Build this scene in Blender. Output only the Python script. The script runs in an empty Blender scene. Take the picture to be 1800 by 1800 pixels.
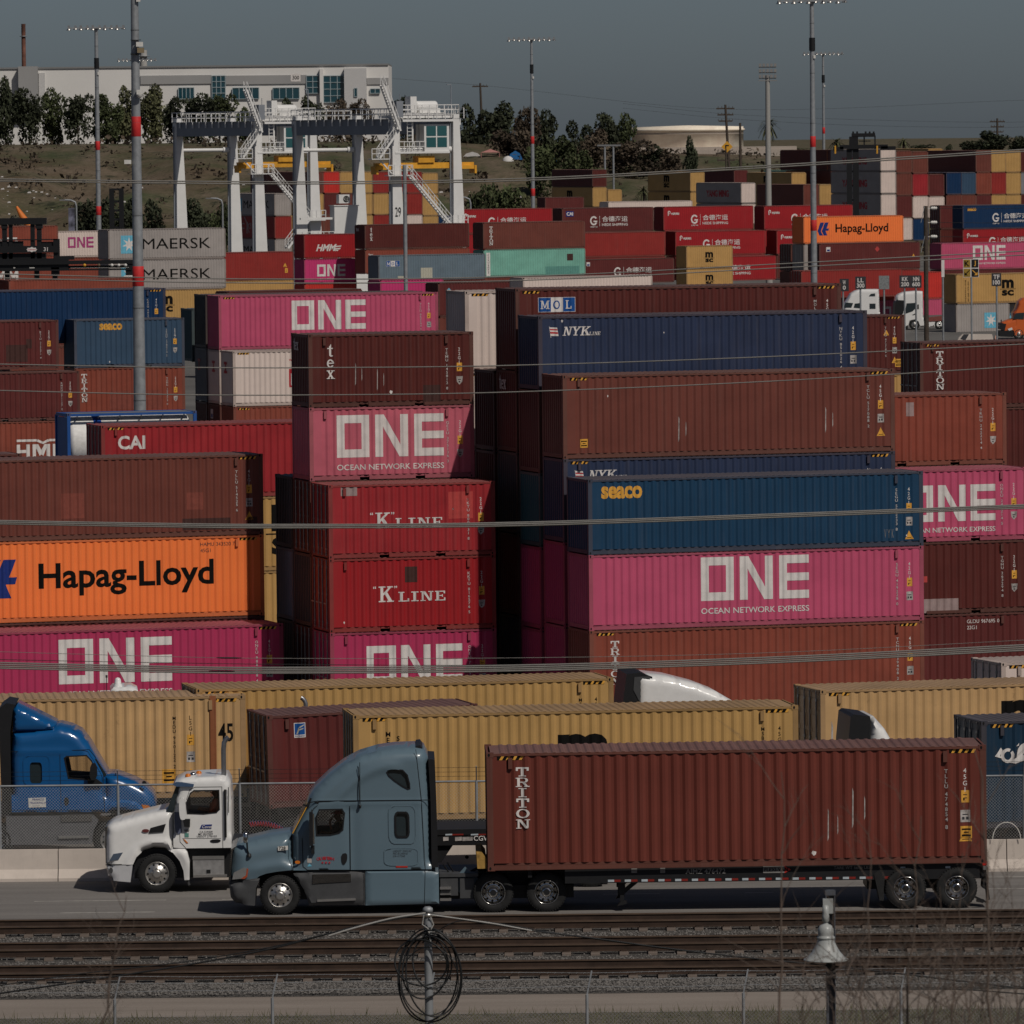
import bpy, bmesh, math, random
from math import radians as R, sin, cos, tan, pi, atan2, sqrt, hypot
from mathutils import Vector, Matrix
from mathutils.geometry import delaunay_2d_cdt, intersect_point_line

random.seed(11)
scene = bpy.context.scene
COL = scene.collection

# ------------------------------------------------------------------ camera, sky, sun, exposure
F = 12500.0                      # focal length in pixels of an 1800 px wide picture
CAMZ = 19.1
cam_d = bpy.data.cameras.new('camera')
cam_d.sensor_width = 36.0
cam_d.lens = 36.0 * F / 1800.0
cam_d.clip_start = 1.0
cam_d.clip_end = 20000.0
cam = bpy.data.objects.new('camera', cam_d)
COL.objects.link(cam)
CM = Matrix.Rotation(R(90 - 3.07), 4, 'X') @ Matrix.Rotation(R(-0.6), 4, 'Z')
CM = Matrix.Translation((0, 0, CAMZ)) @ CM
cam.matrix_world = CM
scene.camera = cam
cam_d.dof.use_dof = True
cam_d.dof.focus_distance = 185.0
cam_d.dof.aperture_fstop = 14.0

SUN_DIR = Vector((0.55, -0.72, 1.0)).normalized()      # towards the sun
world = bpy.data.worlds.new('World')
scene.world = world
world.use_nodes = True
wn = world.node_tree
bg = wn.nodes['Background']
sky = wn.nodes.new('ShaderNodeTexSky')
sky.sky_type = 'NISHITA'
sky.sun_disc = False
sky.sun_elevation = math.asin(SUN_DIR.z)
sky.sun_rotation = atan2(SUN_DIR.x, SUN_DIR.y)
sky.altitude = 0
sky.air_density = 0.5
sky.dust_density = 1.0
sky.ozone_density = 1.0
wn.links.new(sky.outputs[0], bg.inputs[0])
bg.inputs[1].default_value = 0.062
sun_d = bpy.data.lights.new('sun', 'SUN')
sun_d.energy = 4.7
sun_d.angle = R(0.5)
sun_d.color = (1.0, 0.94, 0.86)
sun = bpy.data.objects.new('sun', sun_d)
COL.objects.link(sun)
sun.rotation_euler = SUN_DIR.to_track_quat('Z', 'Y').to_euler()
sun.location = (60, -80, 120)
vs = scene.view_settings
vs.view_transform = 'Standard'
vs.look = 'None'
vs.exposure = -0.9
vs.gamma = 1.0
scene.cycles.max_bounces = 5
scene.cycles.transparent_max_bounces = 12
scene.cycles.sample_clamp_indirect = 4.0

# ------------------------------------------------------------------ helpers
def at(px, py, D):
    """world point seen at photo pixel (px, py) at distance D along +Y"""
    d = CM.to_3x3() @ Vector(((px - 900.0) / F, -(py - 900.0) / F, -1.0))
    t = D / d.y
    return Vector((0, 0, CAMZ)) + d * t

def ground_px(px, z, D):
    """x of the world point at pixel column px on height z at distance D"""
    lo = at(px, 900, D)
    # iterate on py for height
    py = 900
    for _ in range(4):
        p = at(px, py, D)
        py += (p.z - z) * F / D
    return at(px, py, D)

def lin(v):
    v /= 255.0
    return v / 12.92 if v <= 0.04045 else ((v + 0.055) / 1.055) ** 2.4

GAIN = 1.7
def C(r, g, b, k=None):
    k = GAIN if k is None else k
    return tuple(min(0.9, lin(v) * k) for v in (r, g, b))

def tag(o, label=None, cat=None, group=None, kind=None):
    if label: o['label'] = label
    if cat: o['category'] = cat
    if group: o['group'] = group
    if kind: o['kind'] = kind
    return o

def empty(name, loc, rz=0.0, label=None, cat=None, group=None):
    o = bpy.data.objects.new(name, None)
    o.empty_display_size = 0.1
    COL.objects.link(o)
    o.location = loc
    o.rotation_euler = (0, 0, rz)
    return tag(o, label, cat, group)

def obj(name, me, mat=None, parent=None, loc=None, rz=0.0):
    o = bpy.data.objects.new(name, me)
    COL.objects.link(o)
    if mat is not None:
        if len(me.materials) == 0:
            me.materials.append(None)
        if me.users <= 1:
            me.materials[0] = mat
        else:
            o.material_slots[0].link = 'OBJECT'
            o.material_slots[0].material = mat
    if parent is not None: o.parent = parent
    if loc is not None: o.location = loc
    if rz: o.rotation_euler = (0, 0, rz)
    return o

class MB:
    def __init__(s):
        s.v = []; s.f = []; s.m = []; s.sm = []
    def add(s, vs, fs, mi=0, smooth=False):
        b = len(s.v)
        s.v.extend(tuple(p) for p in vs)
        for f in fs:
            s.f.append(tuple(b + i for i in f)); s.m.append(mi); s.sm.append(smooth)
    def box(s, x0, x1, y0, y1, z0, z1, mi=0):
        v = [(x0,y0,z0),(x1,y0,z0),(x1,y1,z0),(x0,y1,z0),(x0,y0,z1),(x1,y0,z1),(x1,y1,z1),(x0,y1,z1)]
        s.add(v, [(0,3,2,1),(4,5,6,7),(0,1,5,4),(1,2,6,5),(2,3,7,6),(3,0,4,7)], mi)
    def bar(s, a, b, w, h=None, mi=0):
        """rectangular bar from a to b"""
        a = Vector(a); b = Vector(b); h = w if h is None else h
        d = (b - a).normalized()
        up = Vector((0, 0, 1)) if abs(d.z) < 0.95 else Vector((0, 1, 0))
        u = d.cross(up).normalized(); w2 = u.cross(d)
        v = []
        for p in (a, b):
            for (i, j) in ((-1,-1),(1,-1),(1,1),(-1,1)):
                v.append(p + u * (i * w / 2) + w2 * (j * h / 2))
        s.add(v, [(0,1,2,3),(7,6,5,4),(0,4,5,1),(1,5,6,2),(2,6,7,3),(3,7,4,0)], mi)
    def tube(s, pts, r, n=6, mi=0, cap=True, smooth=True):
        pts = [Vector(p) for p in pts]
        k = len(pts)
        rs = r if isinstance(r, (list, tuple)) else [r] * k
        vv = []; prev = None
        for i, p in enumerate(pts):
            d = (pts[min(i + 1, k - 1)] - pts[max(i - 1, 0)]).normalized()
            if prev is None:
                up = Vector((0, 0, 1)) if abs(d.z) < 0.9 else Vector((1, 0, 0))
                u = d.cross(up).normalized()
            else:
                u = (prev - d * prev.dot(d)).normalized()
            prev = u
            w = d.cross(u)
            for j in range(n):
                a = 2 * pi * j / n
                vv.append(p + (u * cos(a) + w * sin(a)) * rs[i])
        ff = []
        for i in range(k - 1):
            for j in range(n):
                ff.append((i*n+j, i*n+(j+1)%n, (i+1)*n+(j+1)%n, (i+1)*n+j))
        s.add(vv, ff, mi, smooth)
        if cap:
            s.add(vv[:n], [tuple(range(n))[::-1]], mi)
            s.add(vv[-n:], [tuple(range(n))], mi)
    def lathe(s, prof, n=24, origin=(0,0,0), axis='Z', mi=0, smooth=True):
        """prof: list of (r, h)"""
        o = Vector(origin); vv = []
        for (r, h) in prof:
            for j in range(n):
                a = 2 * pi * j / n
                if axis == 'Z': vv.append(o + Vector((r*cos(a), r*sin(a), h)))
                elif axis == 'Y': vv.append(o + Vector((r*cos(a), h, r*sin(a))))
                else: vv.append(o + Vector((h, r*cos(a), r*sin(a))))
        ff = []
        for i in range(len(prof) - 1):
            for j in range(n):
                ff.append((i*n+j, i*n+(j+1)%n, (i+1)*n+(j+1)%n, (i+1)*n+j))
        s.add(vv, ff, mi, smooth)
    def disc(s, c, r, axis='Y', n=20, mi=0):
        c = Vector(c); vv = []
        for j in range(n):
            a = 2 * pi * j / n
            if axis == 'Y': vv.append(c + Vector((r*cos(a), 0, r*sin(a))))
            elif axis == 'Z': vv.append(c + Vector((r*cos(a), r*sin(a), 0)))
            else: vv.append(c + Vector((0, r*cos(a), r*sin(a))))
        s.add(vv, [tuple(range(n))], mi)
    def plate(s, poly, y0, y1, mi=0):
        """prism of an (x,z) polygon between y0 (near) and y1"""
        n = len(poly)
        vv = [(x, y0, z) for x, z in poly] + [(x, y1, z) for x, z in poly]
        ff = [tuple(range(n)), tuple(range(2*n-1, n-1, -1))]
        for i in range(n):
            j = (i + 1) % n
            ff.append((i, i + n, j + n, j))
        s.add(vv, ff, mi)
    def ribbon(s, pts, w, y, mi=0, closed=False, t=0.006):
        """thin ribbon along an (x,z) polyline at depth y"""
        k = len(pts)
        for i in range(k if closed else k - 1):
            a = pts[i]; b = pts[(i + 1) % k]
            dx, dz = b[0]-a[0], b[1]-a[1]; l = hypot(dx, dz) or 1
            nx, nz = -dz / l * w / 2, dx / l * w / 2
            ex, ez = dx / l * w / 2, dz / l * w / 2
            s.plate([(a[0]-ex+nx, a[1]-ez+nz), (a[0]-ex-nx, a[1]-ez-nz), (b[0]+ex-nx, b[1]+ez-nz), (b[0]+ex+nx, b[1]+ez+nz)], y - 0.0004 * i, y + t, mi)
    def mesh(s, name):
        me = bpy.data.meshes.new(name)
        me.from_pydata(s.v, [], s.f)
        for p, m, k in zip(me.polygons, s.m, s.sm):
            p.material_index = m
            p.use_smooth = k
        me.update()
        return me
    def fix(s, me):
        bm = bmesh.new(); bm.from_mesh(me)
        bmesh.ops.recalc_face_normals(bm, faces=bm.faces)
        bm.to_mesh(me); bm.free()
        return me
    def build(s, name, mats, parent=None, loc=None, rz=0.0, fix=True):
        me = s.mesh(name)
        if fix: s.fix(me)
        if not isinstance(mats, (list, tuple)): mats = [mats]
        for m in mats: me.materials.append(m)
        o = bpy.data.objects.new(name, me)
        COL.objects.link(o)
        if parent is not None: o.parent = parent
        if loc is not None: o.location = loc
        if rz: o.rotation_euler = (0, 0, rz)
        return o

# ------------------------------------------------------------------ materials
def new_mat(name):
    m = bpy.data.materials.new(name)
    m.use_nodes = True
    return m, m.node_tree, m.node_tree.nodes['Principled BSDF']

def nd(nt, t, **kw):
    n = nt.nodes.new(t)
    for k, v in kw.items(): setattr(n, k, v)
    return n

def coords(nt, scale=(1,1,1), rnd=True, space='Object'):
    tc = nd(nt, 'ShaderNodeTexCoord')
    mp = nd(nt, 'ShaderNodeMapping')
    mp.inputs['Scale'].default_value = scale
    nt.links.new(tc.outputs[space], mp.inputs['Vector'])
    if rnd:
        oi = nd(nt, 'ShaderNodeObjectInfo')
        mul = nd(nt, 'ShaderNodeMath', operation='MULTIPLY'); mul.inputs[1].default_value = 137.0
        nt.links.new(oi.outputs['Random'], mul.inputs[0])
        nt.links.new(mul.outputs[0], mp.inputs['Location'])
    return mp.outputs['Vector']

def noise(nt, vec, scale, detail=4, rough=0.6):
    n = nd(nt, 'ShaderNodeTexNoise')
    n.inputs['Scale'].default_value = scale
    n.inputs['Detail'].default_value = detail
    n.inputs['Roughness'].default_value = rough
    nt.links.new(vec, n.inputs['Vector'])
    return n.outputs['Fac']

def ramp(nt, fac, p0, p1, c0=(0,0,0,1), c1=(1,1,1,1)):
    r = nd(nt, 'ShaderNodeValToRGB')
    r.color_ramp.elements[0].position = p0; r.color_ramp.elements[0].color = c0
    r.color_ramp.elements[1].position = p1; r.color_ramp.elements[1].color = c1
    nt.links.new(fac, r.inputs['Fac'])
    return r.outputs['Color']

def mix(nt, fac, a, b, mode='MIX'):
    m = nd(nt, 'ShaderNodeMix', data_type='RGBA', blend_type=mode)
    for sock, v in ((m.inputs[0], fac), (m.inputs[6], a), (m.inputs[7], b)):
        if hasattr(v, 'links'): nt.links.new(v, sock)
        elif isinstance(v, tuple): sock.default_value = v if len(v) == 4 else (*v, 1)
        else: sock.default_value = v
    return m.outputs[2]

MATS = {}
def paint(key, rgb, dirt=0.35, rough=0.5, rust=0.5, spec=0.3):
    """weathered sheet-metal paint: patches, vertical streaks, rust specks"""
    if key in MATS: return MATS[key]
    m, nt, b = new_mat('paint_' + key)
    v1 = coords(nt, (0.35, 0.35, 0.5))
    v2 = coords(nt, (5.0, 5.0, 0.28))
    v3 = coords(nt, (1, 1, 1))
    c = rgb
    lo = tuple(x * (1 - 0.34 * dirt) for x in c); hi = tuple(min(0.9, x * (1 + 0.22 * dirt)) for x in c)
    base = mix(nt, ramp(nt, noise(nt, v1, 1.6, 5), 0.3, 0.7), lo, hi)
    g = sum(c) / 3
    dust = tuple(0.5 * x + 0.5 * y for x, y in zip(c, (0.24, 0.20, 0.17)))
    st = ramp(nt, noise(nt, v2, 1.0, 5, 0.7), 0.52, 0.86)
    stm = nd(nt, 'ShaderNodeMath', operation='MULTIPLY'); stm.inputs[1].default_value = 0.55 * dirt
    nt.links.new(st, stm.inputs[0])
    base = mix(nt, stm.outputs[0], base, dust)
    dk = ramp(nt, noise(nt, v2, 1.7, 4, 0.7), 0.56, 0.8)
    dkm = nd(nt, 'ShaderNodeMath', operation='MULTIPLY'); dkm.inputs[1].default_value = 0.5 * dirt
    nt.links.new(dk, dkm.inputs[0])
    base = mix(nt, dkm.outputs[0], base, tuple(x * 0.45 for x in c))
    ru = ramp(nt, noise(nt, v3, 3.1, 8, 0.72), 0.66 - 0.06 * rust, 0.76)
    rum = nd(nt, 'ShaderNodeMath', operation='MULTIPLY'); rum.inputs[1].default_value = 0.75 * rust
    nt.links.new(ru, rum.inputs[0])
    base = mix(nt, rum.outputs[0], base, (0.085, 0.036, 0.018))
    nt.links.new(base, b.inputs['Base Color'])
    b.inputs['Roughness'].default_value = rough
    b.inputs['Specular IOR Level'].default_value = spec
    MATS[key] = m
    return m

def plain(key, rgb, rough=0.6, metal=0.0, var=0.12, scale=6.0, spec=0.3, coat=0.0):
    if key in MATS: return MATS[key]
    m, nt, b = new_mat(key)
    v = coords(nt)
    lo = tuple(x * (1 - var) for x in rgb); hi = tuple(min(0.92, x * (1 + var)) for x in rgb)
    nt.links.new(mix(nt, ramp(nt, noise(nt, v, scale, 5), 0.3, 0.7), lo, hi), b.inputs['Base Color'])
    b.inputs['Roughness'].default_value = rough
    b.inputs['Metallic'].default_value = metal
    b.inputs['Specular IOR Level'].default_value = spec
    b.inputs['Coat Weight'].default_value = coat
    b.inputs['Coat Roughness'].default_value = 0.08
    MATS[key] = m
    return m

def ground_mat(key, rgb, rgb2, s1=0.25, s2=40.0, stretch=(1,1,1), bump=0.0, fine=0.25):
    m, nt, b = new_mat(key)
    v = coords(nt, stretch, rnd=False)
    vf = coords(nt, (1,1,1), rnd=False)
    base = mix(nt, ramp(nt, noise(nt, v, s1, 7, 0.62), 0.35, 0.66), rgb, rgb2)
    fn = noise(nt, vf, s2, 3, 0.8)
    base = mix(nt, ramp(nt, fn, 0.25, 0.75), mix(nt, 1.0, base, (1 - fine,) * 3, 'MULTIPLY'), mix(nt, 1.0, base, (1 + fine,) * 3, 'MULTIPLY'))
    nt.links.new(base, b.inputs['Base Color'])
    b.inputs['Roughness'].default_value = 0.9
    b.inputs['Specular IOR Level'].default_value = 0.15
    if bump:
        bp = nd(nt, 'ShaderNodeBump'); bp.inputs['Strength'].default_value = 1.0; bp.inputs['Distance'].default_value = bump
        nt.links.new(fn, bp.inputs['Height']); nt.links.new(bp.outputs[0], b.inputs['Normal'])
    MATS[key] = m
    return m

def glass(key, tint=(0.02, 0.03, 0.035), through=0.0):
    """window glass: mirror reflection over a dark tint, or over a clear view when through > 0"""
    if key in MATS: return MATS[key]
    m, nt, b = new_mat(key)
    if through <= 0:
        b.inputs['Base Color'].default_value = (*tint, 1)
        b.inputs['Roughness'].default_value = 0.06
        b.inputs['Specular IOR Level'].default_value = 0.6
    else:
        out = nt.nodes['Material Output']
        tr = nd(nt, 'ShaderNodeBsdfTransparent'); tr.inputs[0].default_value = (through, through, through, 1)
        gl = nd(nt, 'ShaderNodeBsdfGlossy'); gl.inputs['Roughness'].default_value = 0.04
        fr = nd(nt, 'ShaderNodeFresnel'); fr.inputs[0].default_value = 1.45
        mx = nd(nt, 'ShaderNodeMixShader')
        nt.links.new(fr.outputs[0], mx.inputs[0]); nt.links.new(tr.outputs[0], mx.inputs[1]); nt.links.new(gl.outputs[0], mx.inputs[2])
        nt.links.new(mx.outputs[0], out.inputs[0])
    MATS[key] = m
    return m

BLACK = plain('black_paint', (0.012, 0.012, 0.013), 0.5)
DARK = plain('dark_gap', (0.004, 0.004, 0.004), 0.9)
RUBBER = plain('tyre_rubber', (0.016, 0.016, 0.016), 0.85, var=0.3, scale=9)
CHROME = plain('chrome', (0.55, 0.54, 0.52), 0.18, 1.0)
ALU = plain('aluminium', (0.50, 0.48, 0.45), 0.34, 0.85, 0.1)
STEEL = plain('galvanised_steel', (0.27, 0.28, 0.29), 0.55, 0.3, 0.18, 3.0)
WHITE = plain('white_marking', (0.62, 0.60, 0.56), 0.6, var=0.1)
WHITEP = plain('white_gloss_paint', (0.72, 0.71, 0.69), 0.3, var=0.04, coat=0.4)
YELLOW = plain('yellow_marking', (0.62, 0.31, 0.03), 0.6, var=0.1)
GREYPL = plain('grey_plastic', (0.055, 0.056, 0.058), 0.55)
REDM = plain('red_marking', (0.42, 0.03, 0.02), 0.5)
BLUEM = plain('blue_marking', (0.012, 0.045, 0.22), 0.5)
AMBER = plain('amber_lens', (0.55, 0.16, 0.02), 0.25)
SKIN = plain('skin', (0.30, 0.15, 0.09), 0.6)
CONCRETE = paint('concrete', (0.56, 0.49, 0.43), 0.5, 0.9, 0.12, 0.1)

def copy_tree(o, parent=None):
    c = o.copy(); COL.objects.link(c); c.parent = parent
    for ch in list(o.children): copy_tree(ch, c)
    return c
# ------------------------------------------------------------------ ground, road, tracks
def smooth(t):
    t = max(0.0, min(1.0, t)); return t * t * (3 - 2 * t)

def terrain(x, y):
    """ground height: bluff under the camera, flat tracks and yard, grassy hill far behind"""
    z = 0.0
    if y < 62: z = 16.5 * smooth((62 - y) / 44.0)
    z -= 0.9 * smooth((y - 183.0) / 6.0)
    if y > 1090:
        top = 18.2 - 3.0 * smooth((x + 20) / 60.0) - 1.5 * smooth((x - 35) / 40.0)
        y0 = 1110 + 14 * sin(x * 0.031) + 9 * sin(x * 0.083 + 1)
        t = smooth((y - y0) / 230.0)
        z += top * t
        z += t * (1 - t) * 4 * (0.9 * sin(x * 0.11 + y * 0.05) + 0.7 * sin(x * 0.23 - y * 0.04 + 2) + 0.5 * sin(x * 0.41 + y * 0.11))
        if y > 1700: z -= 9.0 * smooth((y - 1700) / 3000.0)
    return z

def sheet(name, xs, ys, zf, mat, kind='structure'):
    mb = MB(); nx = len(xs)
    vv = [(x, y, zf(x, y)) for y in ys for x in xs]
    ff = [(j*nx+i, j*nx+i+1, (j+1)*nx+i+1, (j+1)*nx+i) for j in range(len(ys)-1) for i in range(nx-1)]
    mb.add(vv, ff, 0, True)
    o = mb.build(name, mat, fix=False)
    return tag(o, kind=kind)

def frange(a, b, n): return [a + (b - a) * i / (n - 1) for i in range(n)]

# hill/ground material: dry grass, scrub and bare soil on the slope, asphalt on the flat
def terrain_material():
    m, nt, b = new_mat('terrain')
    v = coords(nt, (1, 1, 1), rnd=False)
    vs_ = coords(nt, (1, 0.35, 2.2), rnd=False)
    grass = mix(nt, ramp(nt, noise(nt, v, 0.035, 7, 0.6), 0.40, 0.60), (0.105, 0.078, 0.050), (0.062, 0.072, 0.034))
    soil = mix(nt, ramp(nt, noise(nt, vs_, 0.10, 7, 0.7), 0.42, 0.66), grass, (0.15, 0.115, 0.082))
    scrub = mix(nt, ramp(nt, noise(nt, v, 0.16, 6, 0.75), 0.56, 0.64), soil, (0.035, 0.038, 0.022))
    scrub = mix(nt, ramp(nt, noise(nt, v, 1.1, 4, 0.8), 0.3, 0.75), mix(nt, 1.0, scrub, (0.6, 0.6, 0.6), 'MULTIPLY'), mix(nt, 1.0, scrub, (1.35, 1.35, 1.35), 'MULTIPLY'))
    asph = mix(nt, ramp(nt, noise(nt, v, 0.06, 6, 0.6), 0.35, 0.65), (0.105, 0.100, 0.095), (0.155, 0.148, 0.138))
    geo = nd(nt, 'ShaderNodeNewGeometry'); sp = nd(nt, 'ShaderNodeSeparateXYZ')
    nt.links.new(geo.outputs['Position'], sp.inputs[0])
    g = nd(nt, 'ShaderNodeMath', operation='GREATER_THAN'); g.inputs[1].default_value = 1100.0
    nt.links.new(sp.outputs['Y'], g.inputs[0])
    l = nd(nt, 'ShaderNodeMath', operation='LESS_THAN'); l.inputs[1].default_value = 150.0
    nt.links.new(sp.outputs['Y'], l.inputs[0])
    a = nd(nt, 'ShaderNodeMath', operation='MAXIMUM')
    nt.links.new(g.outputs[0], a.inputs[0]); nt.links.new(l.outputs[0], a.inputs[1])
    nt.links.new(mix(nt, a.outputs[0], asph, scrub), b.inputs['Base Color'])
    b.inputs['Roughness'].default_value = 0.95
    b.inputs['Specular IOR Level'].default_value = 0.1
    return m
TERR = terrain_material()
ys = frange(-40, 62, 12) + frange(75, 180, 6) + frange(182, 192, 8) + frange(210, 1080, 12) + frange(1095, 1400, 70) + frange(1430, 1700, 8) + frange(1900, 9000, 14)
sheet('ground', frange(-160, 160, 130), ys, terrain, TERR)
sheet('outer_ground_west', [-1500, -700, -300, -160], ys, terrain, TERR)
sheet('outer_ground_east', [160, 300, 700, 1500], ys, terrain, TERR)

XR = frange(-60, 60, 41)
asphalt = ground_mat('road_asphalt', (0.150, 0.138, 0.128), (0.205, 0.190, 0.176), 0.35, 34, (0.25, 3.0, 1), 0, 0.24)
ballast = ground_mat('track_ballast', (0.065, 0.060, 0.055), (0.125, 0.115, 0.105), 1.2, 16, (1, 1, 1), 0.09, 0.95)
dirt = ground_mat('dirt_track', (0.20, 0.168, 0.142), (0.26, 0.222, 0.19), 0.4, 22, (0.3, 2.5, 1), 0, 0.16)
weedy = ground_mat('weedy_soil', (0.075, 0.068, 0.050), (0.16, 0.135, 0.105), 1.5, 12, (1, 1, 1), 0.05, 0.6)
flat = lambda h: (lambda x, y: h)
sheet('verge', XR, [128, 135, 142, 149, 153.2], flat(0.004), weedy)
sheet('dirt_road', XR, [153.2, 155, 156.6], flat(0.008), dirt)
bal = sheet('ballast', XR, [156.6, 157.2, 159, 162, 166, 170.6, 171.2], lambda x, y: 0.012 if y in (156.6, 171.2) else 0.05, ballast)
sheet('road', XR, [171.2, 173, 175, 177, 179, 181.0, 182.6], flat(0.016), asphalt)

# worn lane dashes and edge line
mk = plain('worn_road_paint', (0.34, 0.32, 0.29), 0.9, var=0.35, scale=3)
def dash(px0, px1, y, w, label):
    a = ground_px(px0, 0.02, y); b = ground_px(px1, 0.02, y)
    mb = MB(); mb.add([(a.x, y, 0.021), (b.x, y, 0.021), (b.x, y + w, 0.021), (a.x, y + w, 0.021)], [(0, 1, 2, 3)])
    tag(mb.build('lane_dash', mk), kind='structure')
dash(60, 292, 176.6, 0.13, ''); dash(105, 272, 173.9, 0.13, ''); dash(640, 760, 176.6, 0.13, '')
dash(1735, 1810, 180.0, 0.1, ''); dash(1735, 1810, 177.2, 0.1, ''); dash(390, 560, 176.6, 0.12, '')
dash(1060, 1160, 176.9, 0.1, ''); dash(1310, 1360, 176.9, 0.1, '')

# loose stones on the ballast (nobody could count them)
rs = random.Random(5); mb = MB()
for i in range(26000):
    x = rs.uniform(-15, 15); y = rs.choice([rs.uniform(156.7, 158.9), rs.uniform(156.7, 158.9), rs.uniform(160.9, 163.2), rs.uniform(165.4, 168.2), rs.uniform(158, 171)])
    r = rs.uniform(0.018, 0.045); z = 0.05 + r * 0.3
    a = rs.uniform(0, 6.3); k = [r * rs.uniform(0.6, 1.2) for _ in range(4)]
    mb.add([(x + k[0]*cos(a), y + k[0]*sin(a), z), (x - k[1]*sin(a), y + k[1]*cos(a), z), (x - k[2]*cos(a), y - k[2]*sin(a), z), (x + k[3]*sin(a), y - k[3]*cos(a), z), (x, y, z + r * 0.8), (x, y, z - r)],
           [(0,1,4),(1,2,4),(2,3,4),(3,0,4)])
tag(mb.build('ballast_stones', plain('ballast_stone', (0.135, 0.125, 0.115), 0.9, var=0.5, scale=25), fix=False), kind='stuff')

# three tracks: concrete ties, plates, brown rails
RUST = plain('rusty_rail', (0.036, 0.021, 0.014), 0.8, var=0.35, scale=2.5)
HEAD = plain('rail_head', (0.10, 0.068, 0.048), 0.5, 0.2, var=0.25, scale=2)
TIE = paint('tie_concrete', (0.17, 0.135, 0.112), 0.7, 0.95, 0.1)
TRACKS = ((168.7, 'farthest railway track beside the asphalt road'), (163.85, 'middle railway track between the two others'), (159.25, 'railway track beside the dirt road and gravel strip'))
def rail_mesh():
    mb = MB()
    sec = [(-0.075, 0), (0.075, 0), (0.075, 0.012), (0.012, 0.03), (0.010, 0.13), (0.036, 0.142), (0.036, 0.172), (-0.036, 0.172), (-0.036, 0.142), (-0.010, 0.13), (-0.012, 0.03), (-0.075, 0.012)]
    n = len(sec)
    vv = [(-45, y, z) for y, z in sec] + [(45, y, z) for y, z in sec]
    for i in range(n):
        j = (i + 1) % n
        mb.add([vv[i], vv[j], vv[n+j], vv[n+i]], [(0, 1, 2, 3)], 1 if i in (5, 6, 7) else 0)
    return mb.fix(mb.mesh('rail'))
RAILME = rail_mesh()
RAILME.materials.append(RUST); RAILME.materials.append(HEAD)
tm = MB(); tm.box(-0.105, 0.105, -0.36, 1.9, -0.1, 0.045)
tm.box(-0.10, 0.10, -0.16, 0.16, 0.05, 0.062); tm.box(-0.10, 0.10, 1.34, 1.66, 0.05, 0.062)
TIEME = tm.fix(tm.mesh('tie')); TIEME.materials.append(TIE)
fm = MB(); fm.box(-0.075, 0.075, -0.12, -0.05, 0, 0.05)
FASTME = fm.fix(fm.mesh('rail_clip')); FASTME.materials.append(RUST)
for k, (yb, lab) in enumerate(TRACKS):
    t = empty('railway_track', (0, yb, 0.052), 0, lab, 'track', 'railway tracks')
    for dy in (0, 1.5):
        r = bpy.data.objects.new('rail', RAILME); COL.objects.link(r); r.parent = t; r.location = (0, dy, 0.06)
    for i in range(48):
        ti = bpy.data.objects.new('tie', TIEME); COL.objects.link(ti); ti.parent = t; ti.location = (-15.6 + 0.665 * i + 0.13 * k, 0, 0)
        cl = bpy.data.objects.new('rail_clip', FASTME); COL.objects.link(cl); cl.parent = ti; cl.location = (0, 0, 0.06)

# concrete barrier along the road, with a chain-link fence standing on it
BY = 181.4
def barrier_mesh(L):
    mb = MB()
    sec = [(0, 0), (0.0, 0.08), (0.16, 0.30), (0.21, 0.80), (0.39, 0.80), (0.44, 0.30), (0.60, 0.08), (0.60, 0)]
    n = len(sec)
    vv = [(0.012, y, z) for y, z in sec] + [(L - 0.012, y, z) for y, z in sec]
    ff = [(i, (i+1) % n, n + (i+1) % n, n + i) for i in range(n)] + [tuple(range(n)), tuple(range(2*n-1, n-1, -1))]
    mb.add(vv, ff)
    return mb.fix(mb.mesh('barrier'))
BARME = barrier_mesh(6.08); BARME.materials.append(CONCRETE)
hole = MB(); hole.lathe([(0.0, -0.003), (0.048, -0.003), (0.05, 0.03)], 14, (0, 0, 0), 'Y')
HOLEME = hole.fix(hole.mesh('lifting_hole')); HOLEME.materials.append(DARK)
slot = MB(); slot.box(-0.11, 0.11, -0.004, 0.05, 0, 0.03); slot.box(-0.13, -0.10, -0.004, 0.05, 0, 0.06); slot.box(0.10, 0.13, -0.004, 0.05, 0, 0.06)
SLOTME = slot.fix(slot.mesh('drain_slot')); SLOTME.materials.append(DARK)
x0 = ground_px(102, 0, BY).x
NB = {-1: 'pale concrete barrier block with one dark lifting hole, front of the blue truck', 0: 'pale concrete barrier block behind the white tractor', 1: 'concrete barrier block hidden mostly behind the teal tractor', 2: 'concrete barrier block seen under the brown trailer near its landing gear', 3: 'concrete barrier block seen under the trailer between landing gear and rear wheels', 4: 'stained concrete barrier block with a grey worn joint beside the trailer rear', 5: 'last concrete barrier block, grey stain at its end, under the wire hoop', -2: 'concrete barrier block at the frame edge by the fence'}
for i in range(-1, 5):
    b_ = empty('barrier_block', (x0 + 6.08 * i, BY, 0.016), 0, NB[i], 'barrier', 'concrete barrier blocks along the road')
    m_ = bpy.data.objects.new('barrier_body', BARME); COL.objects.link(m_); m_.parent = b_
    for hx in (1.47, 4.4):
        for me_, nm, zz, yy in ((HOLEME, 'lifting_hole', 0.50, 0.175), (SLOTME, 'drain_slot', 0.22, 0.10)):
            q = bpy.data.objects.new(nm, me_); COL.objects.link(q); q.parent = b_; q.location = (hx, yy, zz)

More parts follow.
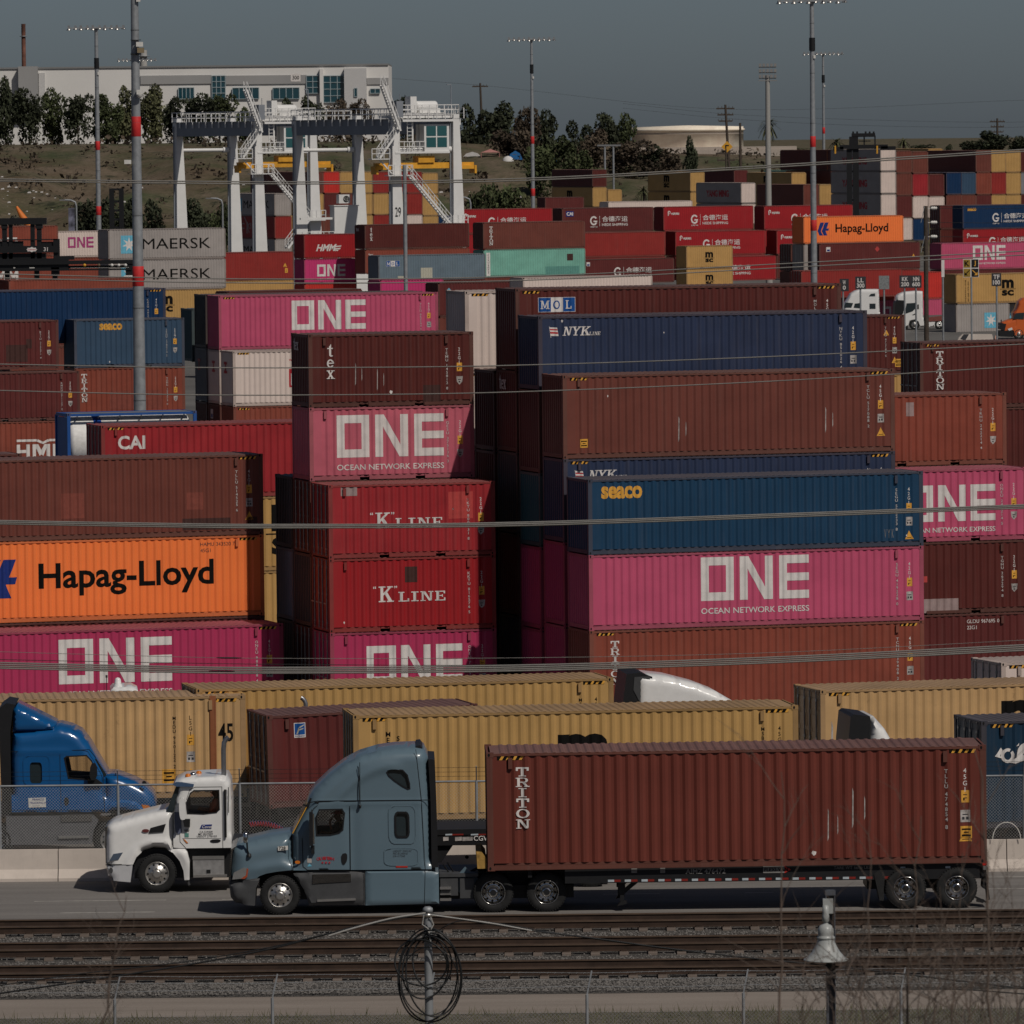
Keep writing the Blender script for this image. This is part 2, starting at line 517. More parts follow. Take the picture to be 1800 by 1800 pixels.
def chain_link(mb, xa, xb, za, zb, pitch, w, y):
    """crossing diagonal wires filling the rectangle"""
    H = zb - za; n = int((xb - xa + H) / pitch)
    for i in range(n + 1):
        for sgn in (1, -1):
            if sgn > 0:
                p = xa - H + i * pitch; a = [p, za]; b = [p + H, zb]
            else:
                p = xa + i * pitch; a = [p, za]; b = [p - H, zb]
            # clip to xa..xb
            def clip(a, b):
                (ax, az), (bx, bz) = a, b
                for lim, lower in ((xa, True), (xb, False)):
                    if lower:
                        if ax < lim and bx < lim: return None
                        if ax < lim: az += (lim - ax) / (bx - ax) * (bz - az); ax = lim
                        if bx < lim: bz += (lim - bx) / (ax - bx) * (az - bz); bx = lim
                    else:
                        if ax > lim and bx > lim: return None
                        if ax > lim: az += (lim - ax) / (bx - ax) * (bz - az); ax = lim
                        if bx > lim: bz += (lim - bx) / (ax - bx) * (az - bz); bx = lim
                return (ax, az), (bx, bz)
            c = clip(a, b)
            if not c: continue
            yy = y + sgn * w * 0.55
            (ax, az), (bx, bz) = c
            mb.add([(ax - w/2, yy, az), (ax + w/2, yy, az), (bx + w/2, yy, bz), (bx - w/2, yy, bz), (ax, yy + w*0.8, az), (bx, yy + w*0.8, bz)], [(0, 1, 2, 3), (1, 4, 5, 2), (4, 0, 3, 5)])
WIRE = plain('fence_wire', (0.40, 0.39, 0.37), 0.7, 0.0)
FY = BY + 0.42
fr = empty('chain_link_fence', (0, FY, 0.8), 0, 'tall chain link fence with barbed wire standing behind the concrete barrier', 'fence')
xl = ground_px(-30, 2, FY).x; xr = ground_px(1830, 2, FY).x
mb = MB(); chain_link(mb, xl, xr, 0.03, 1.62, 0.080, 0.006, 0); mb.build('wire_mesh', WIRE, fr, fix=False)
mb = MB(); mb.tube([(xl, 0, 1.64), (xr, 0, 1.64)], 0.026, 8); mb.build('top_rail', STEEL, fr)
for i, (dz, dy) in enumerate(((1.78, -0.08), (1.90, -0.16), (2.02, -0.24))):
    mb = MB(); mb.tube([(xl, dy, dz), (xr, dy, dz)], 0.004, 4)
    for j in range(int((xr - xl) / 0.13)):
        x = xl + 0.13 * j
        mb.bar((x - 0.012, dy, dz - 0.014), (x + 0.012, dy, dz + 0.014), 0.004)
    mb.build('barbed_wire', BLACK, fr, fix=False)
for px in (0, 208, 422, 632, 838, 1047, 1256, 1465, 1674, 1800):
    x = ground_px(px, 1.6, FY).x
    mb = MB(); mb.tube([(x, 0, -0.8), (x, 0, 1.66)], 0.036, 8); mb.bar((x, 0, 1.66), (x, -0.25, 2.05), 0.03); mb.build('fence_post', STEEL, fr)
x = ground_px(1768, 1, FY).x
mb = MB(); mb.tube([(x - 0.36 * cos(a), -0.3, 0.02 + 0.45 * sin(a)) for a in frange(0, pi, 18)], 0.012, 6)
tag(mb.build('wire_hoop', WHITE, None, (0, FY, 0.8)), 'pale bent wire hoop standing on the concrete barrier joint', 'hoop')

# fence in front of the tracks: posts with raked arms and barbed wire
GY = 137.0
gf = empty('wire_fence', (0, GY, 0), 0, 'low wire fence with raked arm posts in front of the railway tracks', 'fence')
xl = ground_px(-40, 2, GY).x; xr = ground_px(1840, 2, GY).x
mb = MB(); chain_link(mb, xl, xr, 1.7, 2.06, 0.075, 0.006, 0); mb.build('wire_mesh', STEEL, gf, fix=False)
for i, (pz, py_) in enumerate(((2.52, 0.05), (2.66, 0.12), (2.79, 0.19))):
    mb = MB(); mb.tube([(x, py_, pz + 0.012 * sin(x * 1.7 + i)) for x in frange(xl, xr, 60)], 0.0045, 4)
    for j in range(int((xr - xl) / 0.14)):
        x = xl + 0.14 * j; z = pz + 0.012 * sin(x * 1.7 + i)
        mb.bar((x - 0.012, py_, z - 0.015), (x + 0.012, py_, z + 0.015), 0.005)
    mb.build('barbed_wire', STEEL, gf, fix=False)
for px in (-75, 202, 479, 755, 1032, 1307, 1584):
    x = ground_px(px, 2, GY).x
    mb = MB(); mb.tube([(x, 0, 0), (x, 0, 2.38)], 0.03, 8); mb.bar((x, 0, 2.36), (x + 0.10, 0.2, 2.82), 0.028, 0.012); mb.build('fence_post', STEEL, gf)

# weeds along the fence
rs = random.Random(8); mb = MB()
for i in range(5200):
    x = rs.uniform(-12, 12); y = rs.uniform(150, 153.2) if rs.random() < 0.8 else rs.uniform(138, 150)
    if rs.random() > 0.35 + 0.5 * sin(x * 0.9) ** 2 + (0.5 if x > 3 else 0): continue
    h = rs.uniform(0.06, 0.26); a = rs.uniform(0, 6.3); l = rs.uniform(-0.1, 0.1)
    mb.add([(x - 0.012*cos(a), y, 0.0), (x + 0.012*cos(a), y, 0.0), (x + l, y + l * 0.5, h)], [(0, 1, 2)])
tag(mb.build('weeds', plain('dry_weeds', (0.10, 0.095, 0.05), 0.9, var=0.4), fix=False), kind='stuff')
# ------------------------------------------------------------------ lettering
def rect(x0, z0, x1, z1): return [(x0, z0), (x1, z0), (x1, z1), (x0, z1)]
def ring(cx, cz, rx, rz, w, a0=0, a1=360, n=18, wz=None):
    wz = w if wz is None else wz; out = []
    for i in range(n):
        a = R(a0 + (a1 - a0) * i / n); b = R(a0 + (a1 - a0) * (i + 1) / n)
        out.append([(cx + rx*cos(a), cz + rz*sin(a)), (cx + rx*cos(b), cz + rz*sin(b)), (cx + (rx-w)*cos(b), cz + (rz-wz)*sin(b)), (cx + (rx-w)*cos(a), cz + (rz-wz)*sin(a))])
    return out
def blob(cx, cz, rx, rz, n=20): return [(cx + rx*cos(2*pi*i/n), cz + rz*sin(2*pi*i/n)) for i in range(n)]
SERIF = {
 'T': (.8, [rect(0,.84,.8,1), rect(0,.62,.13,.84), rect(.67,.62,.8,.84), rect(.31,.1,.49,.84), rect(.17,0,.63,.1)]),
 'R': (.84, [rect(.1,.1,.27,.9), rect(0,0,.38,.1), rect(0,.9,.5,1), rect(.27,.45,.5,.56)] + ring(.5,.725,.27,.275,.16,-90,90,10,.11) + [[(.40,.46),(.58,.46),(.76,.1),(.58,.1)], rect(.52,0,.86,.1)]),
 'I': (.5, [rect(.16,.1,.34,.9), rect(0,0,.5,.1), rect(0,.9,.5,1)]),
 'O': (.84, ring(.42,.5,.42,.5,.17,0,360,24,.12)),
 'N': (.86, [rect(.1,.1,.22,.9), rect(.66,.1,.78,.9), [(.12,.98),(.32,.98),(.76,.02),(.58,.02)], rect(0,0,.34,.09), rect(0,.91,.26,1), rect(.54,.91,.88,1)]),
 'K': (.98, [rect(.12,.08,.32,.92), rect(0,0,.46,.08), rect(0,.92,.46,1), [(.32,.40),(.32,.56),(.66,.92),(.84,.92)], [(.40,.52),(.54,.66),(.90,.08),(.64,.08)], rect(.56,.92,.96,1), rect(.54,0,1.0,.08)]),
 'L': (.72, [rect(.1,.1,.28,.9), rect(0,0,.72,.1), rect(0,.9,.40,1), rect(.62,.1,.72,.32)]),
 'E': (.74, [rect(.1,.1,.28,.9), rect(0,0,.72,.1), rect(0,.9,.70,1), rect(.28,.46,.5,.56), rect(.62,.1,.72,.30), rect(.60,.72,.70,.9), rect(.46,.38,.54,.64)]),
 'M': (1.05, [rect(.1,.1,.24,.9), rect(.78,.1,.96,.9), [(.12,.98),(.32,.98),(.58,.1),(.48,.1)], [(.48,.1),(.58,.1),(.94,.98),(.80,.98)], rect(0,0,.34,.09), rect(.68,0,1.05,.09), rect(0,.91,.28,1), rect(.80,.91,1.05,1)]),
 'Y': (.9, [rect(.36,.1,.54,.5), [(.08,.92),(.30,.92),(.54,.48),(.36,.44)], [(.62,.92),(.78,.92),(.54,.44),(.42,.5)], rect(0,.91,.40,1), rect(.54,.91,.9,1), rect(.22,0,.68,.09)]),
 't': (.5, [rect(.16,.12,.34,.86), [(.16,.70),(.34,.70),(.34,1.0),(.30,1.0)], rect(0,.62,.48,.71)] + ring(.34,.16,.18,.16,.15,180,330,8,.11)),
 'e': (.6, ring(.3,.34,.3,.34,.14,25,330,18,.1) + [rect(.12,.32,.57,.41)] + ring(.3,.34,.3,.34,.1,0,25,3,.1)),
 'x': (.66, [[(.06,.64),(.24,.64),(.60,.04),(.42,.04)], [(.46,.64),(.58,.64),(.20,.04),(.08,.04)], rect(0,.62,.30,.69), rect(.40,.62,.66,.69), rect(0,0,.26,.06), rect(.36,0,.68,.06)]),
}
def comps(polys, mk='w'): return [([(p[0], p[1]) for p in poly], None, mk) for poly in polys]
def serif(s, h=1.0, gap=.1, vertical=False, mk='w', shear=0.0, sx=1.0):
    out = []; x = z = 0.0
    for ch in s:
        if ch == ' ':
            x += .4 * h; continue
        w, polys = SERIF[ch]
        for p in polys:
            if vertical: out.append(([((q[0] - w/2) * h * sx, z - h + q[1] * h) for q in p], None, mk))
            else: out.append(([(x + (q[0] * sx + shear * q[1]) * h, q[1] * h) for q in p], None, mk))
        if vertical: z -= h * (1 + gap)
        else: x += (w * sx + gap) * h
    return out
_TXT = {}
def text(s, h=1.0, bold=0.0, shear=0.0, w=None, mk='w', space=1.0):
    """comps of a sans lettering, its box scaled to height h (and width w)"""
    key = (s, bold, shear, space)
    if key not in _TXT:
        cu = bpy.data.curves.new('lettering', 'FONT')
        cu.body = s; cu.size = 1.0; cu.offset = bold; cu.shear = shear; cu.resolution_u = 3; cu.space_character = space
        o = bpy.data.objects.new('lettering', cu); COL.objects.link(o)
        dg = bpy.context.evaluated_depsgraph_get(); dg.update()
        me = bpy.data.meshes.new_from_object(o.evaluated_get(dg))
        vs_ = [(v.co.x, v.co.y) for v in me.vertices]; fs = [tuple(p.vertices) for p in me.polygons]
        bpy.data.objects.remove(o); bpy.data.curves.remove(cu); bpy.data.meshes.remove(me)
        if not vs_: vs_ = [(0, 0), (1, 0), (1, 1)]; fs = [(0, 1, 2)]
        x0 = min(v[0] for v in vs_); z0 = min(v[1] for v in vs_); x1 = max(v[0] for v in vs_); z1 = max(v[1] for v in vs_)
        _TXT[key] = ([(x - x0, z - z0) for x, z in vs_], fs, x1 - x0, z1 - z0)
    vs_, fs, W, H = _TXT[key]
    kz = h / H; kx = w / W if w else kz
    return [([(x * kx, z * kz) for x, z in vs_], fs, mk)]
def move(cs, dx, dz, k=1.0): return [([(x * k + dx, z * k + dz) for x, z in v], f, m) for v, f, m in cs]
def widen(cs):
    xs = [x for v, f, m in cs for x, z in v]; return min(xs), max(xs)
def vtext(s, h, bold=0.0, gap=.22, mk='w', w=None):
    """letters stacked one under another, centred on x = 0, top at z = 0"""
    out = []; z = 0
    for ch in s:
        if ch == ' ': z -= h * .7; continue
        c = text(ch, h, bold, mk=mk); a, b = widen(c)
        if w: c = text(ch, h, bold, mk=mk, w=min(w, (b - a) * 1.0) if ch not in 'I1' else (b - a)); a, b = widen(c)
        out += move(c, -(a + b) / 2, z - h); z -= h * (1 + gap)
    return out

MK = {'w': plain('white_lettering', (0.64, 0.60, 0.57), 0.65, var=0.12, scale=2.0), 'k': plain('black_lettering', (0.006, 0.0055, 0.005), 0.8, spec=.1),
      'b': plain('blue_lettering', (0.008, 0.07, 0.26), 0.5), 'n': plain('navy_lettering', (0.012, 0.03, 0.17), 0.5), 'r': plain('red_lettering', (0.40, 0.02, 0.03), 0.5), 'y': plain('amber_lettering', (0.66, 0.33, 0.05), 0.55),
      'p': plain('magenta_lettering', (0.36, 0.05, 0.17), 0.55), 'c': plain('sky_blue_patch', (0.13, 0.40, 0.53), 0.55), 'g': plain('grey_lettering', (0.20, 0.19, 0.18), 0.7), 'v': plain('dark_lettering', (0.035, 0.035, 0.04), 0.6),
      'o': plain('orange_patch', (0.36, 0.10, 0.05), 0.6), 'd': plain('pale_patch', (0.30, 0.22, 0.21), 0.7), 's': plain('dark_patch', (0.055, 0.022, 0.018), 0.7), 'm': plain('red_patch', (0.42, 0.055, 0.05), 0.55), 'q': plain('dull_red_patch', (0.20, 0.052, 0.036), 0.7), 'f': plain('faded_white', (0.36, 0.33, 0.31), 0.7, var=0.5, scale=5.0), 'u': plain('teal_patch', (0.10, 0.26, 0.22), 0.7), 'j': plain('cream_patch', (0.42, 0.40, 0.32), 0.7)}

LOGO = {}
def logo_one(mk='w', sub=True):
    cs = comps([rect(0,0,.8,.19), rect(0,.81,.8,1), rect(0,.19,.19,.81), rect(.61,.19,.8,.81),
                rect(.94,0,1.13,1), rect(1.56,0,1.75,1), [(1.13,1),(1.16,1),(1.56,.28),(1.56,0),(1.53,0),(1.13,.72)],
                rect(1.90,0,2.09,1), rect(2.09,.81,2.62,1), rect(2.09,.41,2.62,.59), rect(2.09,0,2.62,.19)], mk)
    if sub: cs += move(text('OCEAN NETWORK EXPRESS', .135, .012, w=2.62, mk=mk), 0, -.30)
    return cs
LOGO['one'] = logo_one(); LOGO['one_bare'] = logo_one('w', False); LOGO['one_pink'] = logo_one('p', False)
LOGO['triton'] = serif('TRITON', 1, .13, True, sx=1.75); LOGO['tex'] = serif('tex', 1, -.11, True)
LOGO['texh'] = serif('tex', 1, .02)
LOGO['kline'] = serif('K', 1.0, mk='w') + move(text('“', .16, .02), -.36, .86) + move(text('”', .16, .02), 1.03, .86) + move(serif('LINE', .62, .22, sx=1.55), 1.32, 0)
LOGO['nyk'] = comps([[(.12,.96),(.16,.96),(.30,-.02),(.26,-.02)], [(.15,.9),(.85,.86),(.98,.12),(.24,.14)]], 'w') + comps([[(.17,.76),(.87,.72),(.89,.60),(.19,.64)], [(.20,.50),(.91,.46),(.94,.30),(.22,.34)]], 'r') \
    + move(serif('NYK', .78, .04, shear=.22, sx=1.12), 1.35, .14) + move(serif('LINE', .30, .1, shear=.22, sx=1.1), 3.78, .14)
LOGO['mol'] = comps([rect(-.03,-.03,3.03,1.13)], 'w') + comps([rect(0,0,1,1.1), rect(2,0,3,1.1)], 'b') + comps([rect(1,0,2,1.1)], 'w') + move(serif('M', .66, sx=1.05), .14, .22) + move(serif('O', .66, mk='b'), 1.2, .22) + move(serif('L', .66), 2.2, .22)
LOGO['hapag_text'] = text('Hapag-Lloyd', 1, .022, w=5.45, mk='k')
LOGO['hapag_mark'] = comps([[(0,.34),(.26,1),(.60,1),(.30,.34)], [(0,.34),(.30,.34),(.48,0),(.17,0)], [(.38,.34),(.66,1),(1.0,1),(.72,.34)], [(.38,.34),(.72,.34),(.86,0),(.54,0)], [(.72,.36),(.80,.54),(1.02,.54),(.97,.36)]], 'n')
LOGO['seaco'] = text('seaco', 1, .04, w=3.44, mk='y')
LOGO['msc'] = move(text('m', .62, .05, w=1.0, mk='k'), 0, .55) + comps([rect(-.14,.47,1.16,.50)], 'k') + move(text('sc', .42, .04, w=1.0, mk='k'), 0, 0)
LOGO['medi'] = vtext('MEDITERRANEAN', .2, .01, .25, 'k') + move(vtext('SHIPPING', .2, .01, .25, 'k'), .42, -.18) + move(vtext('CO', .2, .01, .25, 'k'), .42, -2.3)
LOGO['cai'] = text('CAI', 1, .03)
LOGO['caibox'] = comps([rect(-.2,-.25,2.2,1.25)], 'n') + text('CAI', 1, .03)
LOGO['maersk'] = text('MAERSK', 1, .0, w=4.9, mk='k')
def star(mk='w'):
    pts = []
    for i in range(14):
        a = pi/2 + 2*pi*i/14; r = .42 if i % 2 == 0 else .17
        pts.append((.5 + r*cos(a), .5 + r*sin(a)))
    return [([(.5, .5), pts[i-1], pts[i], pts[(i+1) % 14]], None, mk) for i in range(0, 14, 2)]
LOGO['star'] = comps([rect(0,0,1,1)], 'c') + star()
LOGO['hmm'] = text('HMM', 1, .03, .35) + comps([[(3.0,.15),(3.1,.4),(4.0,.45),(3.9,.25)], [(3.15,.55),(3.22,.72),(4.1,.8),(4.02,.6)], [(2.9,-.0),(2.95,.1),(3.6,.15),(3.55,0)]], 'w')
LOGO['hmm_block'] = comps([rect(0,0,.2,.8), rect(.55,0,.75,.8), rect(.2,.33,.55,.5), rect(0,.95,1.15,1.08), [(1.15,.95),(1.5,.80),(1.5,.93),(1.2,1.08)], [(1.5,.80),(1.85,.95),(1.8,1.08),(1.5,.93)], rect(1.85,.95,2.9,1.08),
                           rect(.9,0,1.1,.8), rect(1.7,0,1.9,.8), [(1.0,.8),(1.22,.8),(1.5,.3),(1.3,.15)], [(1.58,.8),(1.8,.8),(1.5,.15),(1.3,.3)], rect(2.05,0,2.25,.8), rect(2.75,0,2.95,.8), [(2.15,.8),(2.35,.8),(2.6,.3),(2.45,.15)], [(2.5,.35),(2.65,.15),(2.9,.8),(2.7,.8)]], 'w')
LOGO['hede'] = ring(.42,.52,.42,.46,.16,35,330,18) + [rect(.40,.38,.80,.52)] 
LOGO['hede'] = comps(LOGO['hede']) + move(text('合德海运', .55, .012, w=2.9), 1.35, .40) + move(text('HEDE SHIPPING', .26, .012, w=2.9), 1.35, -.02) + comps([rect(1.06,-.05,1.10,1.0)]) + move(text('合德海运', .14, .012, w=.8), .02, -.16)
LOGO['hede_small'] = comps(ring(.25,.62,.25,.3,.12,-60,200,10) + [rect(.02,.1,.16,.75)]) + move(text('金源通商', .42, .03, w=1.5), .62, .2)
LOGO['ym'] = comps([rect(0,0,1.2,1.2)], 'r') + comps([rect(.12,.12,.30,.85), [(.12,.92),(.12,.75),(.5,.35),(.5,.55)], rect(.90,.12,1.08,.85), [(1.08,.92),(1.08,.75),(.7,.35),(.7,.55)]], 'w') + comps([rect(.50,.1,.70,.6), [(.16,1.05),(.36,1.05),(.70,.6),(.5,.55)], [(.84,1.05),(1.04,1.05),(.70,.55),(.5,.6)]], 'b')
LOGO['ymtext'] = text('YANG MING', 1, .03, w=6.4, mk='r'); LOGO['ymmark'] = comps([rect(0,0,1,.22), rect(0,.78,1,1), rect(.36,.2,.62,.8)], 'r')
LOGO['www'] = text('www.yangming.com', 1, .01, mk='r')
LOGO['florens'] = comps([rect(0,0,1,1.25)], 'w') + comps([rect(.06,.24,.94,1.19)], 'b') + comps([[(.2,.3),(.32,.3),(.48,.72),(.36,.74)], [(.30,.72),(.46,.92),(.88,1.10),(.86,1.0),(.6,.86)], [(.26,.52),(.44,.72),(.82,.80),(.80,.72),(.55,.64)]], 'j') + move(text('FLORENS', .13, .02, w=.82, mk='n'), .09, .06)
LOGO['horse'] = comps(ring(.62,.42,.34,.36,.15,60,400,22) + [[(-.05,.40),(.28,.82),(.36,.70),(.24,.42)], [(-.05,.40),(.24,.42),(.36,.28)], [(.62,.10),(1.0,.02),(1.45,.15),(1.4,.42),(1.0,.28)], [(1.05,.3),(1.4,.42),(1.55,.75),(1.30,.92),(1.12,.7)], [(1.12,.72),(1.30,.92),(1.62,1.12),(1.95,.72),(1.72,.62),(1.5,.78)], [(1.45,1.0),(1.56,1.24),(1.62,1.08)], [(1.2,.9),(1.04,.86),(1.2,1.02)], [(1.4,.42),(1.45,.15),(1.95,.2),(2.1,.5),(1.9,.36)], [(1.9,.6),(2.1,.5),(2.3,.62),(2.2,.72)]])
LOGO['45'] = text('45', 1, .02, w=.82, mk='k')
LOGO['chevrons'] = comps([rect(0,0,.62,.1)], 'k') + comps([[(.05+.16*i,0),(.12+.16*i,0),(.18+.16*i,.1),(.11+.16*i,.1)] for i in range(4)], 'y')
LOGO['lb'] = comps([rect(0,0,.2,.3)], 'y') + comps([rect(.05,.18,.15,.2), rect(.05,.1,.15,.12), rect(.05,.05,.09,.1)], 'k')
LOGO['cube'] = comps([rect(0,0,.24,.3)], 'f') + comps([rect(.05,.17,.19,.2), rect(.04,.06,.10,.13), rect(.14,.06,.20,.13)], 'v')
LOGO['shield'] = comps([[(0,.3),(.24,.3),(.22,.1),(.12,0),(.02,.1)]], 'f') + comps([rect(.06,.17,.18,.2), rect(.09,.08,.15,.13)], 'v')
LOGO['tri'] = comps([[(0,0),(.32,0),(.16,.3)]], 'y') + comps([rect(.08,.04,.24,.06)], 'k')
LOGO['caution'] = comps([rect(0,0,.28,.3)], 'y') + comps([rect(.03,.2,.25,.24), rect(.08,.13,.20,.16), rect(.03,.05,.25,.09)], 'k')
LOGO['patch'] = comps([rect(0,0,1,1)], 's'); LOGO['opatch'] = comps([rect(0,0,1,1)], 'q'); LOGO['dpatch'] = comps([rect(0,0,1,1)], 'd'); LOGO['rpatch'] = comps([rect(0,0,1,1)], 'm'); LOGO['upatch'] = comps([rect(0,0,1,1)], 'u'); LOGO['jpatch'] = comps([rect(0,0,1,1)], 'j')
LOGO['diamond'] = comps([[(0,.5),(.5,0),(1,.5),(.5,1)]], 'm'); LOGO['bdiamond'] = comps([[(0,.5),(.5,0),(1,.5),(.5,1)]], 'c')
LOGO['smallbox'] = comps([rect(0,0,1,1)], 'w') + comps([rect(.15,.1,.85,.5)], 'n')
LOGO['kkl'] = text('KKL..', .10, .0, mk='f'); LOGO['vyk'] = text('V Y K', 1, -.01, w=1.2, mk='g')
LOGO['plate_box'] = comps([rect(0,0,.5,2.6)], 'w') + move(vtext('CSSU6072', .22, .01, .25, 'k'), .25, 2.45)
LOGO['wstreak'] = comps([[(0,0),(.04,.1),(.05,.9),(.02,1)], [(.3,.2),(.33,.3),(.33,.7),(.31,.8)]], 'f')
LOGO['chip'] = comps([[(0,.1),(.1,0),(.2,.05),(.22,.14),(.06,.18)]], 'w')
LOGO['kangaroo'] = comps([[(0,1),(.15,1.02),(.6,.55),(.5,.45)], [(.5,.5),(.72,.6),(.78,.2),(.55,.1)], [(.55,.2),(.42,0),(.5,-.35),(.6,-.35),(.7,.1)], [(.7,.2),(1.0,-.25),(.9,-.3),(.62,.05)]], 'd') + move(text('C XI', .5, .02, w=1.8, mk='d'), -.5, 0)

# ------------------------------------------------------------------ containers
SIZE = {'20': (6.058, 2.591), '20H': (6.058, 2.896), '40': (12.192, 2.591), '40H': (12.192, 2.896), '45H': (13.716, 2.896)}
WID = 2.438
PITCH = 0.2785
def corr(L):
    """corrugation start, count"""
    n = int((L - 0.56) / PITCH); return (L - n * PITCH) / 2, n
def prof(x, L):
    s, n = corr(L); u = (x - s) / PITCH
    if u < 0 or u > n: return 0.012
    u -= math.floor(u)
    if u < .26 or u > .999: return 0.012
    if u < .51: return 0.012 + 0.034 * (u - .26) / .25
    if u < .75: return 0.046
    return 0.046 - 0.034 * (u - .75) / .25
def breaks(L):
    s, n = corr(L); return [s + PITCH * (i + k) for i in range(n) for k in (0, .26, .51, .75)] + [s + PITCH * n]

_ME = {}
def cached(key, fn):
    if key not in _ME: _ME[key] = fn()
    return _ME[key]
def side_mesh(L, H):
    mb = MB(); xs = [0.14] + breaks(L) + [L - 0.14]
    z0, z1 = 0.185, H - 0.085
    vv = []
    for x in xs: vv += [(x, prof(x, L), z0), (x, prof(x, L), z1)]
    mb.add(vv, [(2*i, 2*i+2, 2*i+3, 2*i+1) for i in range(len(xs) - 1)])
    me = mb.mesh('side_wall'); me.materials.append(None); return me
def endw_mesh(H, L0=WID):
    """corrugated end wall in the plane x = 0, facing -x"""
    mb = MB(); n = 9; p = (L0 - 0.30) / n; ys = []
    for i in range(n):
        for k, d in ((0, .012), (.34, .012), (.5, .05), (.84, .05)): ys.append((0.15 + p * (i + k), d))
    ys.append((L0 - 0.15, .012)); vv = []
    for y, d in ys: vv += [(d, y, 0.17), (d, y, H - 0.10)]
    mb.add(vv, [(2*i, 2*i+1, 2*i+3, 2*i+2) for i in range(len(ys) - 1)])
    me = mb.mesh('end_wall'); me.materials.append(None); return me
def roof_mesh(L, H):
    mb = MB(); n = int((L - .5) / .21); s = (L - n * .21) / 2; xs = [(0.1, -.012)]
    for i in range(n): xs += [(s + .21 * i, -.012), (s + .21 * (i + .2), .010), (s + .21 * (i + .5), .010), (s + .21 * (i + .7), -.012)]
    xs.append((L - 0.1, -.012)); vv = []
    for x, d in xs: vv += [(x, 0.0, H - .022 + d * .6), (x, 0.05, H - .012 + d), (x, WID - 0.05, H - .012 + d), (x, WID, H - .022 + d * .6)]
    ff = []
    for i in range(len(xs) - 1):
        for k in range(3): ff.append((4*i+k, 4*i+4+k, 4*i+5+k, 4*i+1+k))
    mb.add(vv, ff); me = mb.mesh('roof'); me.materials.append(None); return me
def frame_mesh(L, H, forks):
    mb = MB()
    for y0, y1 in ((0.0, 0.06), (WID - 0.06, WID)):
        mb.box(0.17, L - 0.17, y0, y1, H - 0.085, H - 0.026)
        near = y0 == 0.0
        fy = (0.0, 0.012) if near else (WID - 0.012, WID)
        iy = (0.045, 0.055) if near else (WID - 0.055, WID - 0.045)
        segs = [(0.17, L - 0.17)]
        if forks:
            c = L / 2; segs = [(0.17, c - 1.20), (c - 0.85, c + 0.85), (c + 1.20, L - 0.17)]
        for a, b in segs:
            mb.box(a, b, *fy, 0.03, 0.125)
            mb.box(a, b, *iy, 0.125, 0.19)
            mb.box(a, b, min(fy[0], iy[0]), max(fy[1], iy[1]), 0.016, 0.028)
        for x in (0.0, L - 0.15):
            mb.box(x + .002, x + .148, y0 - .0 + (.002 if near else -.09), y1 + (.09 if near else -.002), 0.118, H - 0.118)
    for x in (0.0, L - 0.06):
        mb.box(x + .004, x + .056, 0.162, WID - 0.162, H - 0.11, H - 0.018)
        mb.box(x + .004, x + .056, 0.162, WID - 0.162, 0.03, 0.17)
    mb.box(0.3, L - 0.3, 0.07, WID - 0.07, 0.10, 0.16)
    me = mb.mesh('frame'); mb.fix(me); me.materials.append(None); return me
def casting_mesh():
    mb = MB(); mb.box(-.001, .178, -.004, .162, 0, .118)
    mb.add([(.06 + .028*cos(a), -.006, .06 + .042*sin(a)) for a in frange(0, 2*pi - .5, 12)], [tuple(range(12))], 1)
    mb.add([(-.003, .08 + .028*cos(a), .06 + .042*sin(a)) for a in frange(0, 2*pi - .5, 12)], [tuple(range(12))], 1)
    me = mb.mesh('corner_casting'); mb.fix(me); me.materials.append(None); me.materials.append(DARK); return me
def door_mesh(H):
    mb = MB(); w = (WID - 0.30) / 2
    mb.box(0.03, 0.07, 0, w - .01, 0.17, H - 0.12)
    for i in range(5):
        z = 0.32 + (H - .75) * i / 4.4
        mb.box(0.018, 0.03, 0.08, w - 0.09, z, z + (H - .75) / 4.4 * .72)
    me = mb.mesh('door'); mb.fix(me); me.materials.append(None); return me
def rod_mesh(H):
    mb = MB(); mb.tube([(-.004, 0, 0.1), (-.004, 0, H - 0.05)], .021, 8)
    for z in (.3, H * .5, H - .35): mb.box(-.02, .03, -.05, .05, z, z + .07)
    mb.box(-.03, -.01, -.02, .36, .98, 1.02)
    me = mb.mesh('lock_rod'); mb.fix(me); me.materials.append(None); return me
def vent_mesh():
    mb = MB(); mb.plate([(0, 0), (.10, 0), (.10, .27), (0, .27)], -.035, .02); me = mb.mesh('vent'); mb.fix(me); me.materials.append(None); return me

def drape(cs, x0, z0, k, L, off=0.004):
    """lay 2-D comps on the corrugated side wall; returns a mesh with one material per colour"""
    bm = bmesh.new(); keys = []
    lay = bm.verts.layers.float.new('lay')
    for ci, (vs_, fs, mk) in enumerate(cs):
        if mk not in keys: keys.append(mk)
        bv = [bm.verts.new((x0 + x * k, 0, z0 + z * k)) for x, z in vs_]
        for v in bv: v[lay] = ci * 0.0005
        for f in ([tuple(range(len(bv)))] if fs is None else fs):
            try: fa = bm.faces.new([bv[i] for i in f]); fa.material_index = keys.index(mk)
            except ValueError: pass
    xs = [v.co.x for v in bm.verts]; lo, hi = min(xs), max(xs)
    for b in breaks(L):
        if lo < b < hi: bmesh.ops.bisect_plane(bm, geom=bm.verts[:] + bm.edges[:] + bm.faces[:], plane_co=(b, 0, 0), plane_no=(1, 0, 0), dist=1e-5)
    for v in bm.verts: v.co.y = prof(v.co.x, L) - off - v[lay]
    for f in bm.faces:
        f.normal_update()
        if f.normal.y > 0: f.normal_flip()
    me = bpy.data.meshes.new('lettering'); bm.to_mesh(me); bm.free()
    for mk in keys: me.materials.append(MK[mk])
    return me
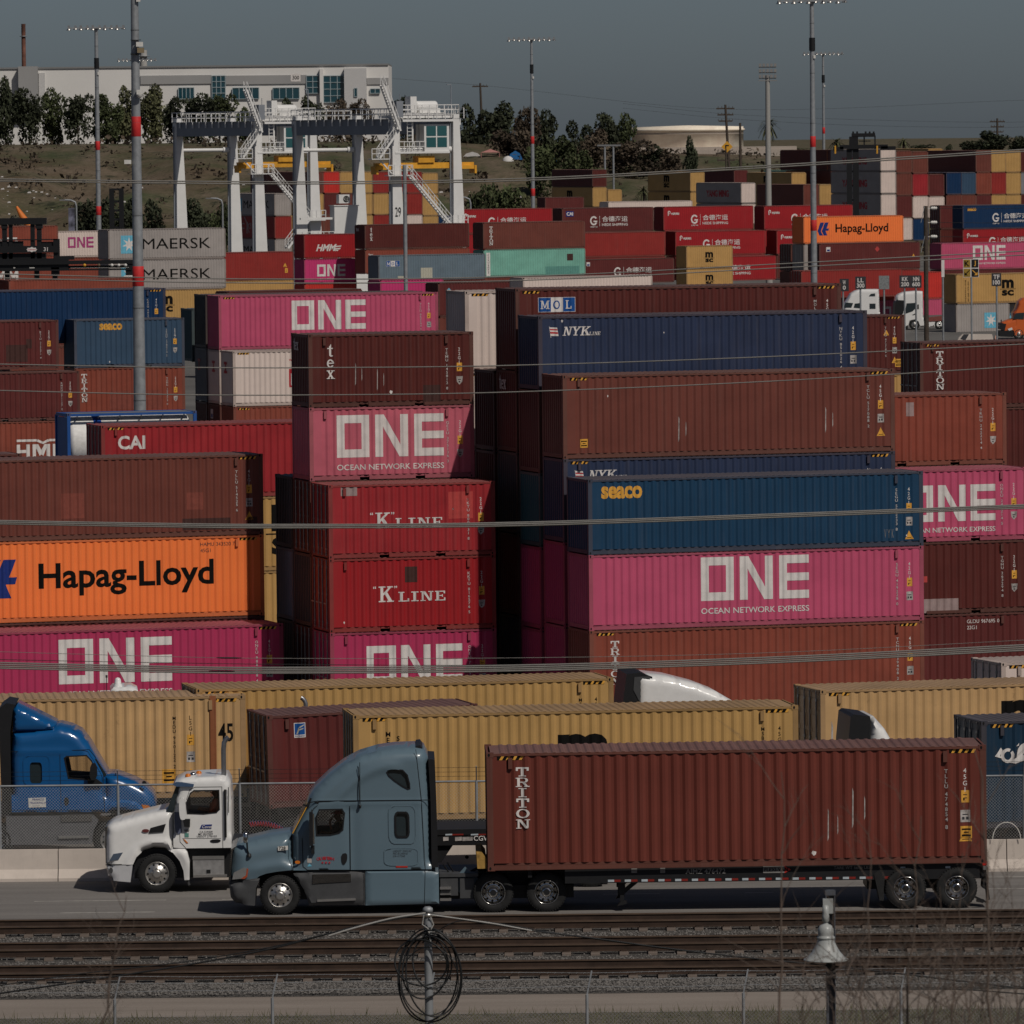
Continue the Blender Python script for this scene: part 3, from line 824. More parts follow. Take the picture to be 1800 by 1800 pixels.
def flat_mesh(cs, y, k=1.0, name='lettering', step=0.0006):
    """2-D comps as a flat mesh in the xz-plane facing -y"""
    mb = MB(); keys = []
    for ci, (vs_, fs, mk) in enumerate(cs):
        if mk not in keys: keys.append(mk)
        mb.add([(x * k, y - ci * step, z * k) for x, z in vs_], fs or [tuple(range(len(vs_)))], keys.index(mk))
    me = mb.mesh(name)
    bm = bmesh.new(); bm.from_mesh(me)
    for f in bm.faces:
        f.normal_update()
        if f.normal.y > 0: f.normal_flip()
    bm.to_mesh(me); bm.free()
    for mk in keys: me.materials.append(MK[mk])
    return me

PAL = {}
def pal(key, rgb, dirt=.4, rust=.35, roof=None, rough=.5):
    c = C(*rgb)
    PAL[key] = (paint(key, c, dirt, rough, rust), paint(key + '_frame', tuple(.62 * x + .38 * y for x, y in zip(c, (.10, .062, .045))), .6, .6, rust + .35),
                paint(key + '_roof', tuple(.55 * x + .45 * y for x, y in zip(c, (.20, .15, .13))), .6, .6, rust * .7))
pal('brown', (84, 44, 36)); pal('truckbrown', (82, 38, 30), .3, .12); pal('darkbrown', (66, 27, 23)); pal('maroon', (72, 30, 28)); pal('rust', (103, 50, 38), .5, .45)
pal('red', (118, 22, 26), .25, .2); pal('fadered', (120, 30, 34), .45, .4); pal('scarlet', (150, 38, 32), .3, .2); pal('brick', (110, 34, 30), .35, .3)
pal('pink', (146, 60, 84), .3, .2); pal('magenta', (134, 38, 68), .2, .1); pal('palepink', (146, 72, 84), .5, .5); pal('hotpink', (150, 42, 84), .25, .1)
pal('orange', (192, 97, 48), .15, .05); pal('navy', (13, 34, 50), .35, .3); pal('nyk', (30, 38, 58), .4, .3); pal('blue', (16, 44, 66), .3, .2); pal('deepblue', (8, 34, 62), .3, .2); pal('steelblue', (40, 58, 76), .35, .3)
pal('yellow', (143, 111, 66), .3, .25); pal('yellow2', (150, 120, 82), .45, .6); pal('yellow3', (140, 110, 66), .3, .2); pal('white', (166, 152, 144), .25, .35); pal('grey', (122, 116, 112), .35, .25); pal('greydark', (96, 96, 100), .35, .3); pal('teal', (92, 136, 122), .5, .25); pal('tealblue', (32, 60, 66), .4, .3); pal('slate', (78, 90, 98), .4, .4); pal('charcoal', (44, 42, 42), .4, .3)
ROD = plain('lock_rod_steel', (0.30, 0.29, 0.27), 0.45, 0.4)

def K(kind, col, label, *logos, **o):
    return dict(kind=kind, col=col, label=label, logos=logos, **o)

CODES = {'40H': '45G1', '40': '42G1', '20': '22G1', '20H': '25G1', '45H': 'L5G1'}
def container(root_loc, yaw, sp, near=True, group=None, tilt=0.0):
    L, H = SIZE[sp['kind']]
    r = empty('shipping_container', root_loc, yaw, sp['label'], 'shipping container', group or sp.get('group'))
    if tilt: r.rotation_euler = (0, tilt, yaw)
    wall, fr_, roof = PAL[sp['col']]
    forks = sp['kind'] == '20'
    def part(name, key, fn, m, loc=None, rz=0.0, parent=None):
        me = cached(key, fn)
        o = bpy.data.objects.new(name, me); COL.objects.link(o); o.parent = parent or r
        if m is not None and me.materials:
            o.material_slots[0].link = 'OBJECT'; o.material_slots[0].material = m
        if loc: o.location = loc
        if rz: o.rotation_euler = (0, 0, rz)
        return o
    part('side_wall', ('side', L, H), lambda: side_mesh(L, H), wall)
    part('side_wall', ('side', L, H), lambda: side_mesh(L, H), wall, (L, WID, 0), pi)
    part('roof', ('roof', L, H), lambda: roof_mesh(L, H), roof)
    part('frame', ('frame', L, H, forks), lambda: frame_mesh(L, H, forks), fr_)
    part('end_wall', ('end', H), lambda: endw_mesh(H), PAL['white'][0] if sp.get('rwhite') else wall, (L, WID, 0), pi)  # white end against grey sides: sun and shade put into the paint
    if sp.get('door'):
        w = (WID - .30) / 2
        for i in (0, 1):
            d = part('door', ('door', H), lambda: door_mesh(H), wall, (0, .15 + i * (w + .005), 0))
            for yy in (.24, .82):
                part('lock_rod', ('rod', H), lambda: rod_mesh(H), ROD, (0, yy, 0), 0, d)
    else:
        part('end_wall', ('end', H), lambda: endw_mesh(H), wall)
    if sp['kind'] == '45H':
        pm = MB(); pm.box(-.09, .09, -.006, .06, .02, H - .01)
        for dx in (-.07, .05): pm.box(dx, dx + .02, -.012, -.006, .1, H - .1)
        pm.build('corner_post', paint('rusty_post', C(112, 66, 40), .8, .7, 1.0), r, (L - .93, 0, 0))
    if near:
        for (x, z) in ((0, 0), (0, H - .118), (L - .178, 0), (L - .178, H - .118)):
            part('corner_casting', 'cast', casting_mesh, fr_, (x, 0, z))
        for z in (0, H - .118):
            part('corner_casting', 'cast', casting_mesh, fr_, (0, WID, z), -pi/2)
        for x in ((.53, L - 1.05) if near == 2 else (L - 1.05,)):
            part('vent', 'vent', vent_mesh, fr_, (x, 0, H - .40))
        ck = sp.get('ck', 'w')
        code = sp.get('code')
        off = .004; sh = 1.05 if sp['kind'] == '45H' else 0
        if code:
            h = .095; top = H - .58
            if sp.get('horiz'):
                me = cached(('num', code, L, H, ck), lambda: drape(move(text(code, .13, .0, mk=ck), L - 2.35, H - .36) + move(text(CODES[sp['kind']], .13, 0, mk=ck), L - 2.35, H - .58), 0, 0, 1, L, off))
            else:
                me = cached(('num', code, L, H, ck), lambda: drape(move(vtext(code, h, .004, .30, ck, w=.085), L - .98 - sh, top), 0, 0, 1, L, off))
            part('container_number', ('num', code, L, H, ck), None, None)
            if not sp.get('horiz'):
                sc_ = sp.get('size', CODES[sp['kind']])
                part('size_code', ('siz', sc_, L, H, ck), lambda: drape(move(vtext(sc_, .115, .006, .34, ck, w=.10), L - .52 - sh, H - .56), 0, 0, 1, L, off), None)
                zz = H - 1.40
                part('yellow_label', ('lb', L, H), lambda: drape(LOGO['lb'], L - .62 - sh, zz, 1, L, off), None)
                part('data_label', ('cube', L, H, forks), lambda: drape(LOGO['shield' if forks else 'cube'], L - .64 - sh, zz - .48, 1, L, off), None)
                if 'H' in sp['kind'] or sp.get('tri'): part('warning_triangle', ('tri', L, H), lambda: drape(LOGO['tri'], L - .68 - sh, zz - .95, 1, L, off), None)
        if 'H' in sp['kind']:
            for xx in (.26, L - .90):
                part('hazard_stripe', ('haz', L, H, xx > 1), lambda: drape(LOGO['chevrons'], xx, H - .185 if near != 3 else H - .09, 1, L, .006), None)
    for lg in sp['logos']:
        nm, x, z, k = lg[:4]
        key = ('logo',) + tuple(lg) + (L,)
        part('patch' if 'patch' in nm or nm in ('diamond', 'bdiamond', 'wstreak', 'chip') else 'emblem' if nm in ('star', 'hapag_mark', 'horse', 'ymmark', 'florens', 'mol', 'smallbox', 'kangaroo') else 'lettering', key,
             lambda: drape([([(vx * (lg[4] if len(lg) > 4 else 1), vz) for vx, vz in v], f, m) for v, f, m in LOGO[nm]], x, z, k, L, .004 if near else .014), None)
    for lg in sp.get('end', ()):            # lettering on the end wall that shows
        nm, y, z, k = lg
        part('lettering', ('endlogo',) + tuple(lg), lambda: flat_mesh(LOGO[nm], -.004, k), None, (0, WID - y, z), -pi/2)
    for lg in sp.get('rend', ()):
        nm, y, z, k = lg
        part('lettering', ('rendlogo',) + tuple(lg), lambda: flat_mesh(LOGO[nm], -.012, k), None, (L, y, z), pi/2)
    return r

def stack(px, py, s, yaw, specs, anchor='L', near=True, D=None):
    """a stack of containers; (px, py) is the top front corner (L or R) of the top one at s pixels per metre"""
    p = at(px, py, D or F / s)
    z = p.z; yw = R(yaw)
    out = []
    for sp in specs:
        if sp is None: continue
        L, H = SIZE[sp['kind']]
        q = Vector((p.x, p.y, 0))
        if anchor == 'R': q -= Vector((cos(yw), sin(yw), 0)) * L
        z -= H
        if not sp.get('gap'): out.append(container((q.x, q.y, z), yw, sp, near))
    return out
# ------------------------------------------------------------------ near yard blocks
YW = 17.0
KL = 'bright red container with white serif lettering'
# block beside the road, stacks at the picture's right-of-centre: front row to back row
stack(1033.5, 843, 51.5, YW, [
    K('40', 'blue', 'navy container with amber lowercase lettering, topmost of the front stack', ('seaco', .48, 1.91, .43), ('vyk', 10.75, .30, .30), ('chip', 11.55, .3, .6, .4), code='SEGU 552233 8', tri=True),
    K('40', 'pink', 'long pink container with big white lettering directly under the navy one with amber letters', ('one', 4.04, .90, 1.5), code='SEGU 419228 0'),
    K('40H', 'rust', 'rust brown container on the ground under the long pink one, vertical white lettering', ('triton', .92, 2.52, .225), ('wstreak', 3.4, .5, .6), code='TCNU 439408 2')])
stack(989, 660, 50.9, YW, [
    K('40H', 'brown', 'plain brown long container with a yellow label near its lower corner, above a navy one', ('caution', .62, .38, 1.0), ('kkl', 11.2, .03, 1.0), ('wstreak', 4.2, .5, .9), ('wstreak', 9.6, .7, .9), ('chip', 1.62, 2.1, .5, .4), code='TCLU 517088 2'),
    K('40H', 'nyk', 'dark navy container squeezed between the brown one above and the amber lettered one', ('nyk', .36, 2.12, .40), code='NYKU 424107 5', size='42G1'),
    K('40H', 'magenta', 'magenta container whose shaded end shows behind the navy stack, upper of two', near=True),
    K('40H', 'magenta', 'magenta container whose shaded end shows behind the navy stack, lower of two')], near=2)
stack(946, 556, 50.35, YW, [
    K('40', 'nyk', 'navy container with small red and white flag and white italic lettering', ('nyk', .35, 1.84, .40), ('chip', 4.6, 1.9, .4, .4), ('chip', .85, 2.35, .6, .5), code='NYKU 851026 4'),
    K('40H', 'darkbrown', 'dark brown container in shade under the navy one with the flag'),
    K('40', 'tealblue', 'teal blue container end in shade in the alley between stacks'),
    K('40H', 'magenta', 'magenta container in deep shade under the teal blue end'),
    K('40', 'magenta', 'magenta container at the bottom of the alley under another magenta one')])
stack(906, 507.5, 49.8, YW, [
    K('40H', 'darkbrown', 'dark brown container with blue and white lettered panel, top of its stack', ('mol', .86, 2.06, .45), code='MOLU 651902 5'),
    K('40H', 'darkbrown', 'shaded dark brown container end with faint horizontal lettering below the blue panel one', end=(('texh', .35, 2.2, .5),)),
    K('40H', 'charcoal', 'charcoal container end at mid height of the dark alley'),
    K('40H', 'maroon', 'maroon container low in the dark alley'),
    K('40H', 'charcoal', 'charcoal container on the ground in the dark alley')])
stack(868, 651, 49.2, YW, [
    K('40H', 'darkbrown', 'dark brown container end visible beside the pink stack at mid height'),
    K('40H', 'maroon', 'maroon container end low beside the red stack'),
    K('40H', 'charcoal', 'black looking container end behind the red stack'),
    K('40H', 'charcoal', 'black looking container at ground level behind the red stack')])
# twenty-foot bay between the two long blocks
stack(577, 852.7, 50.4, YW - .8, [
    K('20', 'fadered', KL + ' and a grey patch, upper of the two', ('kline', 1.70, 1.03, .55), ('dpatch', .45, 2.19, .30, 2.0), ('rpatch', 4.35, 1.30, .95, .95), ('chip', 4.5, 1.6, .5, .5), code='KKTU 800331 8', door=True),
    K('20', 'red', KL + ' and a dark patch, lower of the two', ('kline', 1.78, 1.03, .55), ('patch', 2.75, 1.70, .55, .8), ('chip', .5, .3, .5, .5), code='KKTU 816576 5', door=True),
    K('20', 'magenta', 'short magenta container at the bottom of the red stack', ('one', 1.32, .76, 1.33), code='ONEU 788571 2', door=True)], near=2)
stack(541.8, 588, 49.8, YW - .8, [
    K('20', 'darkbrown', 'short dark brown container with vertical white serif lettering, top of the tall narrow stack', ('tex', .80, 2.23, .44), ('patch', 4.2, .02, .7, .9), ('wstreak', 2.5, .55, .8), ('wstreak', 1.7, .75, .8), ('chip', 2.95, .42, .8, .7), code='TEMU 145812 8', end=(('texh', .35, 2.0, .42),)),
    K('20', 'palepink', 'faded short pink container with stained white lettering and rusty corner posts', ('one', 1.0, .80, 1.5), code='GESU 375136 3'),
    K('20', 'darkbrown', 'dark brown door end in shade behind the upper red container', door=True),
    K('20', 'charcoal', 'dark container end with small amber lettering in shade beside the red stack'),
    K('20', 'maroon', 'maroon door end at the bottom behind the magenta short container', door=True)], near=2)
stack(513, 838, 49.2, YW - .8, [
    K('20', 'charcoal', 'black container end, topmost of the three beside the orange container'),
    K('20', 'greydark', 'grey container end below a black one beside the orange container'),
    K('20', 'charcoal', 'dark grey container end on the ground beside the magenta long container')])
# long block on the other side of the alley
stack(498, 1096, 49.7, YW + .3, [
    K('40H', 'magenta', 'long magenta container with big white lettering at the bottom under the orange one', ('one', 4.0, 1.0, 1.57), code='ONEU 988828 4')], 'R')
stack(462, 797.5, 49.15, YW + .3, [
    K('40H', 'brown', 'brown long container with orange and dark patches above the orange container', ('opatch', 4.75, .75, .9, .95), ('opatch', 9.35, .95, .62, 1.0), ('patch', 9.2, .22, .42, 4.2), ('patch', 11.6, .25, .4, .9), ('opatch', 11.55, .05, .55, .3), code='TLLU 514525 6'),
    K('40H', 'orange', 'bright orange container with blue arrow emblem and black lettering, lower and larger of two', ('hapag_text', 3.9, .90, 1.18), ('hapag_mark', 1.72, .88, 1.37), code='HAMU 343520 7', horiz=True, ck='v'),
    K('40', 'maroon', 'maroon container hidden under the large orange one', gap=False)], 'R', near=2)
# second block row, thirty metres behind
stack(177.7, 748, 45.7, YW, [
    K('40H', 'fadered', 'long red container with white three letter lettering behind the brown patched one', ('cai', .66, 1.95, .53), door=True),
    K('40H', 'yellow', 'mustard container with huge black letters seen in the gap beside the orange one', ('msc', 6.75, .6, 1.7)),
    K('40H', 'yellow', 'mustard container on the ground below the one with huge black letters')], near=2)
# third block: around 380 m
stack(384, 520, 33.0, YW, [
    K('40H', 'pink', 'pink container with large white lettering high behind the tall narrow stack', ('one_bare', 4.03, 1.0, 1.57), code='TLLU 862244 7'),
    K('40H', 'white', 'dirty white container end with a red mark under the pink container', end=(('ymmark', .9, 1.7, .6),)),
    K('40H', 'darkbrown', 'dark brown container end with a small white plate under the pink stack', end=(('smallbox', .5, 2.1, .5),)),
    K('40H', 'maroon', 'maroon container on the ground below the pink stack')])
stack(409, 617.5, 33.6, YW, [
    K('40H', 'white', 'white container with red, white and blue square emblem half hidden by the tall stack', ('ym', 3.05, .95, .80), ('www', 3.05, 2.28, .20), code='YMLU 850012 3', end=(('ymmark', .6, 1.7, .6),)),
    K('40H', 'rust', 'rust brown container below the white one with the square emblem'),
    K('40H', 'brown', 'brown container on the ground under the white emblem stack')])
stack(361, 518, 32.6, YW, [
    K('40H', 'charcoal', 'black container end touching the high pink container'),
    K('40H', 'greydark', 'grey container end with red mark behind the white emblem container', end=(('ymmark', .6, 1.7, .6),)),
    K('40H', 'brown', 'brown container end low behind the white emblem container')])
stack(337, 543, 32.2, YW, [K('40H', 'tealblue', 'dark green container end beside the mustard one near the light mast')])
stack(130, 562, 33.0, YW, [
    K('20', 'steelblue', 'short slate blue container with amber lettering behind the light mast', ('seaco', 1.4, 2.0, .36), ('chip', 1.9, .25, .6, .5), code='SEGU 178012 2'),
    K('20', 'rust', 'short brown container with vertical white lettering under the slate blue one', ('triton', .52, 2.28, .225), ('opatch', 1.9, .35, 1.0, 2.9), code='TGHU 123372 6'),
    K('20', 'rust', 'short rust container at the third level behind the tank container'),
    K('20', 'brown', 'short brown container on the ground behind the tank container')])
stack(102.6, 562, 33.2, YW, [
    K('20', 'maroon', 'short maroon container with darker square patches beside the slate blue one', ('patch', 4.3, 1.1, .5, .6), ('patch', 2.1, .6, .45, .8), ('patch', 3.2, .4, .9, 1.3), code='BSIU 215571 4'),
    None], 'R')
stack(140, 652, 33.3, YW, [
    K('20', 'maroon', 'short maroon container with a shadow on it next to vertical white lettering', code='BMOU 271137 2'),
    K('20', 'rust', 'rust container with big white block lettering beside the tank container', ('hmm_block', 2.6, .6, .95)),
    K('20', 'brown', 'short brown container at the bottom beside the tank container')], 'R')
stack(291, 506, 32.7, YW, [
    K('40H', 'deepblue', 'long deep blue container behind the light mast, high at the frame edge', code='CAXU 902214 3', tri=True),
    None], 'R')
stack(38, 797, 45.0, YW, [K('40', 'maroon', 'maroon container roof peeking over the patched brown container at the frame edge'), K('40', 'maroon', 'maroon container under the roof at the frame edge'), K('40', 'brown', 'brown container hidden at the frame edge')], 'R')
# right-hand bay of short containers, then blocks behind it
stack(1806, 821, 49.1, YW, [
    K('20', 'pink', 'short pink container with rust streaked white lettering, half hidden by the navy one', ('one', 1.42, .72, 1.3), code='ONEU 248214 5'),
    K('20', 'darkbrown', 'dark brown short container with grey scraped lower half', ('dpatch', .9, .05, .5, 5.0), ('rpatch', 2.0, 1.15, .22, 1.0), code='TGHU 263294 8'),
    K('20', 'maroon', 'short maroon container on the ground with white code in three lines', ('patch', 1.0, .1, .1, .1), code='GLDU 967695 0', horiz=True)], 'R')
stack(1769, 689.5, 48.5, YW, [
    K('20', 'rust', 'short orange brown container, topmost beside the plain brown long one', ('dpatch', 2.2, 1.8, .5, .6), code='TRHU 242214 4'),
    K('20', 'brown', 'short brown container hidden behind the rust streaked pink one'),
    K('20', 'maroon', 'short maroon container hidden behind the scraped dark brown one'),
    K('20', 'brown', 'short brown container at ground level behind the short maroon one')], 'R')
stack(1617, 602, 40.7, YW, [
    K('40H', 'darkbrown', 'dark brown container with lit lock rods and vertical white lettering at the frame edge', ('triton', .92, 2.50, .25), door=True),
    K('40H', 'darkbrown', 'dark brown container under the one with lit lock rods'),
    K('40H', 'teal', 'mint green container seen at the frame edge'),
    K('40H', 'hotpink', 'hot pink container edge below the mint green one')], near=2)
stack(1590, 553, 36.0, YW, [
    K('40H', 'darkbrown', 'dark red brown container with yellow triangle behind the navy flag container', ('tri', 11.1, 1.9, .9), ('caution', 11.7, .35, 1.3), code='TLLU 472186 5'),
    K('40', 'yellow', 'mustard sliver of a container under the one with the yellow triangle'),
    K('40H', 'brown', 'brown container below the mustard sliver')], 'R')
stack(817, 512, 48.4, YW, [
    K('40H', 'white', 'rust stained white container beside the blue panel one', ('opatch', .16, .3, .2, .5)),
    K('40H', 'white', 'lower white container beside the dark alley', ('patch', 1.2, 2.4, .1, .5)),
    K('40H', 'maroon', 'maroon container below the two white ones'),
    K('40H', 'brown', 'brown container near the ground below the white pair'),
    K('40H', 'brown', 'brown container at ground level below the white pair')])

# ------------------------------------------------------------------ far yard
FW = 27.0
def far(px, py, D, *specs, anchor='L', yaw=FW): return stack(px, py, F / D, yaw, specs, anchor, near=0, D=D)
HD = (('hede', 3.7, .75, 1.18), ('hede_small', .6, 1.75, .72))
hd = lambda col, lab, *x: K('40H', col, lab, *(x or HD))
far(808, 368, 829, hd('red', 'red container with white emblem and characters beside the crane leg'), K('40H', 'red', 'red container below the one beside the crane leg'))
far(988, 366, 836, hd('maroon', 'maroon container with white emblem, characters and small navy box', ('hede', 3.7, .75, 1.18), ('caibox', .6, 2.0, .42)), K('40H', 'maroon', 'maroon container under the one with the navy box'))
far(1166, 363.5, 843, hd('red', 'red container with white emblem and characters, middle of the top row'), K('40H', 'red', 'red container behind the second tier of white lettered ones'))
far(1343, 362, 849, hd('red', 'red container with white emblem crossed by the grey light mast'), K('40H', 'red', 'red container behind the small orange one'))
far(1008, 409.5, 832, K('40H', 'brick', 'plain brick red container between the teal one and the white lettered red one'), K('40H', 'brick', 'plain brick container under another'))
far(1187, 407, 839, hd('red', 'red container with white emblem partly covered by the mustard pair'), K('40H', 'red', 'red container below, hidden by the mustard pair'))
far(1365, 405, 845, hd('red', 'red container whose small white mark shows beside the small orange container'), K('40H', 'darkbrown', 'dark container under the red one by the small orange one'))
far(1023, 456, 828, hd('maroon', 'maroon container with dim white characters behind the white roofed box', ('hede', 4.2, .75, 1.18), ('smallbox', .6, 2.1, .45)))
far(1205, 452, 835, hd('red', 'low red container with white characters beside the lower mustard one'))
far(1206, 432.5, 810, K('20', 'yellow', 'short mustard container with black letters, upper of the pair', ('msc', 2.5, .7, 1.0)), K('20', 'yellow', 'short mustard container with black letters, lower of the pair', ('msc', 2.5, .7, 1.0)), K('20', 'brown', 'short brown container below the mustard pair'))
far(849, 391, 753, K('40H', 'brown', 'brown container with vertical white lettering above the mint green one', ('triton', .95, 2.45, .30)), K('40H', 'teal', 'faded mint green container with a white lettered plate', ('plate_box', .35, .1, .95), ('upatch', 7.4, .1, .9, 4.5), ('patch', 10.0, 1.6, .7, 1.0)), K('40H', 'brown', 'brown container under the mint green one'))
far(641, 395, 741, K('40', 'darkbrown', 'dark red brown container with short vertical white lettering behind the thin pole', ('tex', .75, 2.3, .50), ('chip', 4.5, .3, .8, .8), end=(('texh', .35, 1.9, .4),)), K('40', 'rust', 'rust brown strip of container under the dark red brown one', ('texh', .4, 1.9, .3)))
far(665, 449, 722, K('40', 'slate', 'slate grey container with small blue and white lettered panel', ('mol', .9, 1.45, .5), ('jpatch', 4.8, .15, 1.1, 1.2), ('jpatch', 2.2, .1, .35, 2.2)), K('40', 'maroon', 'maroon container below the slate grey one'), K('40', 'brown', 'brown container on the ground below the slate grey one'))
far(534, 412, 744, K('20', 'red', 'short red container with white italic lettering near the white crane house', ('hmm', 1.4, .8, .72)), K('20', 'hotpink', 'short hot pink container with white lettering under the short red one', ('one', 1.5, .75, 1.25)), K('20', 'scarlet', 'short scarlet container under the hot pink one'), K('20', 'brown', 'short brown container at the bottom under the hot pink one'))
far(516, 441.5, 728, K('40H', 'brick', 'brick brown container between the grey pair and the short red one', ('tri', 11.0, 1.3, 1.4), ('lb', 11.2, .7, 1.6)), K('40H', 'yellow', 'mustard strip of a container under the brick brown one'), K('40H', 'brown', 'brown container under the mustard strip'), anchor='R')
MK_ = (('star', 1.3, .6, 1.7), ('maersk', 3.53, .98, 1.0, 1.45))
far(190, 403.5, 672, K('40H', 'grey', 'light grey container with blue star square and black lettering, upper of the pair', *MK_), K('40H', 'grey', 'light grey container with black lettering, lower of the pair', *MK_), K('40H', 'yellow3', 'mustard container with black letters under the light grey pair', ('msc', 5.3, .8, 1.3)), K('40H', 'yellow', 'mustard container at the bottom under the light grey pair'))
far(88, 407, 700, K('40', 'white', 'white container with magenta lettering beside the black reach stacker', ('one_pink', 1.9, .95, 1.05)), K('40H', 'rust', 'rust container under the white one with magenta letters'), K('40', 'yellow', 'mustard container low behind the black reach stacker'), K('40', 'brown', 'brown container at the bottom behind the reach stacker'))
far(102, 396, 690, K('40H', 'rust', 'rust container with white block lettering behind the black reach stacker', ('hmm_block', 4.4, .5, 1.2)), K('40H', 'rust', 'rust container second in the stack behind the reach stacker', ('hmm_block', 4.4, .5, 1.2)), K('40H', 'brick', 'brick container low behind the reach stacker'), K('40H', 'brown', 'brown container at the bottom of the reach stacker stack'), anchor='R')
far(246, 487.5, 610, K('40H', 'rust', 'long rust red container in front of the reach stacker at the frame edge'), K('40H', 'brown', 'brown container under the long rust red one'), K('40H', 'brown', 'lowest brown container under the long rust red one'), anchor='R')
far(-10, 487.5, 604, K('40H', 'rust', 'rust red container cut by the frame edge below the reach stacker'), anchor='R')
# small row of roofs between the blocks
far(770, 497, 600, K('40H', 'maroon', 'maroon container with a pale blue diamond behind the thin pole', ('bdiamond', .8, 2.0, .45)), K('40H', 'brown', 'brown container under the blue diamond one'), K('40H', 'brown', 'bottom container under the blue diamond one'))
far(668, 492, 608, K('20', 'hotpink', 'short hot pink container behind the thin pole'), K('20', 'brown', 'short brown container under it behind the thin pole'))
far(919, 488, 590, K('40H', 'white', 'white topped container between the mint one and the blue panel one'), K('40H', 'brown', 'brown container beneath the white topped one'))
far(400, 512, 580, K('40H', 'maroon', 'maroon container roof just behind the high pink container'), K('40H', 'brown', 'brown container below the roof behind the high pink one'))
# orange one and its neighbours
far(1412, 381, 750, K('40H', 'orange', 'small bright orange container with blue emblem beside the light mast', ('hapag_text', 3.9, .90, 1.18), ('hapag_mark', 1.72, .88, 1.37)), K('40H', 'grey', 'grey door end under the small orange container', door=True), K('40H', 'brown', 'brown container low under the small orange one'))
far(1440, 428, 744, K('40H', 'maroon', 'maroon container with faded red diamond below the small orange one', ('smallbox', .85, 2.0, .5), ('diamond', 6.7, 1.9, .6), ('tri', 11.2, 1.3, 1.2), door=True), K('40H', 'brick', 'brick container under the one with faded diamond'))
far(1390, 429, 757, K('40H', 'darkbrown', 'dark door end beside the grey one under the small orange container', door=True), K('40H', 'brown', 'brown container below the dark door end'))
far(1408, 476, 741, K('40H', 'brick', 'brick door end at the foot of the light mast', door=True))
far(1656, 477, 755, K('40H', 'scarlet', 'scarlet container with white italic lettering behind the white tractors', ('hmm', 4.0, .9, 1.25)), K('40H', 'pink', 'pink container with white lettering behind the white tractors', ('one_bare', 4.9, .9, 1.3)), anchor='R')
far(1654, 427.5, 768, K('40H', 'pink', 'pink container with white lettering behind the lane letter sign', ('one', 4.0, 1.0, 1.57)), K('40H', 'maroon', 'maroon strip of container under the pink one by the lane sign'))
far(1680, 482, 690, K('40H', 'yellow', 'mustard container with black letters above the pale grey pair', ('msc', 5.2, .7, 1.35), ('medi', 1.1, 2.3, .75)), K('20H', 'grey', 'pale grey short container with blue star square on the ground', ('star', 3.2, .5, 1.5)))
q = at(1680, 482, 690)
far(1748, 534, 693.3, K('20H', 'grey', 'second pale grey short container with star square beside the orange tractor', ('star', 1.6, .5, 1.5)))
far(1692, 361, 862, K('40H', 'deepblue', 'blue container with white emblem, characters and amber lettering', ('hede', 4.2, .75, 1.18), ('seaco', .7, 2.2, .36)), K('40H', 'red', 'red container with white emblem under the blue lettered one', *HD))
far(1652, 361, 868, K('40H', 'maroon', 'maroon door end beside the blue lettered container', door=True), K('40H', 'darkbrown', 'dark door end under the maroon one beside the blue lettered container', door=True))
far(1069, 354.5, 905, K('40', 'white', 'low white container with faint red lettering in front of the mustard ends', ('www', 3.5, 1.4, .45)))
far(958, 347, 980, K('20', 'maroon', 'small maroon container end left of the mustard pair'))
# containers standing end-on: shaded long side and sunlit end
EW = -61.0
def end_on(px, py, D, *specs): return stack(px, py, F / D, EW, specs, 'R', near=0, D=D)
e = lambda col, lab, *lg, **k: K(k.pop('kind', '40H'), col, lab, *lg, **k)
ML = ('msc', 4.6, .6, 1.55)
end_on(1041, 298, 1045, e('darkbrown', 'dark container seen end on, alone on top of the mustard one by the hillside', kind='40'), e('yellow3', 'mustard container seen end on with black letters near the hillside trees', ML))
end_on(1068, 333, 1052, e('yellow3', 'mustard end standing beside the one with black letters by the hillside'))
end_on(1213, 302, 1030, e('yellow3', 'mustard container seen end on beside the white lettered grey one, upper', ML), e('yellow3', 'mustard container seen end on, lower, behind the white low one', ML))
end_on(1302, 321, 985, e('grey', 'grey container with dull red lettering seen end on, upper of the two', ('ymtext', 2.8, .9, .95), rwhite=True), e('grey', 'grey container with dull red lettering seen end on, lower of the two', ('ymtext', 2.8, .9, .95), rwhite=True))
end_on(1391, 303, 1000, e('yellow3', 'mustard container seen end on beside the light mast, upper', ML), e('yellow3', 'mustard container seen end on beside the light mast, lower', ML))
end_on(1412, 324, 962, e('brown', 'brown container seen end on between mustard ends by the light mast'), e('brown', 'brown container under another end on by the light mast'))
end_on(1440, 324, 970, e('yellow3', 'mustard end next to the grey lettered stack under the black stacker'), e('brown', 'brown end below the mustard one next to the black stacker'))
end_on(1290, 299, 1070, e('maroon', 'maroon container seen end on behind the grey lettered one'), e('maroon', 'maroon container under it behind the grey lettered one'))
end_on(1460, 263, 1000, e('darkbrown', 'long dark container high beside the light mast, seen from its shaded side', kind='45H'), e('darkbrown', 'dark container under the long dark one beside the mast'))
end_on(1418, 299, 1040, e('teal', 'teal container roof and side behind the light mast'))
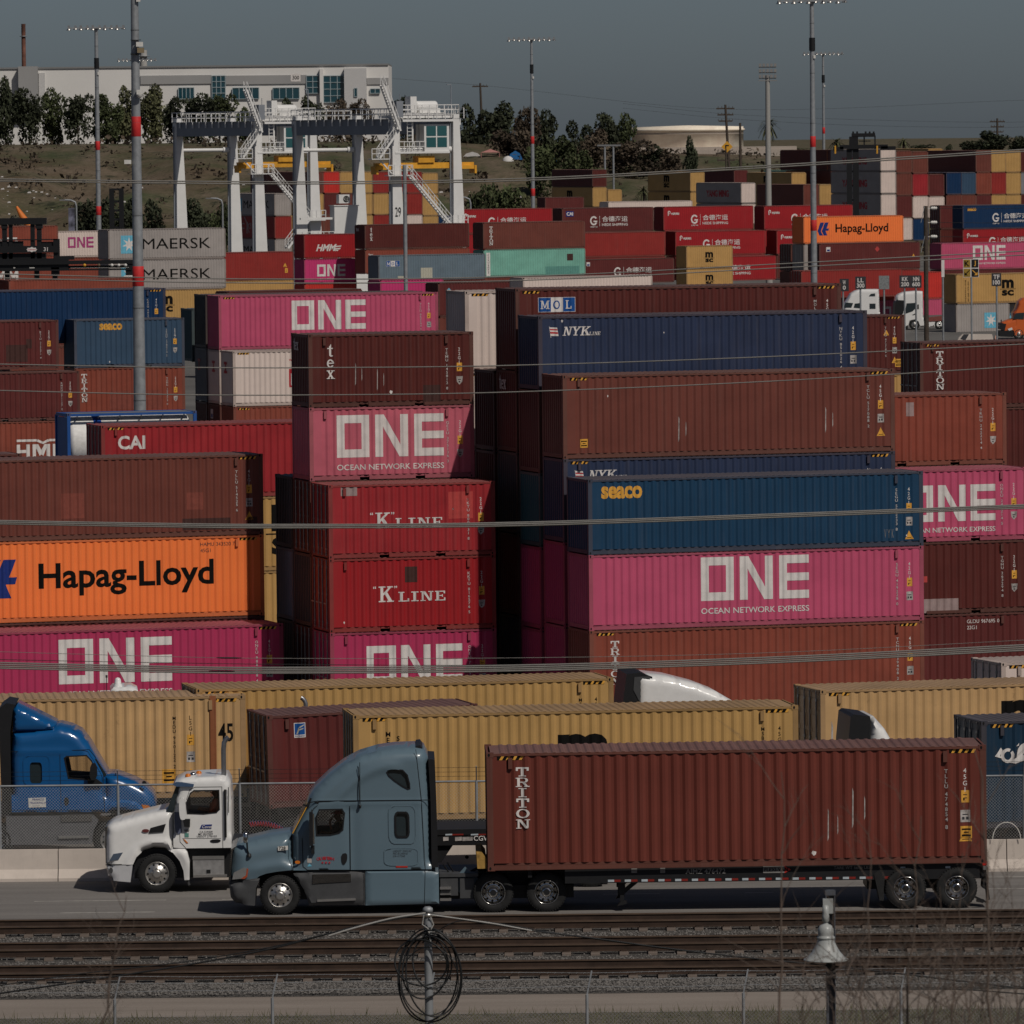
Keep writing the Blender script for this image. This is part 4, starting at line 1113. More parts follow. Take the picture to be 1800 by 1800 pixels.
wall_cols = [
 (1547, 262, ('grey', 'grey container with dull red lettering held by the black stacker, top tier', 1), ('grey', 'grey container with red lettering behind the black stacker, middle tier', 1), ('grey', 'grey container with red lettering behind the black stacker, bottom tier', 1)),
 (1575, 265, ('brown', 'brown end with white lettering, top beside the white ends'), ('brown', 'brown end in the middle tier beside the white ends'), ('maroon', 'maroon end low between white ends'), ('white', 'white end lowest beside the small orange container')),
 (1603.5, 266, ('brown', 'second brown end along the top tier'), ('fadered', 'faded red end in the middle of the end wall'), ('white', 'rust stained white end in the third tier'), ('deepblue', 'deep blue end at the bottom of the end wall')),
 (1632, 306, ('maroon', 'maroon end under the long dark side in the end wall'), ('white', 'white end low under the maroon one')),
 (1663, 303, ('deepblue', 'dark blue end beside the slate blue one in the end wall'), ('brown', 'brown end low under the dark blue one')),  # deep blue paints the shaded side of the slate blue container
 (1688, 303, ('steelblue', 'slate blue end in the middle tier'), ('brown', 'brown end low under the slate blue one')),
 (1715, 264, ('brown', 'brown end on the top tier after the long dark side'), ('rust', 'rust end in the middle tier beside the slate blue one'), ('maroon', 'maroon end with white lettering in the low tier')),
 (1741, 264, ('yellow3', 'mustard end on the top tier, first of two'), ('brick', 'brick end under the first mustard one'), ('yellow3', 'mustard end low in the third tier')),
 (1767, 264, ('yellow3', 'mustard end on the top tier, second of two'), ('yellow3', 'mustard end in the middle tier near the frame edge'), ('yellow3', 'lowest mustard end near the frame edge')),
 (1793, 264, ('darkbrown', 'dark end at the frame edge, top tier'), ('greydark', 'grey end at the frame edge, middle tier'), ('darkbrown', 'dark end at the frame edge, low tier'))]
for i, (px, py, *cs) in enumerate(wall_cols):
    end_on(px, py, 919 + 1.35 * i, *[e('white' if c[0] == 'grey' else c[0], c[1], *((('ymtext', 2.8, .9, .95),) if c[0] == 'grey' else ()), kind='40H') if c[0] != 'grey' else dict(e('grey', c[1], ('ymtext', 2.8, .9, .95)), rwhite=True) for c in cs])
end_on(1712, 264.5, 960, e('darkbrown', 'long dark container side on the top tier of the end wall'))
end_on(1631, 261, 975, e('yellow3', 'mustard end peeking above the second brown end'))
back_cols = [
 (540, 302, ('brown', 'brown end between the crane legs, top'), ('yellow3', 'mustard end between the crane legs, middle'), ('brown', 'brown end between the crane legs, bottom')),
 (568.5, 302, ('scarlet', 'scarlet end framed by the crane legs'), ('maroon', 'maroon end under the scarlet one between crane legs'), ('brown', 'brown end low behind the white crane house')),
 (597, 302, ('yellow3', 'mustard end beside the scarlet one between crane legs'), ('brown', 'brown end under the mustard one by the crane house'), ('brown', 'brown end at the bottom by the crane house')),
 (626.5, 302, ('yellow3', 'mustard end behind the tapered crane leg, top'), ('yellow3', 'mustard end behind the tapered crane leg, middle'), ('yellow3', 'mustard end behind the tapered crane leg, bottom')),
 (655.5, 302, ('brick', 'brick end with yellow label before the numbered crane leg'), ('yellow3', 'mustard end under the brick one before the numbered leg'), ('brick', 'brick end at the bottom before the numbered leg')),
 (685, 302, ('brick', 'brick end behind the numbered crane leg, top'), ('yellow3', 'mustard end behind the numbered crane leg'), ('brown', 'brown end behind the numbered crane leg, bottom')),
 (714, 302, ('brick', 'brick end beside the slanting crane stair, top'), ('brick', 'brick end beside the slanting crane stair, middle'), ('white', 'white end low beside the slanting crane stair')),
 (742, 304, ('yellow3', 'mustard end under the slanting crane stair, top'), ('yellow3', 'mustard end under the slanting crane stair, middle'), ('yellow3', 'mustard end under the slanting crane stair, bottom')),
 (770, 379, ('deepblue', 'deep blue end at the foot of the crane stair'),)]
for i, (px, py, *cs) in enumerate(back_cols):
    end_on(px, py, 952 + 1.35 * i, *[e(c[0], c[1]) for c in cs])
end_on(482, 340, 905, e('grey', 'grey container with star and black lettering framed by crane legs, upper', ('star', 1.3, .6, 1.7), ('maersk', 3.53, .98, 1.0, 1.45)), e('brick', 'brick container with a white figure emblem between crane legs', ('kangaroo', 3.5, 1.2, 1.6)), e('grey', 'grey container with black lettering framed by crane legs, lower', ('star', 1.3, .6, 1.7), ('maersk', 3.53, .98, 1.0, 1.45)))
end_on(484, 377.5, 907.5, e('yellow3', 'mustard end beside the white figure emblem, framed by the crane'))
end_on(512, 306, 960, e('maroon', 'maroon container under the yellow beam seen end on between cranes'))
# ------------------------------------------------------------------ vehicles
def inside(p, poly):
    x, z = p; c = False; n = len(poly); j = n - 1
    for i in range(n):
        xi, zi = poly[i]; xj, zj = poly[j]
        if (zi > z) != (zj > z) and x < (xj - xi) * (z - zi) / (zj - zi) + xi: c = not c
        j = i
    return c
def resample(poly, step, closed=True):
    out = []; n = len(poly)
    for i in range(n if closed else n - 1):
        a = poly[i]; b = poly[(i+1) % n]; k = max(1, int(hypot(b[0]-a[0], b[1]-a[1]) / step))
        for j in range(k): out.append((a[0] + (b[0]-a[0]) * j / k, a[1] + (b[1]-a[1]) * j / k))
    if not closed: out.append(poly[-1])
    return out
def rounded(poly, it=2):
    """corner-cutting on a closed polygon"""
    for _ in range(it):
        q = []; n = len(poly)
        for i in range(n):
            a = poly[i]; b = poly[(i+1) % n]
            q += [(a[0]*.75 + b[0]*.25, a[1]*.75 + b[1]*.25), (a[0]*.25 + b[0]*.75, a[1]*.25 + b[1]*.75)]
        poly = q
    return poly
def segdist(p, a, b):
    dx, dz = b[0]-a[0], b[1]-a[1]; l2 = dx*dx + dz*dz or 1e-9
    t = max(0, min(1, ((p[0]-a[0])*dx + (p[1]-a[1])*dz) / l2))
    return hypot(p[0]-a[0]-t*dx, p[1]-a[1]-t*dz)
def inflate(name, outline, mats, parent, W=1.2, r=.3, holes=(), step=.07, soft=None, bump=None, y0=0.0, angle=38):
    """body panel: a side profile with width 2W whose edges curve inwards where soft(x, z) says so"""
    ol = resample(outline, step); hs = [resample(h, step) for h in holes]
    segs = []
    for i in range(len(ol)):
        a = ol[i]; b = ol[(i+1) % len(ol)]
        if soft is None or soft((a[0]+b[0])/2, (a[1]+b[1])/2): segs.append((a, b))
    pts = list(ol); ed = [(i, (i+1) % len(ol)) for i in range(len(ol))]
    for h in hs:
        b = len(pts); pts += h; ed += [(b + i, b + (i+1) % len(h)) for i in range(len(h))]
    xs = [p[0] for p in ol]; zs = [p[1] for p in ol]
    nx = int((max(xs) - min(xs)) / step) + 1; nz = int((max(zs) - min(zs)) / step) + 1
    allseg = [(ol[i], ol[(i+1) % len(ol)]) for i in range(len(ol))] + [(h[i], h[(i+1) % len(h)]) for h in hs for i in range(len(h))]
    for i in range(nx + 1):
        for j in range(nz + 1):
            p = (min(xs) + (i + .5 * (j % 2)) * step, min(zs) + j * step)
            if inside(p, ol) and not any(inside(p, h) for h in hs):
                if min(segdist(p, a, b) for a, b in allseg) > step * .55: pts.append(p)
    vo, eo, fo, ov, oe, of = delaunay_2d_cdt([Vector(p) for p in pts], ed, [], 0, 1e-6)
    fo = [f for f in fo if inside((sum(vo[i].x for i in f)/len(f), sum(vo[i].y for i in f)/len(f)), ol) and not any(inside((sum(vo[i].x for i in f)/len(f), sum(vo[i].y for i in f)/len(f)), h) for h in hs)]
    def off(p):
        o = 0.0
        if segs:
            d = min(segdist(p, a, b) for a, b in segs)
            if d < r: o = r * (1 - sqrt(max(0, 1 - (1 - d / r) ** 2)))
        if bump: o -= bump(p[0], p[1])
        return o
    n = len(vo); mb = MB()
    vv = []
    for v in vo: vv.append((v.x, y0 + off((v.x, v.y)), v.y))
    for v in vo: vv.append((v.x, y0 + 2*W - off((v.x, v.y)), v.y))
    ff = [tuple(f) for f in fo] + [tuple(i + n for i in f)[::-1] for f in fo]
    inv = {}
    for i, o in enumerate(ov):
        for k in o: inv[k] = i
    for i in range(len(ol)):
        a = inv[i]; b = inv[(i+1) % len(ol)]
        if a != b: ff.append((a, b, b + n, a + n))
    mb.add(vv, ff, 0, True)
    o = mb.build(name, mats, parent)
    o.data.set_sharp_from_angle(angle=R(angle))
    return o

class Veh:
    """a vehicle placed where photo column px0 meets the ground at distance D"""
    def __init__(s, name, px0, pg0, D, label, cat, yaw=1.0, slope=.0108, z=0.016, group=None):
        s.D = D; s.s = F / D; s.px0 = px0; s.pg0 = pg0; s.slope = slope
        p = ground_px(px0, z, D); s.root = empty(name, (p.x, D, z), R(yaw), label, cat, group)
    def l(s, px, py): return ((px - s.px0) / s.s, (s.pg0 - s.slope * (px - s.px0) - py) / s.s)
    def Z1(s, *pts): return [s.l(X / 4, 1180 + Y / 4) for X, Y in pts]
    def Z2(s, *pts): return [s.l(350 + X / 3.6, 1200 + Y / 3.6) for X, Y in pts]
    def Z3(s, *pts): return [s.l(700 + X / 3.273, 1180 + Y / 3.273) for X, Y in pts]
    def Z5(s, *pts): return [s.l(300 + X / 7.5, 1360 + Y / 7.5) for X, Y in pts]
    def P(s, *pts): return [s.l(X, Y) for X, Y in pts]
    def plate(s, name, poly, y, mat, t=.02, parent=None):
        mb = MB(); mb.plate(poly, y, y + t); return mb.build(name, mat, parent or s.root)
    def line(s, name, poly, w, y, mat=None, closed=False, parent=None):
        mb = MB(); mb.ribbon(poly, w, y, 0, closed); return mb.build(name, mat or DARK, parent or s.root)
    def txt(s, name, cs, x, z, k, y, parent=None):
        me = flat_mesh(cs, 0, k); o = bpy.data.objects.new(name, me); COL.objects.link(o); o.parent = parent or s.root; o.location = (x, y, z); return o

def tyre_mesh(r, w):
    mb = MB(); mb.lathe([(r*.58, w*.10), (r*.62, 0.004), (r*.80, -.004), (r*.93, .012), (r*.985, .035), (r, .06), (r, w - .06), (r*.985, w - .035), (r*.93, w - .012), (r*.7, w), (r*.58, w*.9)], 44, (0,0,0), 'Y')
    for i in range(44):          # shoulder blocks
        a = 2*pi*i/44
        mb.bar((r*.955*cos(a), .012, r*.955*sin(a)), (r*.998*cos(a), .045, r*.998*sin(a)), .05, .012)
    me = mb.mesh('wheel'); mb.fix(me); me.materials.append(RUBBER); return me
def rim_mesh(kind, r):
    mb = MB()
    if kind == 'front':
        pr = [(r, .02), (r*.985, -.006), (r*.95, -.004), (r*.93, .035), (r*.80, .03), (r*.60, .0), (r*.50, -.03), (r*.40, -.035), (r*.36, -.10), (r*.26, -.125), (0, -.128)]
        hy, hr, ny = .012, r*.76, -.035
    else:
        pr = [(r, .02), (r*.985, -.006), (r*.94, .0), (r*.92, .05), (r*.88, .16), (r*.80, .185), (r*.60, .185), (r*.52, .17), (r*.42, .16), (r*.40, .03), (r*.30, .005), (0, .0)]
        hy, hr, ny = .178, r*.71, .16
    mb.lathe(pr, 40, (0,0,0), 'Y')
    for i in range(10):
        a = 2*pi*(i + .5)/10
        mb.disc((hr*cos(a), hy, hr*sin(a)), r*.088, 'Y', 12, 1)
        b = 2*pi*i/10
        mb.lathe([(.016, ny), (.016, ny - .03), (0, ny - .032)], 6, (r*.47*cos(b), 0, r*.47*sin(b)), 'Y', 0, False)
    mb.disc((0, pr[-1][1] - .004, 0), r*.25, 'Y', 20, 2)
    me = mb.mesh('rim'); mb.fix(me); me.materials.append(ALU if kind == 'front' else CHROME); me.materials.append(DARK); me.materials.append(BLACK if kind != 'front' else ALU); return me
def wheel(veh, px, py, kind='front', r=.49, y=.05, w=.30, rk=.615, hub=None):
    x, z = veh.l(px, py)
    t = bpy.data.objects.new('wheel', cached(('tyre', r, w), lambda: tyre_mesh(r, w))); COL.objects.link(t); t.parent = veh.root; t.location = (x, y, r)
    t.rotation_euler = (0, random.uniform(0, 3), 0)
    q = bpy.data.objects.new('rim', cached(('rim', kind, r), lambda: rim_mesh(kind, r * rk))); COL.objects.link(q); q.parent = t
    return t

def skin(name, joints, bones, mat, parent=None, levels=2):
    """one continuous skinned body from joints {name: (pos, radius)}; the first joint is the root"""
    names = list(joints); me = bpy.data.meshes.new(name)
    me.from_pydata([joints[k][0] for k in names], [(names.index(a), names.index(b)) for a, b in bones], [])
    o = bpy.data.objects.new(name, me); COL.objects.link(o)
    o.modifiers.new('s', 'SKIN'); sub = o.modifiers.new('u', 'SUBSURF'); sub.levels = levels; sub.render_levels = levels
    for i, k in enumerate(names):
        rr = joints[k][1]; me.skin_vertices[0].data[i].radius = rr if isinstance(rr, tuple) else (rr, rr)
        me.skin_vertices[0].data[i].use_root = i == 0
    dg = bpy.context.evaluated_depsgraph_get(); dg.update()
    m2 = bpy.data.meshes.new_from_object(o.evaluated_get(dg)); m2.name = name
    bpy.data.objects.remove(o); bpy.data.meshes.remove(me)
    for p in m2.polygons: p.use_smooth = True
    m2.materials.clear(); m2.materials.append(mat)
    o = bpy.data.objects.new(name, m2); COL.objects.link(o)
    if parent: o.parent = parent
    return o

def driver(loc, label, shirt, cap=None, hand_to_mouth=True, collar=None, lean=.12):
    """seated driver facing -x; loc = seat point under the pelvis"""
    r = empty('person', loc, 0, label, 'person')
    sh = (-.02 + lean, 0, .56)
    J = {'pelvis': ((0, 0, .10), (.15, .13)), 'belly': ((.02 + lean*.3, 0, .28), (.13, .15)), 'chest': ((lean*.8, 0, .46), (.13, .17)), 'neck': ((sh[0], 0, .62), .055), 'jaw': ((sh[0]-.035, 0, .70), (.072, .066)), 'crown': ((sh[0]-.02, 0, .80), (.098, .082))}
    B = [('pelvis', 'belly'), ('belly', 'chest'), ('chest', 'neck'), ('neck', 'jaw'), ('jaw', 'crown')]
    J['nose'] = ((sh[0]-.135, 0, .735), .014); B.append(('jaw', 'nose'))
    for sd, hm in ((-1, hand_to_mouth), (1, False)):
        n = 'n' if sd < 0 else 'f'
        J['sho' + n] = ((sh[0], sd*.19, .53), .06)
        if hm:
            J['elb' + n] = ((sh[0]-.16, sd*.25, .34), .045); J['wri' + n] = ((sh[0]-.22, sd*.10, .58), .03); J['pal' + n] = ((sh[0]-.19, sd*.05, .66), (.04, .022))
            dirs = ((.05, .0, .06), (.045, .018, .055), (.04, -.018, .05), (.03, -.034, .035)); th = (.06, .03, -.005)
        else:
            J['elb' + n] = ((sh[0]-.10, sd*.25, .28), .045); J['wri' + n] = ((sh[0]-.33, sd*.20, .30), .03); J['pal' + n] = ((sh[0]-.41, sd*.18, .32), (.04, .022))
            dirs = ((-.07, .0, .0), (-.07, .02, -.012), (-.065, -.02, -.01), (-.05, -.036, -.015)); th = (-.03, -.01, .05)
        B += [('chest', 'sho' + n), ('sho' + n, 'elb' + n), ('elb' + n, 'wri' + n), ('wri' + n, 'pal' + n)]
        for i, d in enumerate(dirs + (th,)):
            p = Vector(J['pal' + n][0]); J['f%d%s' % (i, n)] = (tuple(p + Vector(d) * .7), .0095); J['g%d%s' % (i, n)] = (tuple(p + Vector(d) * 1.15 + Vector((.01, 0, -.008))), .008)
            B += [('pal' + n, 'f%d%s' % (i, n)), ('f%d%s' % (i, n), 'g%d%s' % (i, n))]
        J['hip' + n] = ((-.04, sd*.10, .09), .09); J['kne' + n] = ((-.46, sd*.14, .14), .062); J['ank' + n] = ((-.62, sd*.14, -.28), .045); J['toe' + n] = ((-.80, sd*.14, -.34), .04)
        B += [('pelvis', 'hip' + n), ('hip' + n, 'kne' + n), ('kne' + n, 'ank' + n), ('ank' + n, 'toe' + n)]
    skin('body', J, B, SKIN, r)
    T = {k: (J[k][0], tuple(v * 1.14 for v in J[k][1]) if isinstance(J[k][1], tuple) else J[k][1] * 1.2) for k in ('belly', 'pelvis', 'chest')}
    T['neckbase'] = ((sh[0], 0, .575), .085)
    TB = [('belly', 'pelvis'), ('belly', 'chest'), ('chest', 'neckbase')]
    for n in 'nf':
        for k in ('sho', 'elb'): T[k + n] = (J[k + n][0], J[k + n][1] * 1.32)
        a = Vector(J['elb' + n][0]); b = Vector(J['wri' + n][0]); T['cuf' + n] = (tuple(a.lerp(b, .35)), .055)
        TB += [('chest', 'sho' + n), ('sho' + n, 'elb' + n), ('elb' + n, 'cuf' + n)]
    skin('shirt', T, TB, shirt, r)
    G = {'pel': ((0, 0, .10), (.16, .145))}; GB = []
    for n in 'nf':
        for k in ('hip', 'kne', 'ank'): G[k + n] = (J[k + n][0], J[k + n][1] * 1.18)
        GB += [('pel', 'hip' + n), ('hip' + n, 'kne' + n), ('kne' + n, 'ank' + n)]
    skin('trousers', G, GB, plain('dark_trousers', (.02, .022, .03), .9), r)
    hair = MB()
    hair.lathe([(.098, .0), (.104, .03), (.096, .07), (.06, .105), (0, .115)], 16, (sh[0] + .0, 0, .775)); hair.build('cap' if cap else 'hair', cap or plain('dark_hair', (.012, .009, .007), .8), r)
    if cap:
        m = MB(); m.plate([(sh[0]-.09, .80), (sh[0]-.20, .785), (sh[0]-.20, .80), (sh[0]-.09, .825)], -.075, .075); m.build('cap_brim', cap, r)
    m = MB()
    for yy in (-.032, .032): m.lathe([(.013, 0), (.009, -.006), (0, -.007)], 8, (sh[0]-.113, yy, .765), 'X')
    m.build('eyes', BLACK, r)
    for yy in (-.085, .085):
        m = MB(); m.lathe([(.03, 0), (.032, .012), (.02, .02), (0, .02)], 10, (sh[0]-.005, yy - .01, .755), 'Y'); m.build('ear', SKIN, r)
    if collar:
        m = MB(); m.tube([(sh[0] + .03 + .11*cos(a), .13*sin(a), .575 + .02*cos(a)) for a in frange(0, 2*pi, 17)], .035, 8); m.build('collar', collar, r)
    return r

# ---- grey-blue sleeper tractor in the front lane
TEAL = plain('metallic_teal_paint', C(76, 92, 101, 1.5), 0.34, 0.0, 0.03, 1.0, .55, .25)
v = Veh('sleeper_tractor', 405, 1618.2, 172.9, 'metallic teal blue sleeper tractor with raised roof pulling the brown container', 'truck')
low = lambda z0: (lambda x, z: z > z0)
hoodbump = lambda x, z: .05 * math.exp(-((z - (1.02 + .20 * math.exp(-((x - 1.25) / .75) ** 2))) / .13) ** 2) * smooth((x - .25) / .5) * smooth((2.75 - x) / .5)
cab = v.Z2((705,755), (740,705), (830,620), (930,545), (1030,492), (1150,457), (1250,443), (1380,438), (1440,448), (1465,500), (1476,700), (1480,1000), (1480,1208), (660,1215), (600,1215), (595,985), (690,800))
W1 = v.Z2((752,990), (748,880), (772,828), (915,825), (930,850), (918,955), (895,975), (840,988))
W2 = rounded(v.Z2((1254,846), (1295,845), (1336,847), (1338,925), (1338,1001), (1295,1002), (1254,1001), (1253,925)), 2)
W3 = rounded(v.Z2((1195,580), (1240,568), (1325,580), (1353,690), (1330,698), (1225,625)), 1)
sweep = lambda x, z: .045 * math.exp(-((z - (3.62 - .62 * ((x - 4.0) / 1.2) ** 2)) / .11) ** 2) * smooth((x - 2.4) / .5) * (1 if x < 3.9 else smooth((4.4 - x) / .5))
inflate('cab', cab, TEAL, v.root, 1.22, .30, (W1, W2, W3), .075, low(1.3), lambda x, z: .02 * math.exp(-((z - 2.72) / .05) ** 2) * smooth((x - 1.9) / .3) + sweep(x, z) - .03 * math.exp(-((x - 3.02) / .14) ** 2) * (z < 2.6))
hood = v.Z2((195,1275), (210,1085), (250,1055), (330,1033), (450,1005), (598,985), (602,1215), (590,1214), (500,1224), (430,1236), (385,1252), (366,1268), (300,1275))
inflate('hood', hood, TEAL, v.root, 1.12, .34, (), .07, lambda x, z: z > 1.22 + .1 * x or x < .12, hoodbump, y0=.08)
m = MB(); m.box(0, 0, 0, 0, 0, 0)
# grey lower bumper, side step fairing, painted chassis fairing
inflate('bumper', v.Z2((190,1300), (250,1283), (365,1266), (388,1268), (362,1330), (355,1440), (300,1437), (228,1425), (200,1390)), GREYPL, v.root, 1.2, .22, (), .06, lambda x, z: x < .25, None, y0=.02)
inflate('step_fairing', v.Z2((600,1235), (690,1222), (1055,1222), (1055,1438), (700,1440), (668,1340)), GREYPL, v.root, 1.2, .06, (), .08)
inflate('chassis_fairing', v.Z2((1058,1218), (1440,1216), (1525,1232), (1525,1430), (1058,1440)), TEAL, v.root, 1.22, .05, (), .08, None, lambda x, z: .012 * math.exp(-((z - .74) / .02) ** 2) + .012 * math.exp(-((z - .20) / .02) ** 2))
v.plate('side_extender', v.Z2((1466,508), (1508,510), (1516,800), (1522,1196), (1481,1200), (1478,760)), .03, BLACK, 2.36)
for nm, W, t in (('door_window', W1, .03), ('sleeper_window', W2, .03), ('roof_window', W3, .06)):
    v.plate(nm, W, .05, glass('dark_cab_glass' if nm != 'door_window' else 'clear_cab_glass', through=.9 if nm == 'door_window' else 0), .008)
v.plate('far_window', W1, 2.36, glass('clear_cab_glass', through=.9), .008)
for W, w in ((W1, .035), (W2, .045), (W3, .03)): v.line('window_seal', W, w, -.012, BLACK, True)
v.plate('windshield', v.Z2((598,982), (612,985), (692,815), (705,770), (688,800)), .10, glass('windshield_glass', (.02, .03, .035)), 2.2)
v.line('glass_reflection', v.Z2((600,978), (690,812)), .02, .06, YELLOW)  # yellowish reflection on the windshield, painted as a strip
v.line('sun_visor', v.Z2((672,800), (700,806), (716,762)), .05, .10, BLACK)
m = MB(); m.ribbon(v.Z2((705,900), (735,820), (770,792), (965,790), (965,1212), (690,1212), (664,1190), (660,1010)), .014, -.004); m.ribbon(v.Z2((600,990), (600,1215)), .016, .012); m.ribbon(v.Z2((706,782), (760,772), (1478,766)), .02, -.022); m.ribbon(v.Z2((1388,445), (1420,760), (1440,1200), (1432,1430)), .012, -.006); m.ribbon(v.Z2((1055,1222), (1055,1438)), .014, -.004)
m.build('panel_gaps', DARK, v.root)
m = MB(); m.ribbon(rounded(v.Z2((1213,802), (1298,802), (1382,803), (1383,920), (1384,1042), (1298,1043), (1214,1042), (1213,920)), 2), .03, -.008, 0, True); m.ribbon(rounded(v.Z2((1182,1075), (1287,1074), (1393,1075), (1395,1128), (1395,1183), (1287,1184), (1182,1183), (1181,1128)), 2), .02, -.006, 0, True); m.build('window_frame', TEAL, v.root)
v.plate('drip_rail', v.Z2((735,778), (960,775), (1020,772), (960,790), (770,794)), -.012, BLACK, .02)
# mirrors, handle, lamps, tank step
m = MB(); m.box(*[0]*6); 
x, z = v.l(350 + 725/3.6, 1200 + 945/3.6)
m = MB(); m.tube([(x, -.20, z - .46), (x, -.24, z - .40), (x, -.24, z + .40), (x, -.16, z + .46)], .02, 6); m.box(x - .07, x + .02, -.33, -.14, z - .40, z + .42); m.box(x - .03, x + .05, -.10, .02, z - .62, z - .42); mm = m.build('mirror', BLACK, v.root)
m = MB(); m.box(x + .02, x + .055, -.31, -.16, z - .36, z + .38); m.build('mirror_glass', CHROME, mm)
x, z = v.l(350 + 303/3.6, 1200 + 1010/3.6)
m = MB(); m.lathe([(0, -.1), (.05, -.09), (.065, 0), (.06, .13), (.03, .17), (0, .175)], 12, (x - .01, .06, z - .02)); hm = m.build('hood_mirror', CHROME, v.root)
m = MB(); m.tube([(x + .02, .07, z - .08), (x + .03, .07, z - .3), (x + .07, .10, z - .42)], .024, 6); m.lathe([(.06, -.02), (.05, .06), (0, .07)], 10, (x + .07, .06, z - .44)); m.build('mirror_stem', BLACK, hm)
v.plate('door_handle', rounded(v.Z2((906,1110), (944,1102), (946,1150), (925,1182), (908,1168)), 1), -.015, BLACK, .02)
v.plate('tank_step', v.Z2((724,1240), (966,1236), (968,1286), (720,1300)), -.02, CHROME, .03)
v.plate('lower_step', v.Z2((752,1400), (995,1392), (995,1405), (750,1414)), -.05, ALU, .06)
v.plate('headlight', v.Z2((213,1274), (222,1230), (285,1198), (306,1202), (302,1246), (268,1268)), .055, plain('headlight_lens', (.42, .42, .41), .15, .6), .06)
v.plate('turn_lamp', v.Z2((268,1268), (300,1246), (306,1202), (316,1206), (308,1256), (292,1270)), .05, plain('red_amber_lens', (.34, .07, .03), .3), .05)
v.plate('grille_edge', v.Z2((188,1278), (206,1082), (240,1062), (216,1090), (200,1278)), .10, CHROME, 2.1)
m = MB()
for i in range(14): 
    a = v.Z2((196 + i * .8, 1265 - 13 * i))[0]; m.box(a[0] - .01, a[0] + .015, .07, .1, a[1], a[1] + .02)
m.build('grille_mesh', DARK, v.root)
v.plate('marker_lamp', rounded(v.Z2((613,1152), (645,1152), (645,1172), (613,1172)), 2), -.012, AMBER, .02)
v.plate('side_reflector', v.Z2((1254,1184), (1328,1184), (1328,1197), (1254,1197)), -.012, REDM, .012)
m = MB(); 
for dx in (0, 9): m.tube([(v.l(350 + (1022 + dx)/3.6, 0)[0], -.05, v.Z2((1022,552 - dx*3))[0][1]), (v.l(350 + (1028 + dx*.3)/3.6, 0)[0], -.07, v.Z2((1030,790))[0][1])], .008, 5)
x, z = v.Z2((1030,805))[0]; m.lathe([(.0, -.06), (.03, -.03), (.035, .03), (0, .05)], 8, (x, -.06, z)); m.build('antenna', BLACK, v.root)
m = MB(); x, z = v.Z2((1385,440))[0]; m.plate([(x, z - .05), (x + .18, z - .02), (x + .12, z + .06), (x + .02, z + .04)], .3, 2.1); m.build('roof_lip', BLACK, v.root)
x, z = v.Z2((510,1085))[0]; v.plate('number_plate', [(x - .02, z - .02), (x + .225, z), (x + .225, z + .10), (x - .02, z + .085)], .045, WHITE, .02)
v.txt('lettering', text('728', .085, .012, mk='k'), x, z, 1, .04)
x, z = v.Z2((750,1160))[0]
red = []
for i, ch in enumerate('CALWESTERN'):
    red += move(text(ch, .075, .012, mk='r'), .04 * i, .022 * sin(pi * (i + .5) / 10))
v.txt('lettering', red + [p for i in range(3) for p in move([(w_, f_, 'r') for w_, f_, m_ in star('r')], .10 + .085 * i, -.095, .09)], x, z + .03, 1, -.008)
x, z = v.Z2((1236,1130))[0]
v.txt('lettering', move(text('USDOT 2203152', .045, .0, mk='v', shear=.2), 0, .12) + move(text('MC 812404-E', .045, .0, mk='v', shear=.2), 0, .06) + move(text('CA 417365', .045, .0, mk='v', shear=.2), .0, .0), x, z, 1, -.006)
v.plate('decal', v.Z2((690,1138), (718,1138), (718,1166), (690,1166)), -.008, MK['f'], .006); v.plate('decal', v.Z2((690,1190), (704,1170), (720,1188)), -.008, MK['c'], .006)
# frame, catwalk, quarter fenders, wheels
fr_ = MB(); xr = v.l(1020, 0)[0]
fr_.box(.7, xr, .75, .85, .62, .92); fr_.box(.7, xr, 1.6, 1.7, .62, .92); fr_.box(4.9, xr - .1, .5, 1.95, .30, .62); fr_.box(.9, 4.9, .35, 2.1, .35, .95)
fr_.build('chassis_frame', BLACK, v.root)
gx = v.l(775, 0)[0]
m = MB(); m.box(gx, gx + .95, .12, 2.3, .88, .96); m.box(gx + .02, gx + .45, .15, .6, .42, .86); m.box(gx + .5, gx + .85, .15, .6, .35, .84); m.build('catwalk', GREYPL, v.root)
m = MB()
for zz, w_ in ((.58, .06), (.30, .06), (.45, .02)): m.box(gx + .01, gx + .28, .08, .2, zz, zz + w_)
m.build('battery_box_steps', ALU, v.root)
m = MB(); a, b = v.Z3((352,1300), (442,1200)); m.bar((a[0], .32, a[1]), (b[0], .32, b[1]), .04, .55); m.build('quarter_fender', TEAL, v.root)
for px in (869.6, 964):
    wheel(v, px, 1577, 'drive', .49, .03, .62)
wheel(v, 493, 1585, 'front', .49, .06, .30)
for px in (493, 869.6, 964):
    t = wheel(v, px, 1577, 'drive', .49, 1.78, .60); t.rotation_euler[1] = 1
m = MB(); m.tube([(gx + .2, .5, 1.2), (gx + .35, .6, .95), (gx + .75, .7, .95), (gx + 1.25, .8, 1.2)], .022, 6); m.tube([(gx + .1, .5, 1.15), (gx + .3, .6, .85), (gx + .7, .6, .88), (gx + 1.2, .8, 1.18)], .02, 6); m.build('air_hoses', BLACK, v.root)
seat = v.Z2((872,1060))[0]
m = MB(); m.box(seat[0] - .25, seat[0] + .28, .38, .92, seat[1] - .30, seat[1] - .02); m.box(seat[0] + .24, seat[0] + .36, .36, .94, seat[1] - .1, seat[1] + .62); m.build('seat', BLACK, v.root)
